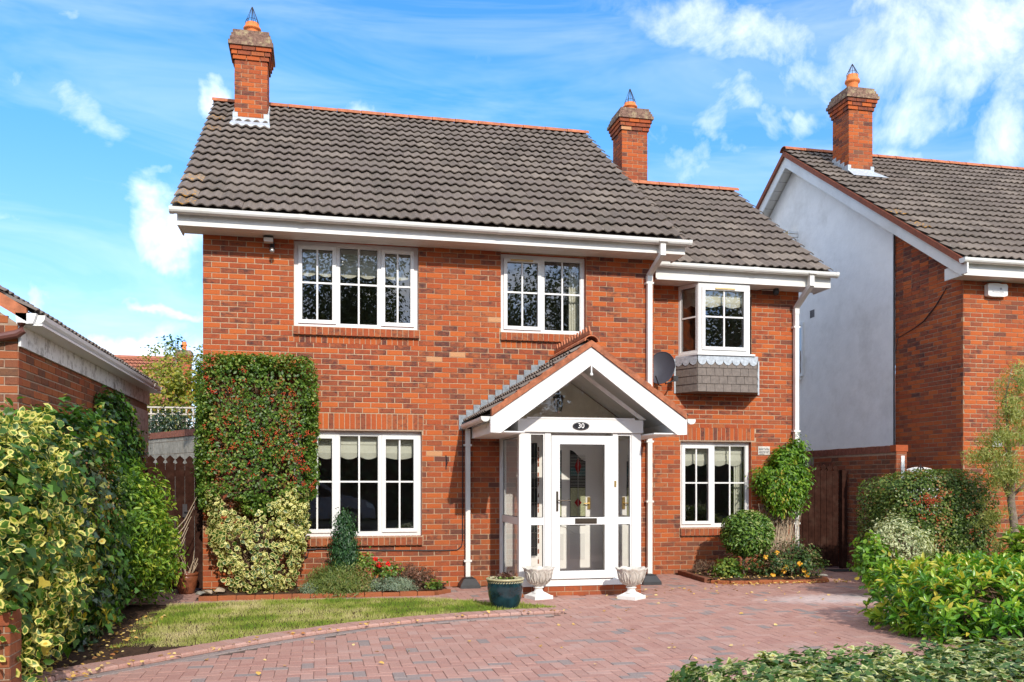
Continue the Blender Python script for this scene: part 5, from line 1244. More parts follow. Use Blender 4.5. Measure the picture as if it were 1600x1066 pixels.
def picket_gate(name, x0, x1, y, z0, ztop, label, n, mat='gate', dz=0.0):
    g = thing(name, ((x0 + x1) / 2, y, 0), label, 'gate'); w = (x1 - x0) / n
    for i in range(n):
        a, b_ = x0 + i * w + .003, x0 + (i + 1) * w - .003; m_ = (a + b_) / 2; h = (b_ - a) / 2; zt = ztop + dz * i + random.uniform(-.006, .006)
        P = [(a, z0 + random.uniform(0, .012)), (b_, z0), (b_, zt - .115), (m_ + h * .55, zt - .10), (m_ + h * .95, zt - .055), (m_, zt), (m_ - h * .95, zt - .055), (m_ - h * .55, zt - .10), (a, zt - .115)]
        p_ = MB(); p_.prism(P, y + random.uniform(-.004, .004), y + .022); p_.build('plank', M[mat], g)
    for k in (.25, 1.0, ztop - .32):
        r_ = MB(); r_.box(x0, x1, y + .03, y + .07, z0 + k, z0 + k + .09); r_.build('rail', M[mat], g)
    return g
gL = picket_gate('timber_gate', -1.04, -.02, .30, .03, 1.87, 'dark brown picket topped timber gate between garage and house', 8)
b = MB(); b.box(-.30, -.24, .275, .30, 1.02, 1.20); b.tube([(-.27, .28, 1.1), (-.27, .24, 1.1), (-.18, .24, 1.1)], .008, 6); b.build('latch', M['wire'], gL)
gR = picket_gate('timber_gate', 9.50, 10.42, 1.30, .03, 1.81, 'dark brown weathered timber gate between the house and garden wall', 8)
b = MB(); b.box(10.43, 10.53, 1.20, 1.30, 0, 1.72); b.build('gate_post', M['gate'], gR)
dm = tag(MB().build('doormat', M['mat']), 'small dark mat lying in front of the right timber gate', 'mat')
b = MB(); b.prism([(9.98, .72), (10.42, .66), (10.47, 1.02), (10.02, 1.10)], .004, .012, 'z'); dm.data = b.mesh('doormat', M['mat'])

bwl = thing('block_wall', (-1.2, 5, 0), 'grey concrete block wall with brown brick coping behind the left gate', 'wall')
a0, b0 = Vector((-2.1, 6.2, 0)), Vector((-.2, 3.0, 0)); L = (b0 - a0).length; th = math.atan2((b0 - a0).y, (b0 - a0).x)
f = MB(a0.x, a0.y, th); f.box(0, L, .006, .2, 0, 2.32); bo = f.build('wall_body', M['mortar_dark'], bwl)
for q in layout(0, L, 0, 2.32, [], stretch=.45, course=.225):
    b = MB(a0.x, a0.y, th); b.box(q[0], q[1], random.uniform(-.004, .002), .03, q[2], q[3]); b.build('block', M['block'], bwl)
for k in range(int(L / .11)):
    b = MB(a0.x, a0.y, th); b.box(k * .11 + .004, k * .11 + .106, -.02, .22, 2.325, 2.44 + random.uniform(-.006, .005), 0, random.random()); b.build('coping_brick', M['coping'], bwl)
tf = thing('trellis_fence', (-1.3, 6, 0), 'pale square lattice trellis above the grey block wall', 'fence'); 
for k in range(14):
    x = -2.2 + k * .135; b = MB(); b.box(x, x + .03, 6.40, 6.42, 2.0, 3.0); b.build('slat', M['stone'], tf)
for k in range(7): b = MB(); b.box(-2.25, -.35, 6.38, 6.40, 2.2 + k * .135, 2.23 + k * .135); b.build('slat', M['stone'], tf)

# low front boundary: brick pier left, ivy covered wall right
def low_wall(name, x0, x1, y0, y1, z1, label, solo=60, cap=True):
    w = thing(name, ((x0 + x1) / 2, (y0 + y1) / 2, 0), label, 'wall'); b = MB(); b.box(x0 + .006, x1 - .006, y0 + .006, y1 - .006, 0, z1 - .08); bo = b.build('wall_body', M['mortar_dark'], w)
    st = MB()
    for (th, ox, oy, L) in ((0, x0, y0, x1 - x0), (R(90), x1, y0, y1 - y0), (R(-90), x0, y1, y1 - y0), (R(180), x1, y1, x1 - x0)):
        for q in layout(0, L, 0, z1 - .085, []):
            if th in (0, R(90)) and solo > 0 and q[2] > .15: b = MB(ox, oy, th); b.box(q[0], q[1], random.uniform(-.003, .003), .03, q[2], q[3], 0, random.uniform(.1, .8), 'k'); b.build('brick', M['brick_dark'], bo); solo -= 1
            else: b = MB(ox, oy, th); b.box(q[0], q[1], 0, .03, q[2], q[3], 0, .4, 'k'); k = len(st.v); st.v += b.v; st.f += [tuple(k + i for i in f_) for f_ in b.f]; st.m += b.m; st.rv += b.rv
    tag(st.build('brickwork', M['brick_dark'], bo), kind='stuff'); n = round((x1 - x0) / .078); s_ = (x1 - x0) / n
    for k in range(n): b = MB(); b.box(x0 + k * s_ + .004, x0 + (k + 1) * s_ - .004, y0 - .012, y1 + .012, z1 - .085, z1 + random.uniform(-.004, .003), 0, random.uniform(.2, .8)); b.build('coping_brick', M['brick_dark'], w)
    return w
low_wall('brick_pier', -1.45, -.40, -6.35, -6.12, .66, 'end of a low red brick wall at the lower left corner, below the variegated hedge')
low_wall('low_brick_wall', 3.45, 9.5, -8.62, -8.40, .40, 'low brick wall almost hidden under pale variegated ivy in the lower right', 70)

# ================================================================== THINGS ON THE WALLS
sl = thing('security_light', (.86, -.05, 4.75), 'black security light with white sensor head under the left eaves', 'light')
b = MB(); b.box(.805, .925, -.16, -.04, 4.775, 4.83); b.build('lamp_head', M['soffit_white'], sl); b = MB(); b.box(.80, .93, -.17, -.035, 4.832, 4.845); b.box(.89, .94, -.05, 0, 4.70, 4.80); b.tube([(.90, -.05, 4.75), (.90, -.10, 4.68), (.91, -.14, 4.66)], .022, 8); b.build('bracket', M['black'], sl)
b = MB(); b.lathe(.915, -.15, [(.001, 4.62), (.03, 4.63), (.034, 4.66), (.02, 4.69), (.001, 4.69)], 12); b.build('sensor', M['chrome'], sl, True)
s2 = thing('security_camera', (8.95, .85, 4.68), 'small black dome camera hanging under the right eaves', 'camera')
b = MB(); b.lathe(8.95, .80, [(.001, 4.60), (.035, 4.61), (.05, 4.64), (.05, 4.68), (.04, 4.715), (.001, 4.715)], 14); b.build('dome', M['black'], s2, True); b = MB(); b.tube([(8.9, .80, 4.70), (8.75, .82, 4.70), (8.6, .9, 4.685)], .006, 5); b.build('lead_wire', M['wire'], s2)
ds = thing('satellite_dish', (6.95, .80, 3.2), 'dark grey satellite dish on the wall beside the tile hung bay', 'satellite dish')
b = MB(); n = 20; c_ = Vector((6.86, .60, 3.30)); ax = Vector((-.62, -.76, .22)).normalized(); u_ = ax.cross(Vector((0, 0, 1))).normalized(); v_ = u_.cross(ax); V = []
for i in range(6):
    r_ = .265 * i / 5; 
    for k in range(n): a = 2 * math.pi * k / n; V.append(tuple(c_ + u_ * (r_ * .86 * math.cos(a)) + v_ * (r_ * math.sin(a)) + ax * (r_ * r_ * .9)))
b.add(V, [(i * n + k, i * n + (k + 1) % n, (i + 1) * n + (k + 1) % n, (i + 1) * n + k) for i in range(5) for k in range(n)]); V2 = [tuple(Vector(q) - ax * .008) for q in V]; b.add(V2, [((i + 1) * n + k, (i + 1) * n + (k + 1) % n, i * n + (k + 1) % n, i * n + k) for i in range(5) for k in range(n)])
b.tube([V[5 * n + k % n] for k in range(n + 1)], .006, 5, cap=False); b.build('reflector', M['dish'], ds, True)
b = MB(); b.tube([(6.86, .62, 3.25), (6.90, .55, 3.06), (7.08, .62, 3.13), (7.16, .8, 3.17), (7.17, .97, 3.17)], .012, 6); b.tube([tuple(c_ - v_ * .28), tuple(c_ - v_ * .30 + ax * .12), tuple(c_ - v_ * .22 + ax * .30)], .010, 6); b.build('mounting_arm', M['black'], ds)
b = MB(); b.box(7.12, 7.20, .76, .86, 3.14, 3.22); b.build('mounting_clamp', M['black'], ds)
hs_ = thing('house_number', (4.934, -1.34, 2.30), 'black oval plaque with white house number 30 on the porch beam', 'sign')
b = MB(); b.prism([(4.934 + .113 * math.cos(a), 2.247 + .052 * math.sin(a)) for a in np.linspace(0, 2 * math.pi, 33)[:-1]], -1.345, -1.3305); b.build('plaque', M['plaque'], hs_)
b = MB(); b.tube([(4.934 + .104 * math.cos(a), -1.346, 2.247 + .045 * math.sin(a)) for a in np.linspace(0, 2 * math.pi, 41)], .0016, 4, cap=False); b.build('plaque_rim', M['chrome'], hs_)
text_obj('lettering', '30', .092, (4.934, -1.347, 2.247), (R(90), 0, 0), M['letter_white'], hs_)
wsn = thing('wall_sign', (8.82, .96, 2.04), 'small white notice on the brick wall above the green climber', 'sign')
b = MB(); b.box(8.715, 8.93, .968, .978, 1.965, 2.105); b.build('board', M['stone'], wsn); b = MB()
for k, (z_, segs) in enumerate(((2.075, ((8.725, 8.76), (8.765, 8.80), (8.81, 8.84), (8.85, 8.90))), (2.05, ((8.725, 8.81), (8.83, 8.87), (8.875, 8.915))), (2.024, ((8.735, 8.85), (8.855, 8.915))), (1.998, ((8.725, 8.80), (8.81, 8.85), (8.86, 8.90))), (1.978, ((8.735, 8.83),)))):
    for a, c_ in segs: b.box(a, c_, .9655, .9675, z_ - .006, z_ + (.006 if k in (1, 3) else .002))
tag(b.build('lettering', M['sign_ink'], wsn), kind='stuff')
ws2 = thing('wall_sign', (12.43, -.12, 2.16), 'small grey white plate on the neighbouring brick front wall behind the feathery tree', 'sign')
b = MB(); b.box(12.33, 12.52, -.118, -.106, 2.08, 2.24); b.build('board', M['stone'], ws2); b = MB()
for k in range(3): b.box(12.35 + k * .055, 12.385 + k * .055, -.1205, -.1185, 2.11, 2.21)
tag(b.build('lettering', M['sign_grey'], ws2), kind='stuff')
hk = thing('wall_bracket', (3.32, -.02, 1.8), 'small black scrolled hanging bracket on the wall left of the porch', 'bracket'); b = MB(); b.tube([(3.32, -.005, 1.69), (3.32, -.005, 1.89)], .008, 6); b.tube([(3.32, -.01, 1.86), (3.335, -.05, 1.85), (3.34, -.08, 1.81), (3.33, -.05, 1.77), (3.325, -.01, 1.74)], .006, 6); b.build('hook', M['wire'], hk)
ln = thing('hanging_lantern', (4.745, -.9, 2.6), 'dark hanging lantern inside the porch gable window', 'lantern')
b = MB(); b.tube([(4.745, -.9, 2.98), (4.745, -.9, 2.74)], .004, 5); b.lathe(4.745, -.9, [(.006, 2.75), (.018, 2.735), (.02, 2.715), (.075, 2.675), (.085, 2.655), (.062, 2.65)], 6); b.build('lamp_cap', M['wire'], ln)
b = MB(); b.lathe(4.745, -.9, [(.060, 2.65), (.052, 2.55), (.035, 2.47), (.001, 2.45)], 6)
b.build('lantern_glass', M['glass_clear'], ln); b = MB()
for k in range(6): a = 2 * math.pi * k / 6; b.tube([(4.745 + .062 * math.cos(a), -.9 + .062 * math.sin(a), 2.65), (4.745 + .054 * math.cos(a), -.9 + .054 * math.sin(a), 2.55), (4.745 + .036 * math.cos(a), -.9 + .036 * math.sin(a), 2.47)], .006, 4)
b.tube([(4.745, -.9, 2.64), (4.745, -.9, 2.52)], .014, 6); b.build('lantern_frame', M['wire'], ln)

# ================================================================== POTS
def urn(loc, label, rot=0):
    t_ = thing('stone_urn', loc, label, 'urn', 'cast stone urns beside the porch door'); x, y, z = 0, 0, 0
    m_ = Matrix.Identity(4)
    b = MB(loc[0], loc[1], rot); b.box(-.135, .135, -.135, .135, 0, .045); b.add([(-.12, -.12, .045), (.12, -.12, .045), (.12, .12, .045), (-.12, .12, .045), (-.06, -.06, .085), (.06, -.06, .085), (.06, .06, .085), (-.06, .06, .085)], [(0, 1, 5, 4), (1, 2, 6, 5), (2, 3, 7, 6), (3, 0, 4, 7)]); b.build('plinth', M['urn_low'], t_)
    b = MB(loc[0], loc[1], rot); b.lathe(0, 0, [(.085, .08), (.060, .095), (.050, .12), (.052, .135), (.068, .142), (.070, .152), (.055, .160), (.050, .17)], 24); b.build('stem', M['urn_low'], t_, True)
    b = MB(loc[0], loc[1], rot); prof = [(.045, .165), (.085, .18), (.120, .21), (.145, .25), (.160, .30), (.172, .34), (.190, .375), (.205, .395), (.198, .398), (.175, .375), (.14, .33), (.06, .31), (.001, .31)]
    def lob(a, i):
        s_ = [0, .03, .06, .08, .08, .07, .07, .09, .09, .05, 0, 0, 0][i]; return s_ * (abs(math.sin(4.5 * a)) - .5) + .25 * s_ * math.sin(27 * a)
    b.lathe(0, 0, prof, 96, mod=lob)
    n = 96; off = len(b.v) - len(prof) * n
    for i in (6, 7, 8, 9):
        for k in range(n):
            vx = b.v[off + i * n + k]; a = 2 * math.pi * k / n; b.v[off + i * n + k] = (vx[0], vx[1], vx[2] + .020 * (abs(math.sin(4.5 * a)) - .5) * (1 if i > 6 else .6))
    b.build('bowl', M['stone'], t_, True)
    lv = MB(loc[0], loc[1], rot)
    for k in range(9):
        a = 2 * math.pi * (k + .5) / 9
        for s_ in (-1, 0, 1):
            pts = []
            for (r_, z_, sp) in ((.098, .186, .05), (.138, .225, .20), (.162, .275, .27), (.172, .33, .20), (.188, .365, .05)):
                aa = a + s_ * sp; pts.append(((r_ + .004) * math.cos(aa), (r_ + .004) * math.sin(aa), z_))
            lv.tube(pts, [.004, .007, .007, .006, .003], 5)
    lv.build('leaf_relief', M['stone'], t_, True)
    b = MB(loc[0], loc[1], rot); b.lathe(0, 0, [(.15, .345), (.001, .36)], 16); b.build('compost', M['soil'], t_)
    return t_
urn((4.31, -1.52, 0), 'white cast stone urn left of the porch door, behind the teal pot', .3)
urn((5.47, -1.80, 0), 'white cast stone urn right of the porch door', .7)
bp_ = thing('glazed_planter', (3.70, -2.32, 0), 'large dark teal glazed planter with cream rim at the lawn corner', 'planter')
b = MB(); b.lathe(3.70, -2.32, [(.001, .0), (.135, .0), (.150, .02), (.185, .10), (.205, .18), (.212, .25), (.208, .30), (.205, .335)], 40); b.build('body', M['glaze'], bp_, True)
b = MB(); b.lathe(3.70, -2.32, [(.205, .335), (.226, .345), (.230, .358), (.222, .366), (.195, .366), (.185, .33)], 40); b.build('rim', M['glaze_rim'], bp_, True)
b = MB()
for k in range(40):
    a = 2 * math.pi * k / 40; b.tube([(3.70 + .210 * math.cos(a), -2.32 + .210 * math.sin(a), .315), (3.70 + .210 * math.cos(a + .10), -2.32 + .210 * math.sin(a + .10), .330)], .006, 5)
tag(b.build('rope_band', M['glaze_rim'], bp_), kind='stuff')
b = MB(); b.lathe(3.70, -2.32, [(.19, .335), (.001, .345)], 20); b.build('compost', M['soil'], bp_)
n = 90; P = np.c_[3.70 + rs.normal(size=n) * .06, -2.32 + rs.normal(size=n) * .06, .36 + rs.random_sample(n) * .05]; N, D = orient(rnd(n), .3, .6, .6)
tag(leaf_mesh('withered_sprigs', P, N, D, .03 + .03 * rs.random_sample(n), 'oval', .5, rvs(n), 'deadleaf', bp_), kind='stuff')
n = 60; P = np.c_[3.66 + rs.normal(size=n) * .07, -2.36 + rs.normal(size=n) * .05, .35 + rs.random_sample(n) * .02]; N, D = orient(rnd(n), .6, .6, .6)
tag(leaf_mesh('seedlings', P, N, D, .02 + .02 * rs.random_sample(n), 'oval', .6, rvs(n), 'rose', bp_), kind='stuff')
pb_ = thing('brown_pot', (-.21, .05, 0), 'brown glazed plant pot with bare twigs in front of the left gate', 'pot')
b = MB(); b.lathe(-.21, .0, [(.001, 0), (.095, 0), (.10, .01), (.125, .08), (.142, .17), (.150, .235), (.142, .245), (.156, .25), (.160, .275), (.150, .285), (.135, .28), (.125, .24)], 32); b.build('body', M['brownpot'], pb_, True)
b = MB(); b.lathe(-.21, .0, [(.13, .25), (.001, .255)], 20); b.build('compost', M['soil'], pb_)
b = MB()
for k in range(14):
    a = rs.uniform(0, 6.28); r_ = rs.uniform(.02, .09); h_ = rs.uniform(.10, .34); q = (-.21 + r_ * math.cos(a), r_ * math.sin(a), .25); b.tube([q, (q[0] + .05 * math.cos(a), q[1] + .04 * math.sin(a), .25 + h_ * .6), (q[0] + .09 * math.cos(a + .5), q[1] + .05, .25 + h_)], [.006, .005, .003], 4)
tag(b.build('bare_twig', M['dry'], pb_), kind='stuff')
for k, (x, y, s_, mt, lb_) in enumerate(((.14, -.62, .10, 'tan_stone', 'pale angular stone at the left corner of the flower bed'), (.24, -.55, .12, 'tan_stone', 'larger pale stone leaning at the left end of the flower bed edging'), (.05, -.66, .07, 'block', 'small buff stone chip at the corner of the bed'), (9.12, -.30, .11, 'block', 'flat grey stone at the right end of the rose bed'))):
    b = MB(); u = rnd(14); pts = [(x + q[0] * s_ * 1.0, y + q[1] * s_ * .7, .06 + abs(q[2]) * s_ * (.7 if k < 3 else .3)) for q in u]
    bmm = bpy.data.meshes.new('stone'); import bmesh; bm_ = bmesh.new(); [bm_.verts.new(q) for q in pts]; bmesh.ops.convex_hull(bm_, input=bm_.verts); bm_.to_mesh(bmm); bm_.free(); tag(put('stone', bmm, None, M[mt]), lb_, 'stone')

# ================================================================== PLANTS
def plant(name, loc, label, cat='shrub', group=None): return thing(name, loc, label, cat, group)
def foliage(parent, parts, mat, size, shape='kite', width=.6, up=.5, rand=.7, droop=-.3, solo=0, seed=3, name='foliage', szvar=.4, keep=None, amt=.35, clump=9, spread=.75, inner=0):
    Ps, Ns = [], []
    for kw in parts:
        n_ = kw['n']
        if clump:
            C_, NC = blob(**dict(kw, n=max(6, int(n_ / clump)))); i_ = rs.randint(0, len(C_), n_)
            P = C_[i_] + rs.normal(size=(n_, 3)) * size * spread; N = NC[i_] + rnd(n_) * .45; N /= np.linalg.norm(N, axis=1, keepdims=True)
            if kw.get('zmin') is not None: P[:, 2] = np.maximum(P[:, 2], kw['zmin'])
        else: P, N = blob(**kw)
        Ps.append(P); Ns.append(N)
    P = np.concatenate(Ps); N = np.concatenate(Ns)
    if keep is not None: k = keep(P); P, N = P[k], N[k]
    Nn, D = orient(N, up, rand, droop); sz = size * (1 - szvar / 2 + szvar * rs.random_sample(len(P))); rv = rvs(len(P), P, seed, amt)
    if solo:
        m_ = solo_leaves(parent, P, Nn, D, sz, shape, width, rv, mat, solo); P, Nn, D, sz, rv = P[m_], Nn[m_], D[m_], sz[m_], rv[m_]
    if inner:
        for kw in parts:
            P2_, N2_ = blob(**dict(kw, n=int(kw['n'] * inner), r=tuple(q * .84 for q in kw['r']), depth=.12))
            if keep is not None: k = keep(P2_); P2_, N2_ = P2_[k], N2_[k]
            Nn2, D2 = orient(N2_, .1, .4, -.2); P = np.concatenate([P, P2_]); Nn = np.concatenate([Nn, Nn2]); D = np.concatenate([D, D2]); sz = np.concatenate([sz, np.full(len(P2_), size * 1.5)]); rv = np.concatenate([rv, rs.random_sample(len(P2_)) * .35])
    return tag(leaf_mesh(name, P, Nn, D, sz, shape, width, rv, mat, parent), kind='stuff')
def stems(parent, pts_list, mat='bark', name='stem', seg=6, stuff=False):
    b = MB()
    for pts, r_ in pts_list: b.tube(pts, r_, seg)
    o = b.build(name, M[mat], parent, True)
    if stuff: tag(o, kind='stuff')
    return o

# wall shrub: berries above
p = plant('berry_shrub', (.73, -.2, 0), 'tall clipped dark green wall shrub with red berries at the left corner of the house', 'shrub')
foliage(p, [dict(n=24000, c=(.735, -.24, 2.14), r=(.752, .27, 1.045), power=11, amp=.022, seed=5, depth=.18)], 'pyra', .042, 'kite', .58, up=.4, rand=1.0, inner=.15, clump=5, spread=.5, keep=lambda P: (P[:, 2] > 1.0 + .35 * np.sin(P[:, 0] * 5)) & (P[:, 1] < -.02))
core(p, (.735, -.22, 2.1), (.70, .16, 1.0), power=6)
bp = []
for cx, cz, n_, s_ in ((1.30, 2.0, 26, .16), (1.42, 1.75, 20, .10), (.95, 2.15, 20, .18), (.55, 2.35, 12, .2), (.45, 2.9, 10, .25), (1.0, 1.85, 16, .2), (1.35, 2.7, 10, .2), (.35, 1.9, 10, .2), (.15, 2.7, 8, .12), (.15, 3.0, 6, .1), (.9, 2.6, 12, .25), (1.38, 1.45, 10, .08), (.7, 1.75, 12, .2), (.2, 2.2, 6, .1), (.6, 2.0, 8, .2)):
    for _ in range(max(2, int(n_ * .75))): bp.append((cx + rs.normal() * s_, -.50 - rs.random_sample() * .03, cz + rs.normal() * s_ * .6))
bp = np.array([q for q in bp if -.02 < q[0] < 1.49 and 1.1 < q[2] < 3.15]); clusters(p, 'berries', bp, .0085, 'berry', 9, .018)
p = plant('variegated_shrub', (.7, -.35, 0), 'cream edged variegated shrub spilling below the tall berry shrub, left of the ground floor window', 'shrub')
def taper(P):
    z = P[:, 2]; return (P[:, 0] > .10 + np.clip((.85 - z) * .42, 0, .4)) & (P[:, 0] < 1.40 - np.clip((.75 - z) * .33, 0, .3)) & (P[:, 1] < -.02) & (z < 1.28 + .22 * np.sin(P[:, 0] * 4.2 + 2))
foliage(p, [dict(n=5200, c=(.74, -.33, .75), r=(.70, .38, .95), power=4, amp=.12, seed=8, depth=.38, zmin=.03)], 'euon', .054, 'oval', .62, up=.4, rand=1.5, droop=.2, keep=taper, inner=.3)
core(p, (.74, -.25, .6), (.45, .2, .6))

# the long left hedge: gold variegated, ivy, dark ivy, lime shrub
p = plant('gold_variegated_shrub', (-.8, -5.5, 0), 'large yellow and green variegated hedge shrub at the far left, nearest the camera', 'shrub')
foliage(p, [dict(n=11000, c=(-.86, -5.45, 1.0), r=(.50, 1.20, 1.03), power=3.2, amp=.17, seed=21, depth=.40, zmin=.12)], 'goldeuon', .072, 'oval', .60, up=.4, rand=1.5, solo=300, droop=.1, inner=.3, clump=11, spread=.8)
foliage(p, [dict(n=3600, c=(-.86, -5.3, 1.0), r=(.53, 1.2, .95), power=3.4, amp=.12, seed=21, depth=.2, zmin=.15)], 'ivy', .085, 'ivy', .9, up=.3, rand=.5, keep=lambda P: lump(P * 2, 4, 1) > -.05, name='ivy_leaves')
core(p, (-.86, -5.45, .95), (.42, 1.1, 1.0), power=3.4)
p = plant('ivy_hedge', (-.8, -3.6, 0), 'dark green ivy mass in the middle of the left hedge below the garage wall', 'hedge')
foliage(p, [dict(n=7500, c=(-.82, -3.55, 1.0), r=(.46, 1.30, 1.14), power=3.2, amp=.12, seed=31, depth=.32, zmin=.05)], 'ivy', .068, 'ivy', .85, up=.3, rand=.6, keep=lambda P: lump(P * 1.6, 9, 1) > -.15)
foliage(p, [dict(n=6500, c=(-.84, -3.65, .95), r=(.46, 1.35, 1.05), power=3.2, amp=.12, seed=31, depth=.35, zmin=.05)], 'darkivy', .062, 'ivy', .75, up=.3, rand=.7, name='dark_leaves')
foliage(p, [dict(n=3500, c=(-.80, -3.6, 1.35), r=(.47, .75, .42), power=2.5, amp=.2, seed=33, depth=.25)], 'hedge', .030, 'kite', .6, name='small_leaves', amt=.6)
core(p, (-.84, -3.6, .95), (.38, 1.2, 1.0), power=3)
p = plant('lime_shrub', (-.6, -1.7, 0), 'lime green leafy shrub ending the left hedge in front of the left gate', 'shrub')
foliage(p, [dict(n=8200, c=(-.66, -1.85, .95), r=(.48, 1.0, .66), power=2.3, amp=.16, seed=41, depth=.40, zmin=.1), dict(n=4200, c=(-.52, -1.35, .62), r=(.36, .62, .50), power=2.2, amp=.2, seed=42, depth=.4, zmin=.06)], 'choisya', .072, 'lance', .42, up=.6, rand=.9, droop=.2, inner=.25)
core(p, (-.64, -1.8, .75), (.4, .8, .7)); b = MB()
for k in range(5): x0, y0 = -.30, -1.0 + .12 * k; b.tube([(x0, y0, .45 + .1 * k), (x0 + .14, y0 + .05, .62 + .1 * k), (x0 + .20 + .02 * k, y0 + .1, .80 + .13 * k)], [.007, .006, .003], 4)
tag(b.build('bare_twig', M['dry'], p), kind='stuff')
p = plant('climbing_ivy', (-1.0, -.5, 0), 'dark ivy climbing the end of the garage wall up to its white fascia', 'climber')
foliage(p, [dict(n=7500, c=(-.99, -.55, 1.75), r=(.14, 1.45, .90), power=2.4, amp=.14, seed=51, depth=.5)], 'ivy', .058, 'ivy', .8, up=.25, rand=.6, keep=lambda P: P[:, 2] < 2.66 - np.clip((P[:, 1] + .4) * .42, 0, 1))
foliage(p, [dict(n=2500, c=(-.99, -.55, 1.75), r=(.13, 1.4, .85), power=2.4, amp=.14, seed=51, depth=.5)], 'darkivy', .055, 'ivy', .8, up=.25, rand=.6, name='dark_leaves', keep=lambda P: P[:, 2] < 2.66 - np.clip((P[:, 1] + .4) * .42, 0, 1))

# left flower bed
p = plant('dwarf_conifer', (1.88, -.48, 0), 'small upright dark green conifer in front of the ground floor window', 'conifer')
foliage(p, [dict(n=5500, c=(1.88, -.48, .50), r=(.175, .17, .60), power=1.75, amp=.14, seed=61, depth=.55, zmin=.10)], 'conifer', .045, 'kite', .34, up=.1, rand=.35, droop=1.6); stems(p, [([(1.88, -.48, 0), (1.88, -.48, .8)], [.02, .008])], 'bark', 'trunk')
p = plant('heath_shrub', (1.82, -.66, 0), 'low spreading olive green heath at the foot of the small conifer', 'shrub')
foliage(p, [dict(n=7000, c=(1.80, -.68, .10), r=(.44, .26, .28), power=2.2, amp=.16, seed=62, depth=.6, zmin=.03)], 'heather', .055, 'needle', .17, up=.2, rand=.7, droop=1.1, inner=.15)
for k, (c_, r_, n_, lb_) in enumerate((((1.47, -.72, .06), (.17, .13, .11), 2200, 'small grey green cushion plant left of the heath'), ((2.48, -.66, .06), (.34, .17, .16), 3800, 'wider grey green cushion plant right of the heath'))):
    p = plant('cushion_plant', (c_[0], c_[1], 0), lb_, 'plant', 'grey cushion plants in the left bed'); foliage(p, [dict(n=n_, c=c_, r=r_, power=2.2, amp=.10, seed=70 + k, depth=.5, zmin=.02)], 'grey', .030, 'needle', .26, up=.2, rand=.7, droop=.9)
def flower(parent, c_, r_, mat, n=16):
    u = rnd(n); P = np.array(c_) + u * r_ * .25; N = u + np.array([0, -.6, .5]); D = u + np.array([0, -.2, .2]); tag(leaf_mesh('flower', P, N, D, np.full(n, r_), 'oval', .9, rs.random_sample(n), mat, parent), kind='stuff')
p = plant('red_rose', (2.2, -.5, 0), 'red flowering rose with pale green leaves right of the small conifer', 'rose')
foliage(p, [dict(n=500, c=(2.12, -.5, .42), r=(.22, .14, .12), power=2, amp=.3, seed=71, depth=.8), dict(n=420, c=(2.42, -.52, .30), r=(.20, .14, .14), power=2, amp=.3, seed=72, depth=.8)], 'rose', .042, 'oval', .62)
stems(p, [([(2.25, -.48, .03), (2.22, -.48, .2), (2.05, -.5, .42)], [.012, .01, .006]), ([(2.27, -.5, .03), (2.32, -.5, .2), (2.42, -.52, .40)], [.012, .009, .006]), ([(2.3, -.5, .1), (2.36, -.5, .3), (2.30, -.55, .48)], [.01, .007, .005])], 'twig', 'stem')
for c_ in ((2.283, -.58, .47), (2.345, -.58, .385), (2.45, -.58, .40), (2.32, -.58, .40)): flower(p, c_, .036, 'petal_red')
p = plant('withered_plant', (2.8, -.45, 0), 'withered red brown plant at the right end of the left flower bed', 'plant')
foliage(p, [dict(n=1500, c=(2.80, -.42, .20), r=(.34, .2, .20), power=2, amp=.3, seed=73, depth=.8, zmin=.04)], 'deadleaf', .028, 'kite', .5); core(p, (2.8, -.42, .16), (.28, .16, .22))
p = plant('small_green_plant', (3.08, -.66, 0), 'tiny bright green seedling at the corner of the left bed edging', 'plant'); foliage(p, [dict(n=160, c=(3.06, -.62, .09), r=(.10, .08, .07), power=2, amp=.2, seed=74, depth=.8)], 'rose', .045, 'oval', .7)

# right flower bed
p = plant('topiary_ball', (8.0, .1, 0), 'round clipped bay tree on a thin trunk in front of the right window', 'tree')
foliage(p, [dict(n=4200, c=(8.07, .10, .71), r=(.385, .385, .345), power=2.2, amp=.05, seed=81, depth=.42)], 'bay', .066, 'lance', .46, up=.6, rand=.75, droop=.2, name='crown', inner=.3, clump=0)
stems(p, [([(8.02, .10, .03), (8.0, .10, .22), (8.02, .10, .36), (8.06, .1, .62)], [.026, .022, .022, .012]), ([(8.01, .1, .30), (7.92, .08, .42), (7.86, .1, .55)], [.016, .012, .008]), ([(8.01, .1, .30), (8.14, .1, .44), (8.2, .1, .6)], [.016, .012, .008])], 'bark', 'trunk', 8)
p = plant('wall_climber', (9.0, .85, 0), 'bright green climber bunched against the wall between the right window and downpipe', 'climber')
foliage(p, [dict(n=5200, c=(9.02, .72, 1.52), r=(.44, .26, .46), power=2.3, amp=.22, seed=83, depth=.5), dict(n=1600, c=(9.20, .78, 1.98), r=(.22, .18, .24), power=2, amp=.2, seed=84, depth=.6)], 'creeper', .068, 'lance', .45, up=.7, rand=.8, droop=-.6, inner=.15, clump=14, spread=1.3, keep=lambda P: (P[:, 2] < 1.62 + (P[:, 0] - 8.55) * .9 + .10 * np.sin(P[:, 0] * 17)) & (P[:, 0] > 8.52 + np.clip(1.5 - P[:, 2], 0, 1) * .55) & (P[:, 0] < 9.44 + .05 * np.sin(P[:, 2] * 13)))
b = MB()
for k in range(110):
    x = 8.78 + rs.random_sample() * .55; z0 = .10 + rs.random_sample() * .2; w = rs.normal() * .10
    b.tube([(x, .80 + rs.random_sample() * .14, z0), (x + w * .4 + rs.normal() * .03, .84, z0 + .35), (x + w + rs.normal() * .04, .78 + rs.random_sample() * .12, 1.15)], [.004, .004, .003], 3)
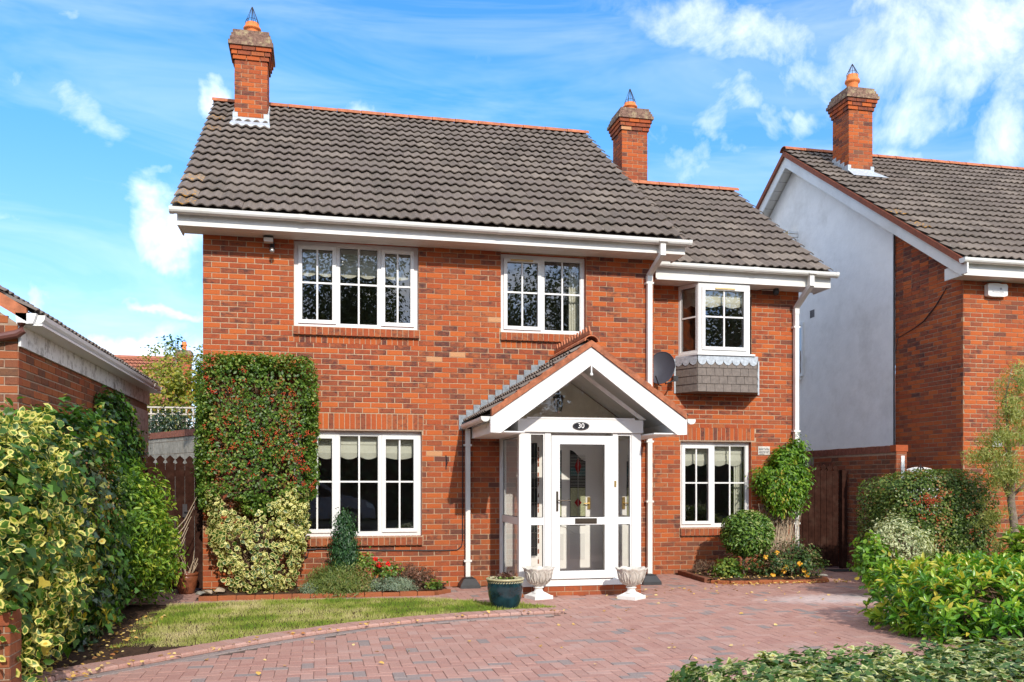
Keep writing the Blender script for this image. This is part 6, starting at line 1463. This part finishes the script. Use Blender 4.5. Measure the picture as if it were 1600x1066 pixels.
tag(b.build('dry_stems', M['dry'], p), kind='stuff')
p = plant('yellow_rose', (8.75, -.1, 0), 'yellow orange flowering rose bush in the right bed beneath the climber', 'rose')
foliage(p, [dict(n=2600, c=(8.65, -.08, .20), r=(.62, .36, .26), power=2.2, amp=.25, seed=85, depth=.7, zmin=.04), dict(n=700, c=(8.85, .0, .40), r=(.38, .25, .22), power=2, amp=.3, seed=86, depth=.8)], 'rosedark', .046, 'oval', .62)
core(p, (8.7, -.05, .25), (.5, .3, .35))
for c_ in ((8.46, -.38, .22), (8.22, -.44, .12), (8.23, -.2, .36), (8.43, -.38, .16), (8.75, -.42, .17), (8.80, -.42, .10), (8.70, -.38, .27), (8.42, -.2, .42)): flower(p, c_, .042, 'petal_yel', 18)
p = plant('small_shrub', (7.65, -.05, 0), 'small fresh green plant at the left end of the right bed', 'shrub'); foliage(p, [dict(n=900, c=(7.66, -.08, .16), r=(.22, .17, .17), power=2, amp=.22, seed=87, depth=.7, zmin=.03)], 'rose', .046, 'oval', .7)
p = plant('dry_stems', (7.5, .3, 0), 'dry brown stems in the soil at the left of the right bed', 'plant'); core(p, (7.5, .35, .12), (.22, .3, .18), name='dry_twig'); foliage(p, [dict(n=500, c=(7.5, .2, .08), r=(.25, .4, .10), power=2, amp=.3, seed=88, depth=.8, zmin=.03)], 'deadleaf', .035, 'kite', .6)

# right hand side
p = plant('berry_hedge', (10.35, -1, 0), 'big clipped rounded hedge with orange red berries in front of the neighbouring house', 'hedge')
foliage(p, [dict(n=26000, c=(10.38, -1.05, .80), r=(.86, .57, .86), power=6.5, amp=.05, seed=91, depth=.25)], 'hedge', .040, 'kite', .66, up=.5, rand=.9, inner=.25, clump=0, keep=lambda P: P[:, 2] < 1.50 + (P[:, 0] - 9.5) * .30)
core(p, (10.38, -1.05, .8), (.78, .52, .8), power=3.5)
bp = []
for cx, cz, n_, s_ in ((9.92, 1.22, 26, .12), (10.15, 1.30, 14, .12), (10.0, 1.02, 10, .10), (10.75, 1.05, 10, .12), (10.8, .8, 6, .1)):
    for _ in range(int(n_ * .6)): bp.append((cx + rs.normal() * s_, -1.64 + rs.random_sample() * .05, cz + rs.normal() * s_ * .5))
clusters(p, 'berries', np.array(bp), .0085, 'berry', 9, .02)
p = plant('cream_edged_shrub', (9.05, -2.2, 0), 'pale cream edged shrub in front of the clipped berry hedge', 'shrub')
foliage(p, [dict(n=2600, c=(9.08, -2.1, .70), r=(.32, .3, .34), power=2, amp=.25, seed=93, depth=.6), dict(n=1500, c=(9.40, -2.1, .62), r=(.24, .25, .27), power=2, amp=.3, seed=94, depth=.6), dict(n=1300, c=(8.95, -2.2, .35), r=(.3, .25, .3), power=2, amp=.2, seed=95, depth=.6)], 'pitto', .046, 'lance', .5, up=.4, rand=.5, droop=.8); core(p, (9.05, -2.2, .45), (.35, .25, .45))
p = plant('green_shrub', (8.45, -2.4, 0), 'small bright green shrub left of the pale cream edged shrub', 'shrub'); foliage(p, [dict(n=750, c=(8.60, -2.35, .50), r=(.20, .20, .30), power=2, amp=.3, seed=96, depth=.75, zmin=.05)], 'creeper', .075, 'oval', .6)
p = plant('glossy_shrub', (8.4, -4.5, 0), 'broad glossy bright green shrub in the right foreground', 'shrub')
def whorls(parent, kw, mat, size, per=7, solo=0, keep=None):
    P, N = blob(**kw)
    if keep is not None: k_ = keep(P); P, N = P[k_], N[k_]
    Pa, Na, Da = [], [], []
    for k in range(per):
        a = 2 * math.pi * k / per + rs.random_sample(len(P)); ax = N * .5 + np.array([0, 0, .75]) + rnd(len(P)) * .65; ax /= np.linalg.norm(ax, axis=1, keepdims=True)
        t1 = np.cross(ax, np.array([[1., .3, 0]])); t1 /= np.linalg.norm(t1, axis=1, keepdims=True); t2 = np.cross(ax, t1)
        rad = t1 * np.cos(a)[:, None] + t2 * np.sin(a)[:, None]; tl = .25 + .5 * rs.random_sample(len(P))[:, None]
        Pa.append(P + rad * .008); Da.append(rad * (1 - tl * .4) + ax * tl); Na.append(ax * (1 - tl * .6) - rad * tl)
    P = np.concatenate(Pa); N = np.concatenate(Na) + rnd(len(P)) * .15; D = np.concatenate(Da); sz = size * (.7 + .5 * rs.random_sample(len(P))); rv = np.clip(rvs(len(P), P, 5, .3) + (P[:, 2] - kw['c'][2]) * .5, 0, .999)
    rv = np.where(rs.random_sample(len(P)) < .025, .99, rv * .96)
    if solo: m_ = solo_leaves(parent, P, N, D, sz, 'lance', .42, rv, mat, solo); P, N, D, sz, rv = P[m_], N[m_], D[m_], sz[m_], rv[m_]
    tag(leaf_mesh('foliage', P, N, D, sz, 'lance', .42, rv, mat, parent), kind='stuff')
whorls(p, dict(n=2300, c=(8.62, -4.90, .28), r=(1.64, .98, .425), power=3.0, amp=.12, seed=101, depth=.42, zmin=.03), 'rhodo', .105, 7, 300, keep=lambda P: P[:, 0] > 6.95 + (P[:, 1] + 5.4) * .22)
core(p, (8.62, -4.75, .22), (1.42, .7, .33), power=2.6)
p = plant('lime_shrub', (10.75, -2.7, 0), 'yellow green leafy shrub at the right edge in front of the feathery tree', 'shrub'); whorls(p, dict(n=260, c=(10.85, -2.7, .52), r=(.50, .4, .38), power=2, amp=.2, seed=103, depth=.5, zmin=.05), 'choisya', .12, 7); core(p, (10.85, -2.7, .4), (.4, .3, .36))
p = plant('feathery_tree', (11.05, -2, 0), 'slender feathery leaved tree with pale trunk at the right edge', 'tree')
stems(p, [([(11.10, -2, 0), (11.04, -2, .55), (11.06, -2, .85), (11.0, -2, 1.25), (11.02, -2, 1.5), (10.97, -2.0, 1.72)], [.075, .062, .055, .05, .042, .03])], 'bark', 'trunk', 10)
LB = [([(11.0, -2, 1.25), (10.88, -2.0, 1.45), (10.97, -2.02, 1.72), (10.80, -2.1, 2.05)], [.026, .022, .018, .008]), ([(11.02, -2, 1.3), (11.15, -2.05, 1.45), (11.3, -2.1, 1.6), (11.5, -2.1, 1.9)], [.022, .018, .014, .008]), ([(11.0, -2, 1.6), (11.05, -1.9, 2.1), (11.0, -1.9, 2.7), (11.1, -1.9, 3.1)], [.03, .02, .012, .006]), ([(11.0, -2, 1.35), (10.75, -2.1, 1.6), (10.55, -2.2, 1.85)], [.016, .010, .006]), ([(11.05, -2, .95), (11.25, -2.1, 1.15), (11.45, -2.1, 1.2)], [.014, .010, .006])]
stems(p, LB, 'bark', 'branch', 6, True)
foliage(p, [dict(n=n_, c=c_, r=r_, power=2, amp=.35, seed=110 + i, depth=.95) for i, (n_, c_, r_) in enumerate(((2600, (11.22, -2, 2.85), (.36, .35, .34)), (1300, (11.0, -2, 2.45), (.22, .3, .25)), (1700, (10.85, -2.05, 2.12), (.34, .3, .16)), (1500, (10.60, -2.1, 1.86), (.34, .25, .11)), (2200, (11.35, -2.05, 2.25), (.35, .3, .26)), (2000, (11.5, -2.1, 1.9), (.3, .3, .3)), (2500, (10.85, -2.1, 1.6), (.34, .25, .22)), (600, (10.72, -2.0, 1.0), (.16, .2, .3)), (500, (10.8, -2.0, .55), (.16, .2, .25))))], 'feather', .060, 'needle', .17, up=.2, rand=.7, droop=.9, szvar=.8, clump=40, spread=.8)
p = plant('variegated_ivy', (6.5, -8.4, 0), 'pale variegated ivy sprawling over the low brick wall in the lower right', 'ivy')
foliage(p, [dict(n=30000, c=(6.84, -8.40, .385), r=(3.42, .50, .17), power=5, amp=.05, seed=121, depth=.45)], 'ivyvar', .046, 'ivy', .9, up=.9, rand=.7, droop=-.2, clump=6, spread=.35, inner=.1, keep=lambda P: (P[:, 2] > .24 + .16 * (lump(P * 3, 5, 1) > .1)) | (P[:, 1] > -8.4)); b = MB()
for k in range(260):
    x = 4.3 + rs.random_sample() * 5; b.tube([(x, -8.72, .36 - rs.random_sample() * .1), (x + rs.normal() * .08, -8.70 - rs.random_sample() * .05, .22), (x + rs.normal() * .14, -8.66, .08)], [.004, .004, .003], 3)
tag(b.build('dry_stems', M['twig'], p), kind='stuff')

# behind
p = plant('autumn_tree', (-1.75, 9, 0), 'thin yellow green autumn tree behind the grey block wall', 'tree')
stems(p, [([(-1.3, 9, 0), (-1.35, 9, 2.0), (-1.5, 9, 2.9), (-1.9, 9, 3.5)], [.08, .06, .04, .015]), ([(-1.35, 9, 2.2), (-1.2, 9, 3.2), (-1.15, 9, 4.3)], [.05, .03, .01]), ([(-1.3, 9, 2.4), (-.9, 9, 3.0), (-.7, 9, 3.7)], [.04, .025, .01]), ([(-1.5, 9, 2.9), (-1.7, 9.1, 3.6), (-1.75, 9, 4.4)], [.03, .02, .008])], 'bark', 'trunk')
foliage(p, [dict(n=3000, c=(-1.75, 9, 3.75), r=(.85, .7, .85), power=2.2, amp=.3, seed=131, depth=.95), dict(n=2200, c=(-1.0, 9.1, 3.75), r=(.62, .6, .80), power=2.2, amp=.3, seed=132, depth=.95), dict(n=900, c=(-2.2, 9, 3.0), r=(.6, .5, .4), power=2.2, amp=.3, seed=133, depth=.95)], 'autumn', .085, 'kite', .6, name='crown')
p = plant('dark_shrub', (-1.2, 5.2, 0), 'dark evergreen shrub showing above the brown coping of the grey block wall', 'shrub')
foliage(p, [dict(n=1500, c=(-1.28, 5.6, 2.58), r=(.42, .3, .36), power=2, amp=.25, seed=134, depth=.7), dict(n=500, c=(-.85, 5.2, 2.35), r=(.3, .2, .15), power=2, amp=.25, seed=135, depth=.7)], 'darkivy', .085, 'lance', .4); stems(p, [([(-1.28, 5.6, 0), (-1.28, 5.6, 2.4)], [.03, .02])], 'bark', 'trunk')
p = plant('garden_shrub', (-3.2, 12, 0), 'yellow green garden bush low behind the trellis', 'shrub'); foliage(p, [dict(n=2600, c=(-2.6, 10.5, 2.2), r=(1.5, .6, .9), power=2.2, amp=.25, seed=139, depth=.7)], 'autumn', .09, 'kite', .6)
p = plant('slim_sapling', (-2.2, 14, 0), 'thin sapling tip beside the distant chimney', 'tree')
stems(p, [([(-2.42, 14, 0), (-2.42, 14, 3.6), (-2.45, 14, 5.5)], [.06, .04, .01])], 'bark', 'trunk'); foliage(p, [dict(n=60, c=(-2.5, 14, 5.35), r=(.2, .2, .35), power=2, amp=.3, seed=136, depth=.9)], 'conifer', .12, 'kite', .6)

# lawn grass
n = 62000; X = rs.uniform(-1, 4.4, n * 2); Y = rs.uniform(-5.7, -1.0, n * 2)
lp = np.array(LAWN); k = np.zeros(len(X), bool)
for i in range(len(lp)):
    j = i - 1; a = (lp[i, 1] > Y) != (lp[j, 1] > Y)
    with np.errstate(divide='ignore', invalid='ignore'): a &= X < (lp[j, 0] - lp[i, 0]) * (Y - lp[i, 1]) / (lp[j, 1] - lp[i, 1]) + lp[i, 0]
    k ^= a
k &= ~((X < -.32 + .10 * np.sin(Y * 3)) & (Y > -4.6)) & ~(X + .34 < (Y + 4.7) * .62 * (Y < -4.3) * 0 - 0) 
P2 = np.c_[X, Y, np.zeros(len(X))]; bare = lump(P2 * 1.3, 201, 1) ; edge = (Y + 5.6) / 3
k &= ~((Y < -4.15) & (X < (Y + 5.6) * .75 + -.55 + .25)); k &= (rs.random_sample(len(X)) < np.clip(1.15 - np.clip(-bare - .9, 0, 1), 0, 1))
P = P2[k][:n]; n = len(P); P[:, 2] = .008
dry = np.clip(.45 + lump(P * 1.6, 202, .6) + rs.normal(size=n) * .14 - np.clip((P[:, 0] - 1.2) * .10, 0, .25), 0, .999)
tall = .024 + .018 * rs.random_sample(n) + .022 * (lump(P * 2.5, 203, 1) > .5)
N = rnd(n) * np.array([1, 1, .3]); D = np.c_[rs.normal(size=n) * .45, rs.normal(size=n) * .45, np.ones(n)]
g = leaf_mesh('lawn_grass', P, N, D, tall, 'needle', .16, dry, 'grass'); tag(g, kind='stuff')

# fallen leaves on drive, kerb, beds
def scatter(n, x0, x1, y0, y1, z, keepf=None, s_=(.022, .05)):
    P = np.c_[rs.uniform(x0, x1, n), rs.uniform(y0, y1, n), np.full(n, z) + rs.random_sample(n) * .006]
    return P if keepf is None else P[keepf(P)]
PL = np.concatenate([scatter(130, -.2, 9.6, -7.0, -1.4, .006), scatter(220, 7.2, 9.3, -.85, -.45, .02), scatter(160, 7.25, 9.1, -.6, .3, .075), scatter(60, 5.5, 8.0, -1.8, -.7, .006), scatter(70, .1, 3.0, -.75, -.2, .075)] +
    [np.c_[rs.normal(x, .06, 5), rs.normal(y, .06, 5), np.full(5, .045)] for x, y in kout[::3]] + [np.c_[rs.uniform(-.75, -.1, 260), rs.uniform(-5.6, -2.2, 260), np.full(260, .035)]])
PL = PL[~((PL[:, 2] < .01) & np.array([inpoly(x, y, KZONE) for x, y, z in PL]))]
n = len(PL); tag(leaf_mesh('fallen_leaves', PL, rnd(n) * .45 + np.array([0, 0, 1.]), rnd(n) * np.array([1, 1, .2]), .022 + .030 * rs.random_sample(n), 'oval', .75, rs.random_sample(n), 'fallen'), kind='stuff')

# ================================================================== ACROSS THE ROAD (seen mirrored in the windows)
def big_tree(x, y, h, r_, label, seed, n=13000):
    p = plant('street_tree', (x, y, 0), label, 'tree', 'trees across the road behind the viewer')
    b = MB(); b.tube([(x, y, 0), (x + .1, y, h * .35), (x, y, h * .7)], [.28, .2, .08], 8)
    rr = np.random.RandomState(seed)
    for k in range(7): a = rr.uniform(0, 6.28); z0 = h * rr.uniform(.25, .5); b.tube([(x, y, z0), (x + r_ * .4 * math.cos(a), y + r_ * .4 * math.sin(a), z0 + h * .18), (x + r_ * .8 * math.cos(a), y + r_ * .8 * math.sin(a), z0 + h * .26)], [.12, .07, .03], 6)
    b.build('trunk', M['bark'], p, True); parts = []
    for k in range(9):
        a = rr.uniform(0, 6.28); q = rr.uniform(.1, .62) * r_; parts.append(dict(n=n // 9, c=(x + q * math.cos(a), y + q * math.sin(a), h * rr.uniform(.42, .86)), r=(r_ * .5, r_ * .5, h * .17), power=2, amp=.35, seed=seed + k, depth=.8))
    foliage(p, parts, 'tree', .20, 'kite', .6, name='crown', clump=9, spread=1.6)
for i, (x, y, h, r_) in enumerate(((-6, -31, 13.5, 4.2), (1.5, -34, 15, 4.6), (9.5, -32, 11.5, 3.6), (16, -36, 15, 4.5), (24, -33, 13, 4.5), (-14, -34, 13, 4.4), (5.5, -42, 14, 4.2), (32, -36, 14, 5))):
    big_tree(x, y, h, r_, ('broad leafy street tree', 'tall street tree', 'slender street tree', 'wide crowned street tree', 'leafy tree', 'far left street tree', 'rear street tree', 'far right street tree')[i] + ' across the road, seen only as a reflection', 300 + i * 10)
p = plant('clipped_hedge', (6, -23, 0), 'tall long hedge across the road, raised to darken reflections in the ground floor windows', 'hedge')
foliage(p, [dict(n=26000, c=(6, -24.2, 2.1), r=(24, .9, 2.3), power=6, amp=.05, seed=400, depth=.2, zmin=.05)], 'tree', .24, 'kite', .6, clump=12); b = MB(); b.box(-17.6, 29.6, -24.8, -23.8, 0, 3.8); b.build('twigs', M['twig'], p)  # height and solid core added to keep sky out of window reflections
car = thing('parked_car', (1.1, -17.2, 0), 'silver people carrier parked on the road, mirrored in the left ground floor window', 'car')
prof = [(-2.1, .35), (-2.12, .8), (-1.95, 1.0), (-1.75, 1.62), (-1.3, 1.74), (.2, 1.72), (1.15, 1.10), (1.95, .92), (2.2, .68), (2.22, .35)]
b = MB(); b.prism([(1.1 + x, z) for x, z in prof], -18.1, -16.3); b.build('body', M['silver'], car)
b = MB(); b.prism([(1.1 + x, z) for x, z in [(-1.75, 1.05), (-1.6, 1.55), (-1.25, 1.65), (.12, 1.64), (.98, 1.10), (.9, 1.05)]], -16.32, -16.285); b.prism([(1.1 + x, z) for x, z in [(-1.75, 1.05), (-1.6, 1.55), (-1.25, 1.65), (.12, 1.64), (.98, 1.10), (.9, 1.05)]], -18.115, -18.08); b.build('side_glass', M['plaque'], car)
for x in (-.35, 2.55):
    for y in (-16.42, -18.0):
        b = MB(); b.prism([(x + .34 * math.cos(a), .34 + .34 * math.sin(a)) for a in np.linspace(0, 2 * math.pi, 25)[:-1]], y - .11, y + .13); w_ = b.build('wheel', M['tyre'], car)
        b = MB(); b.prism([(x + .22 * math.cos(a), .34 + .22 * math.sin(a)) for a in np.linspace(0, 2 * math.pi, 17)[:-1]], y - .125, y + .14); b.build('rim', M['chrome'], w_)
for y in (-16.42, -17.98): b = MB(); b.prism([(3.05, .70), (3.27, .66), (3.24, .80), (3.0, .90)], y - .10, y + .13); b.build('headlight', M['white'], car)
wh = thing('white_house', (22, -44, 0), 'white gabled house across the road, mirrored in the right ground floor window', 'house')
b = MB(); b.prism([(16, 0), (27, 0), (27, 5.2), (21.5, 8.6), (16, 5.2)], -50, -42); b.build('wall', M['render'], wh); b = MB()
for s_ in (-1, 1): b.add([(21.5, -50.4, 8.8), (21.5, -41.6, 8.8), (21.5 + s_ * 6, -41.6, 5.0), (21.5 + s_ * 6, -50.4, 5.0)], [(0, 1, 2, 3)])
b.build('roof', M['tile'], wh)
for x in (18, 20.5, 24):
    b = MB(); b.box(x, x + 1.2, -41.99, -41.9, 3.0, 4.2); b.build('window', M['plaque'], wh)
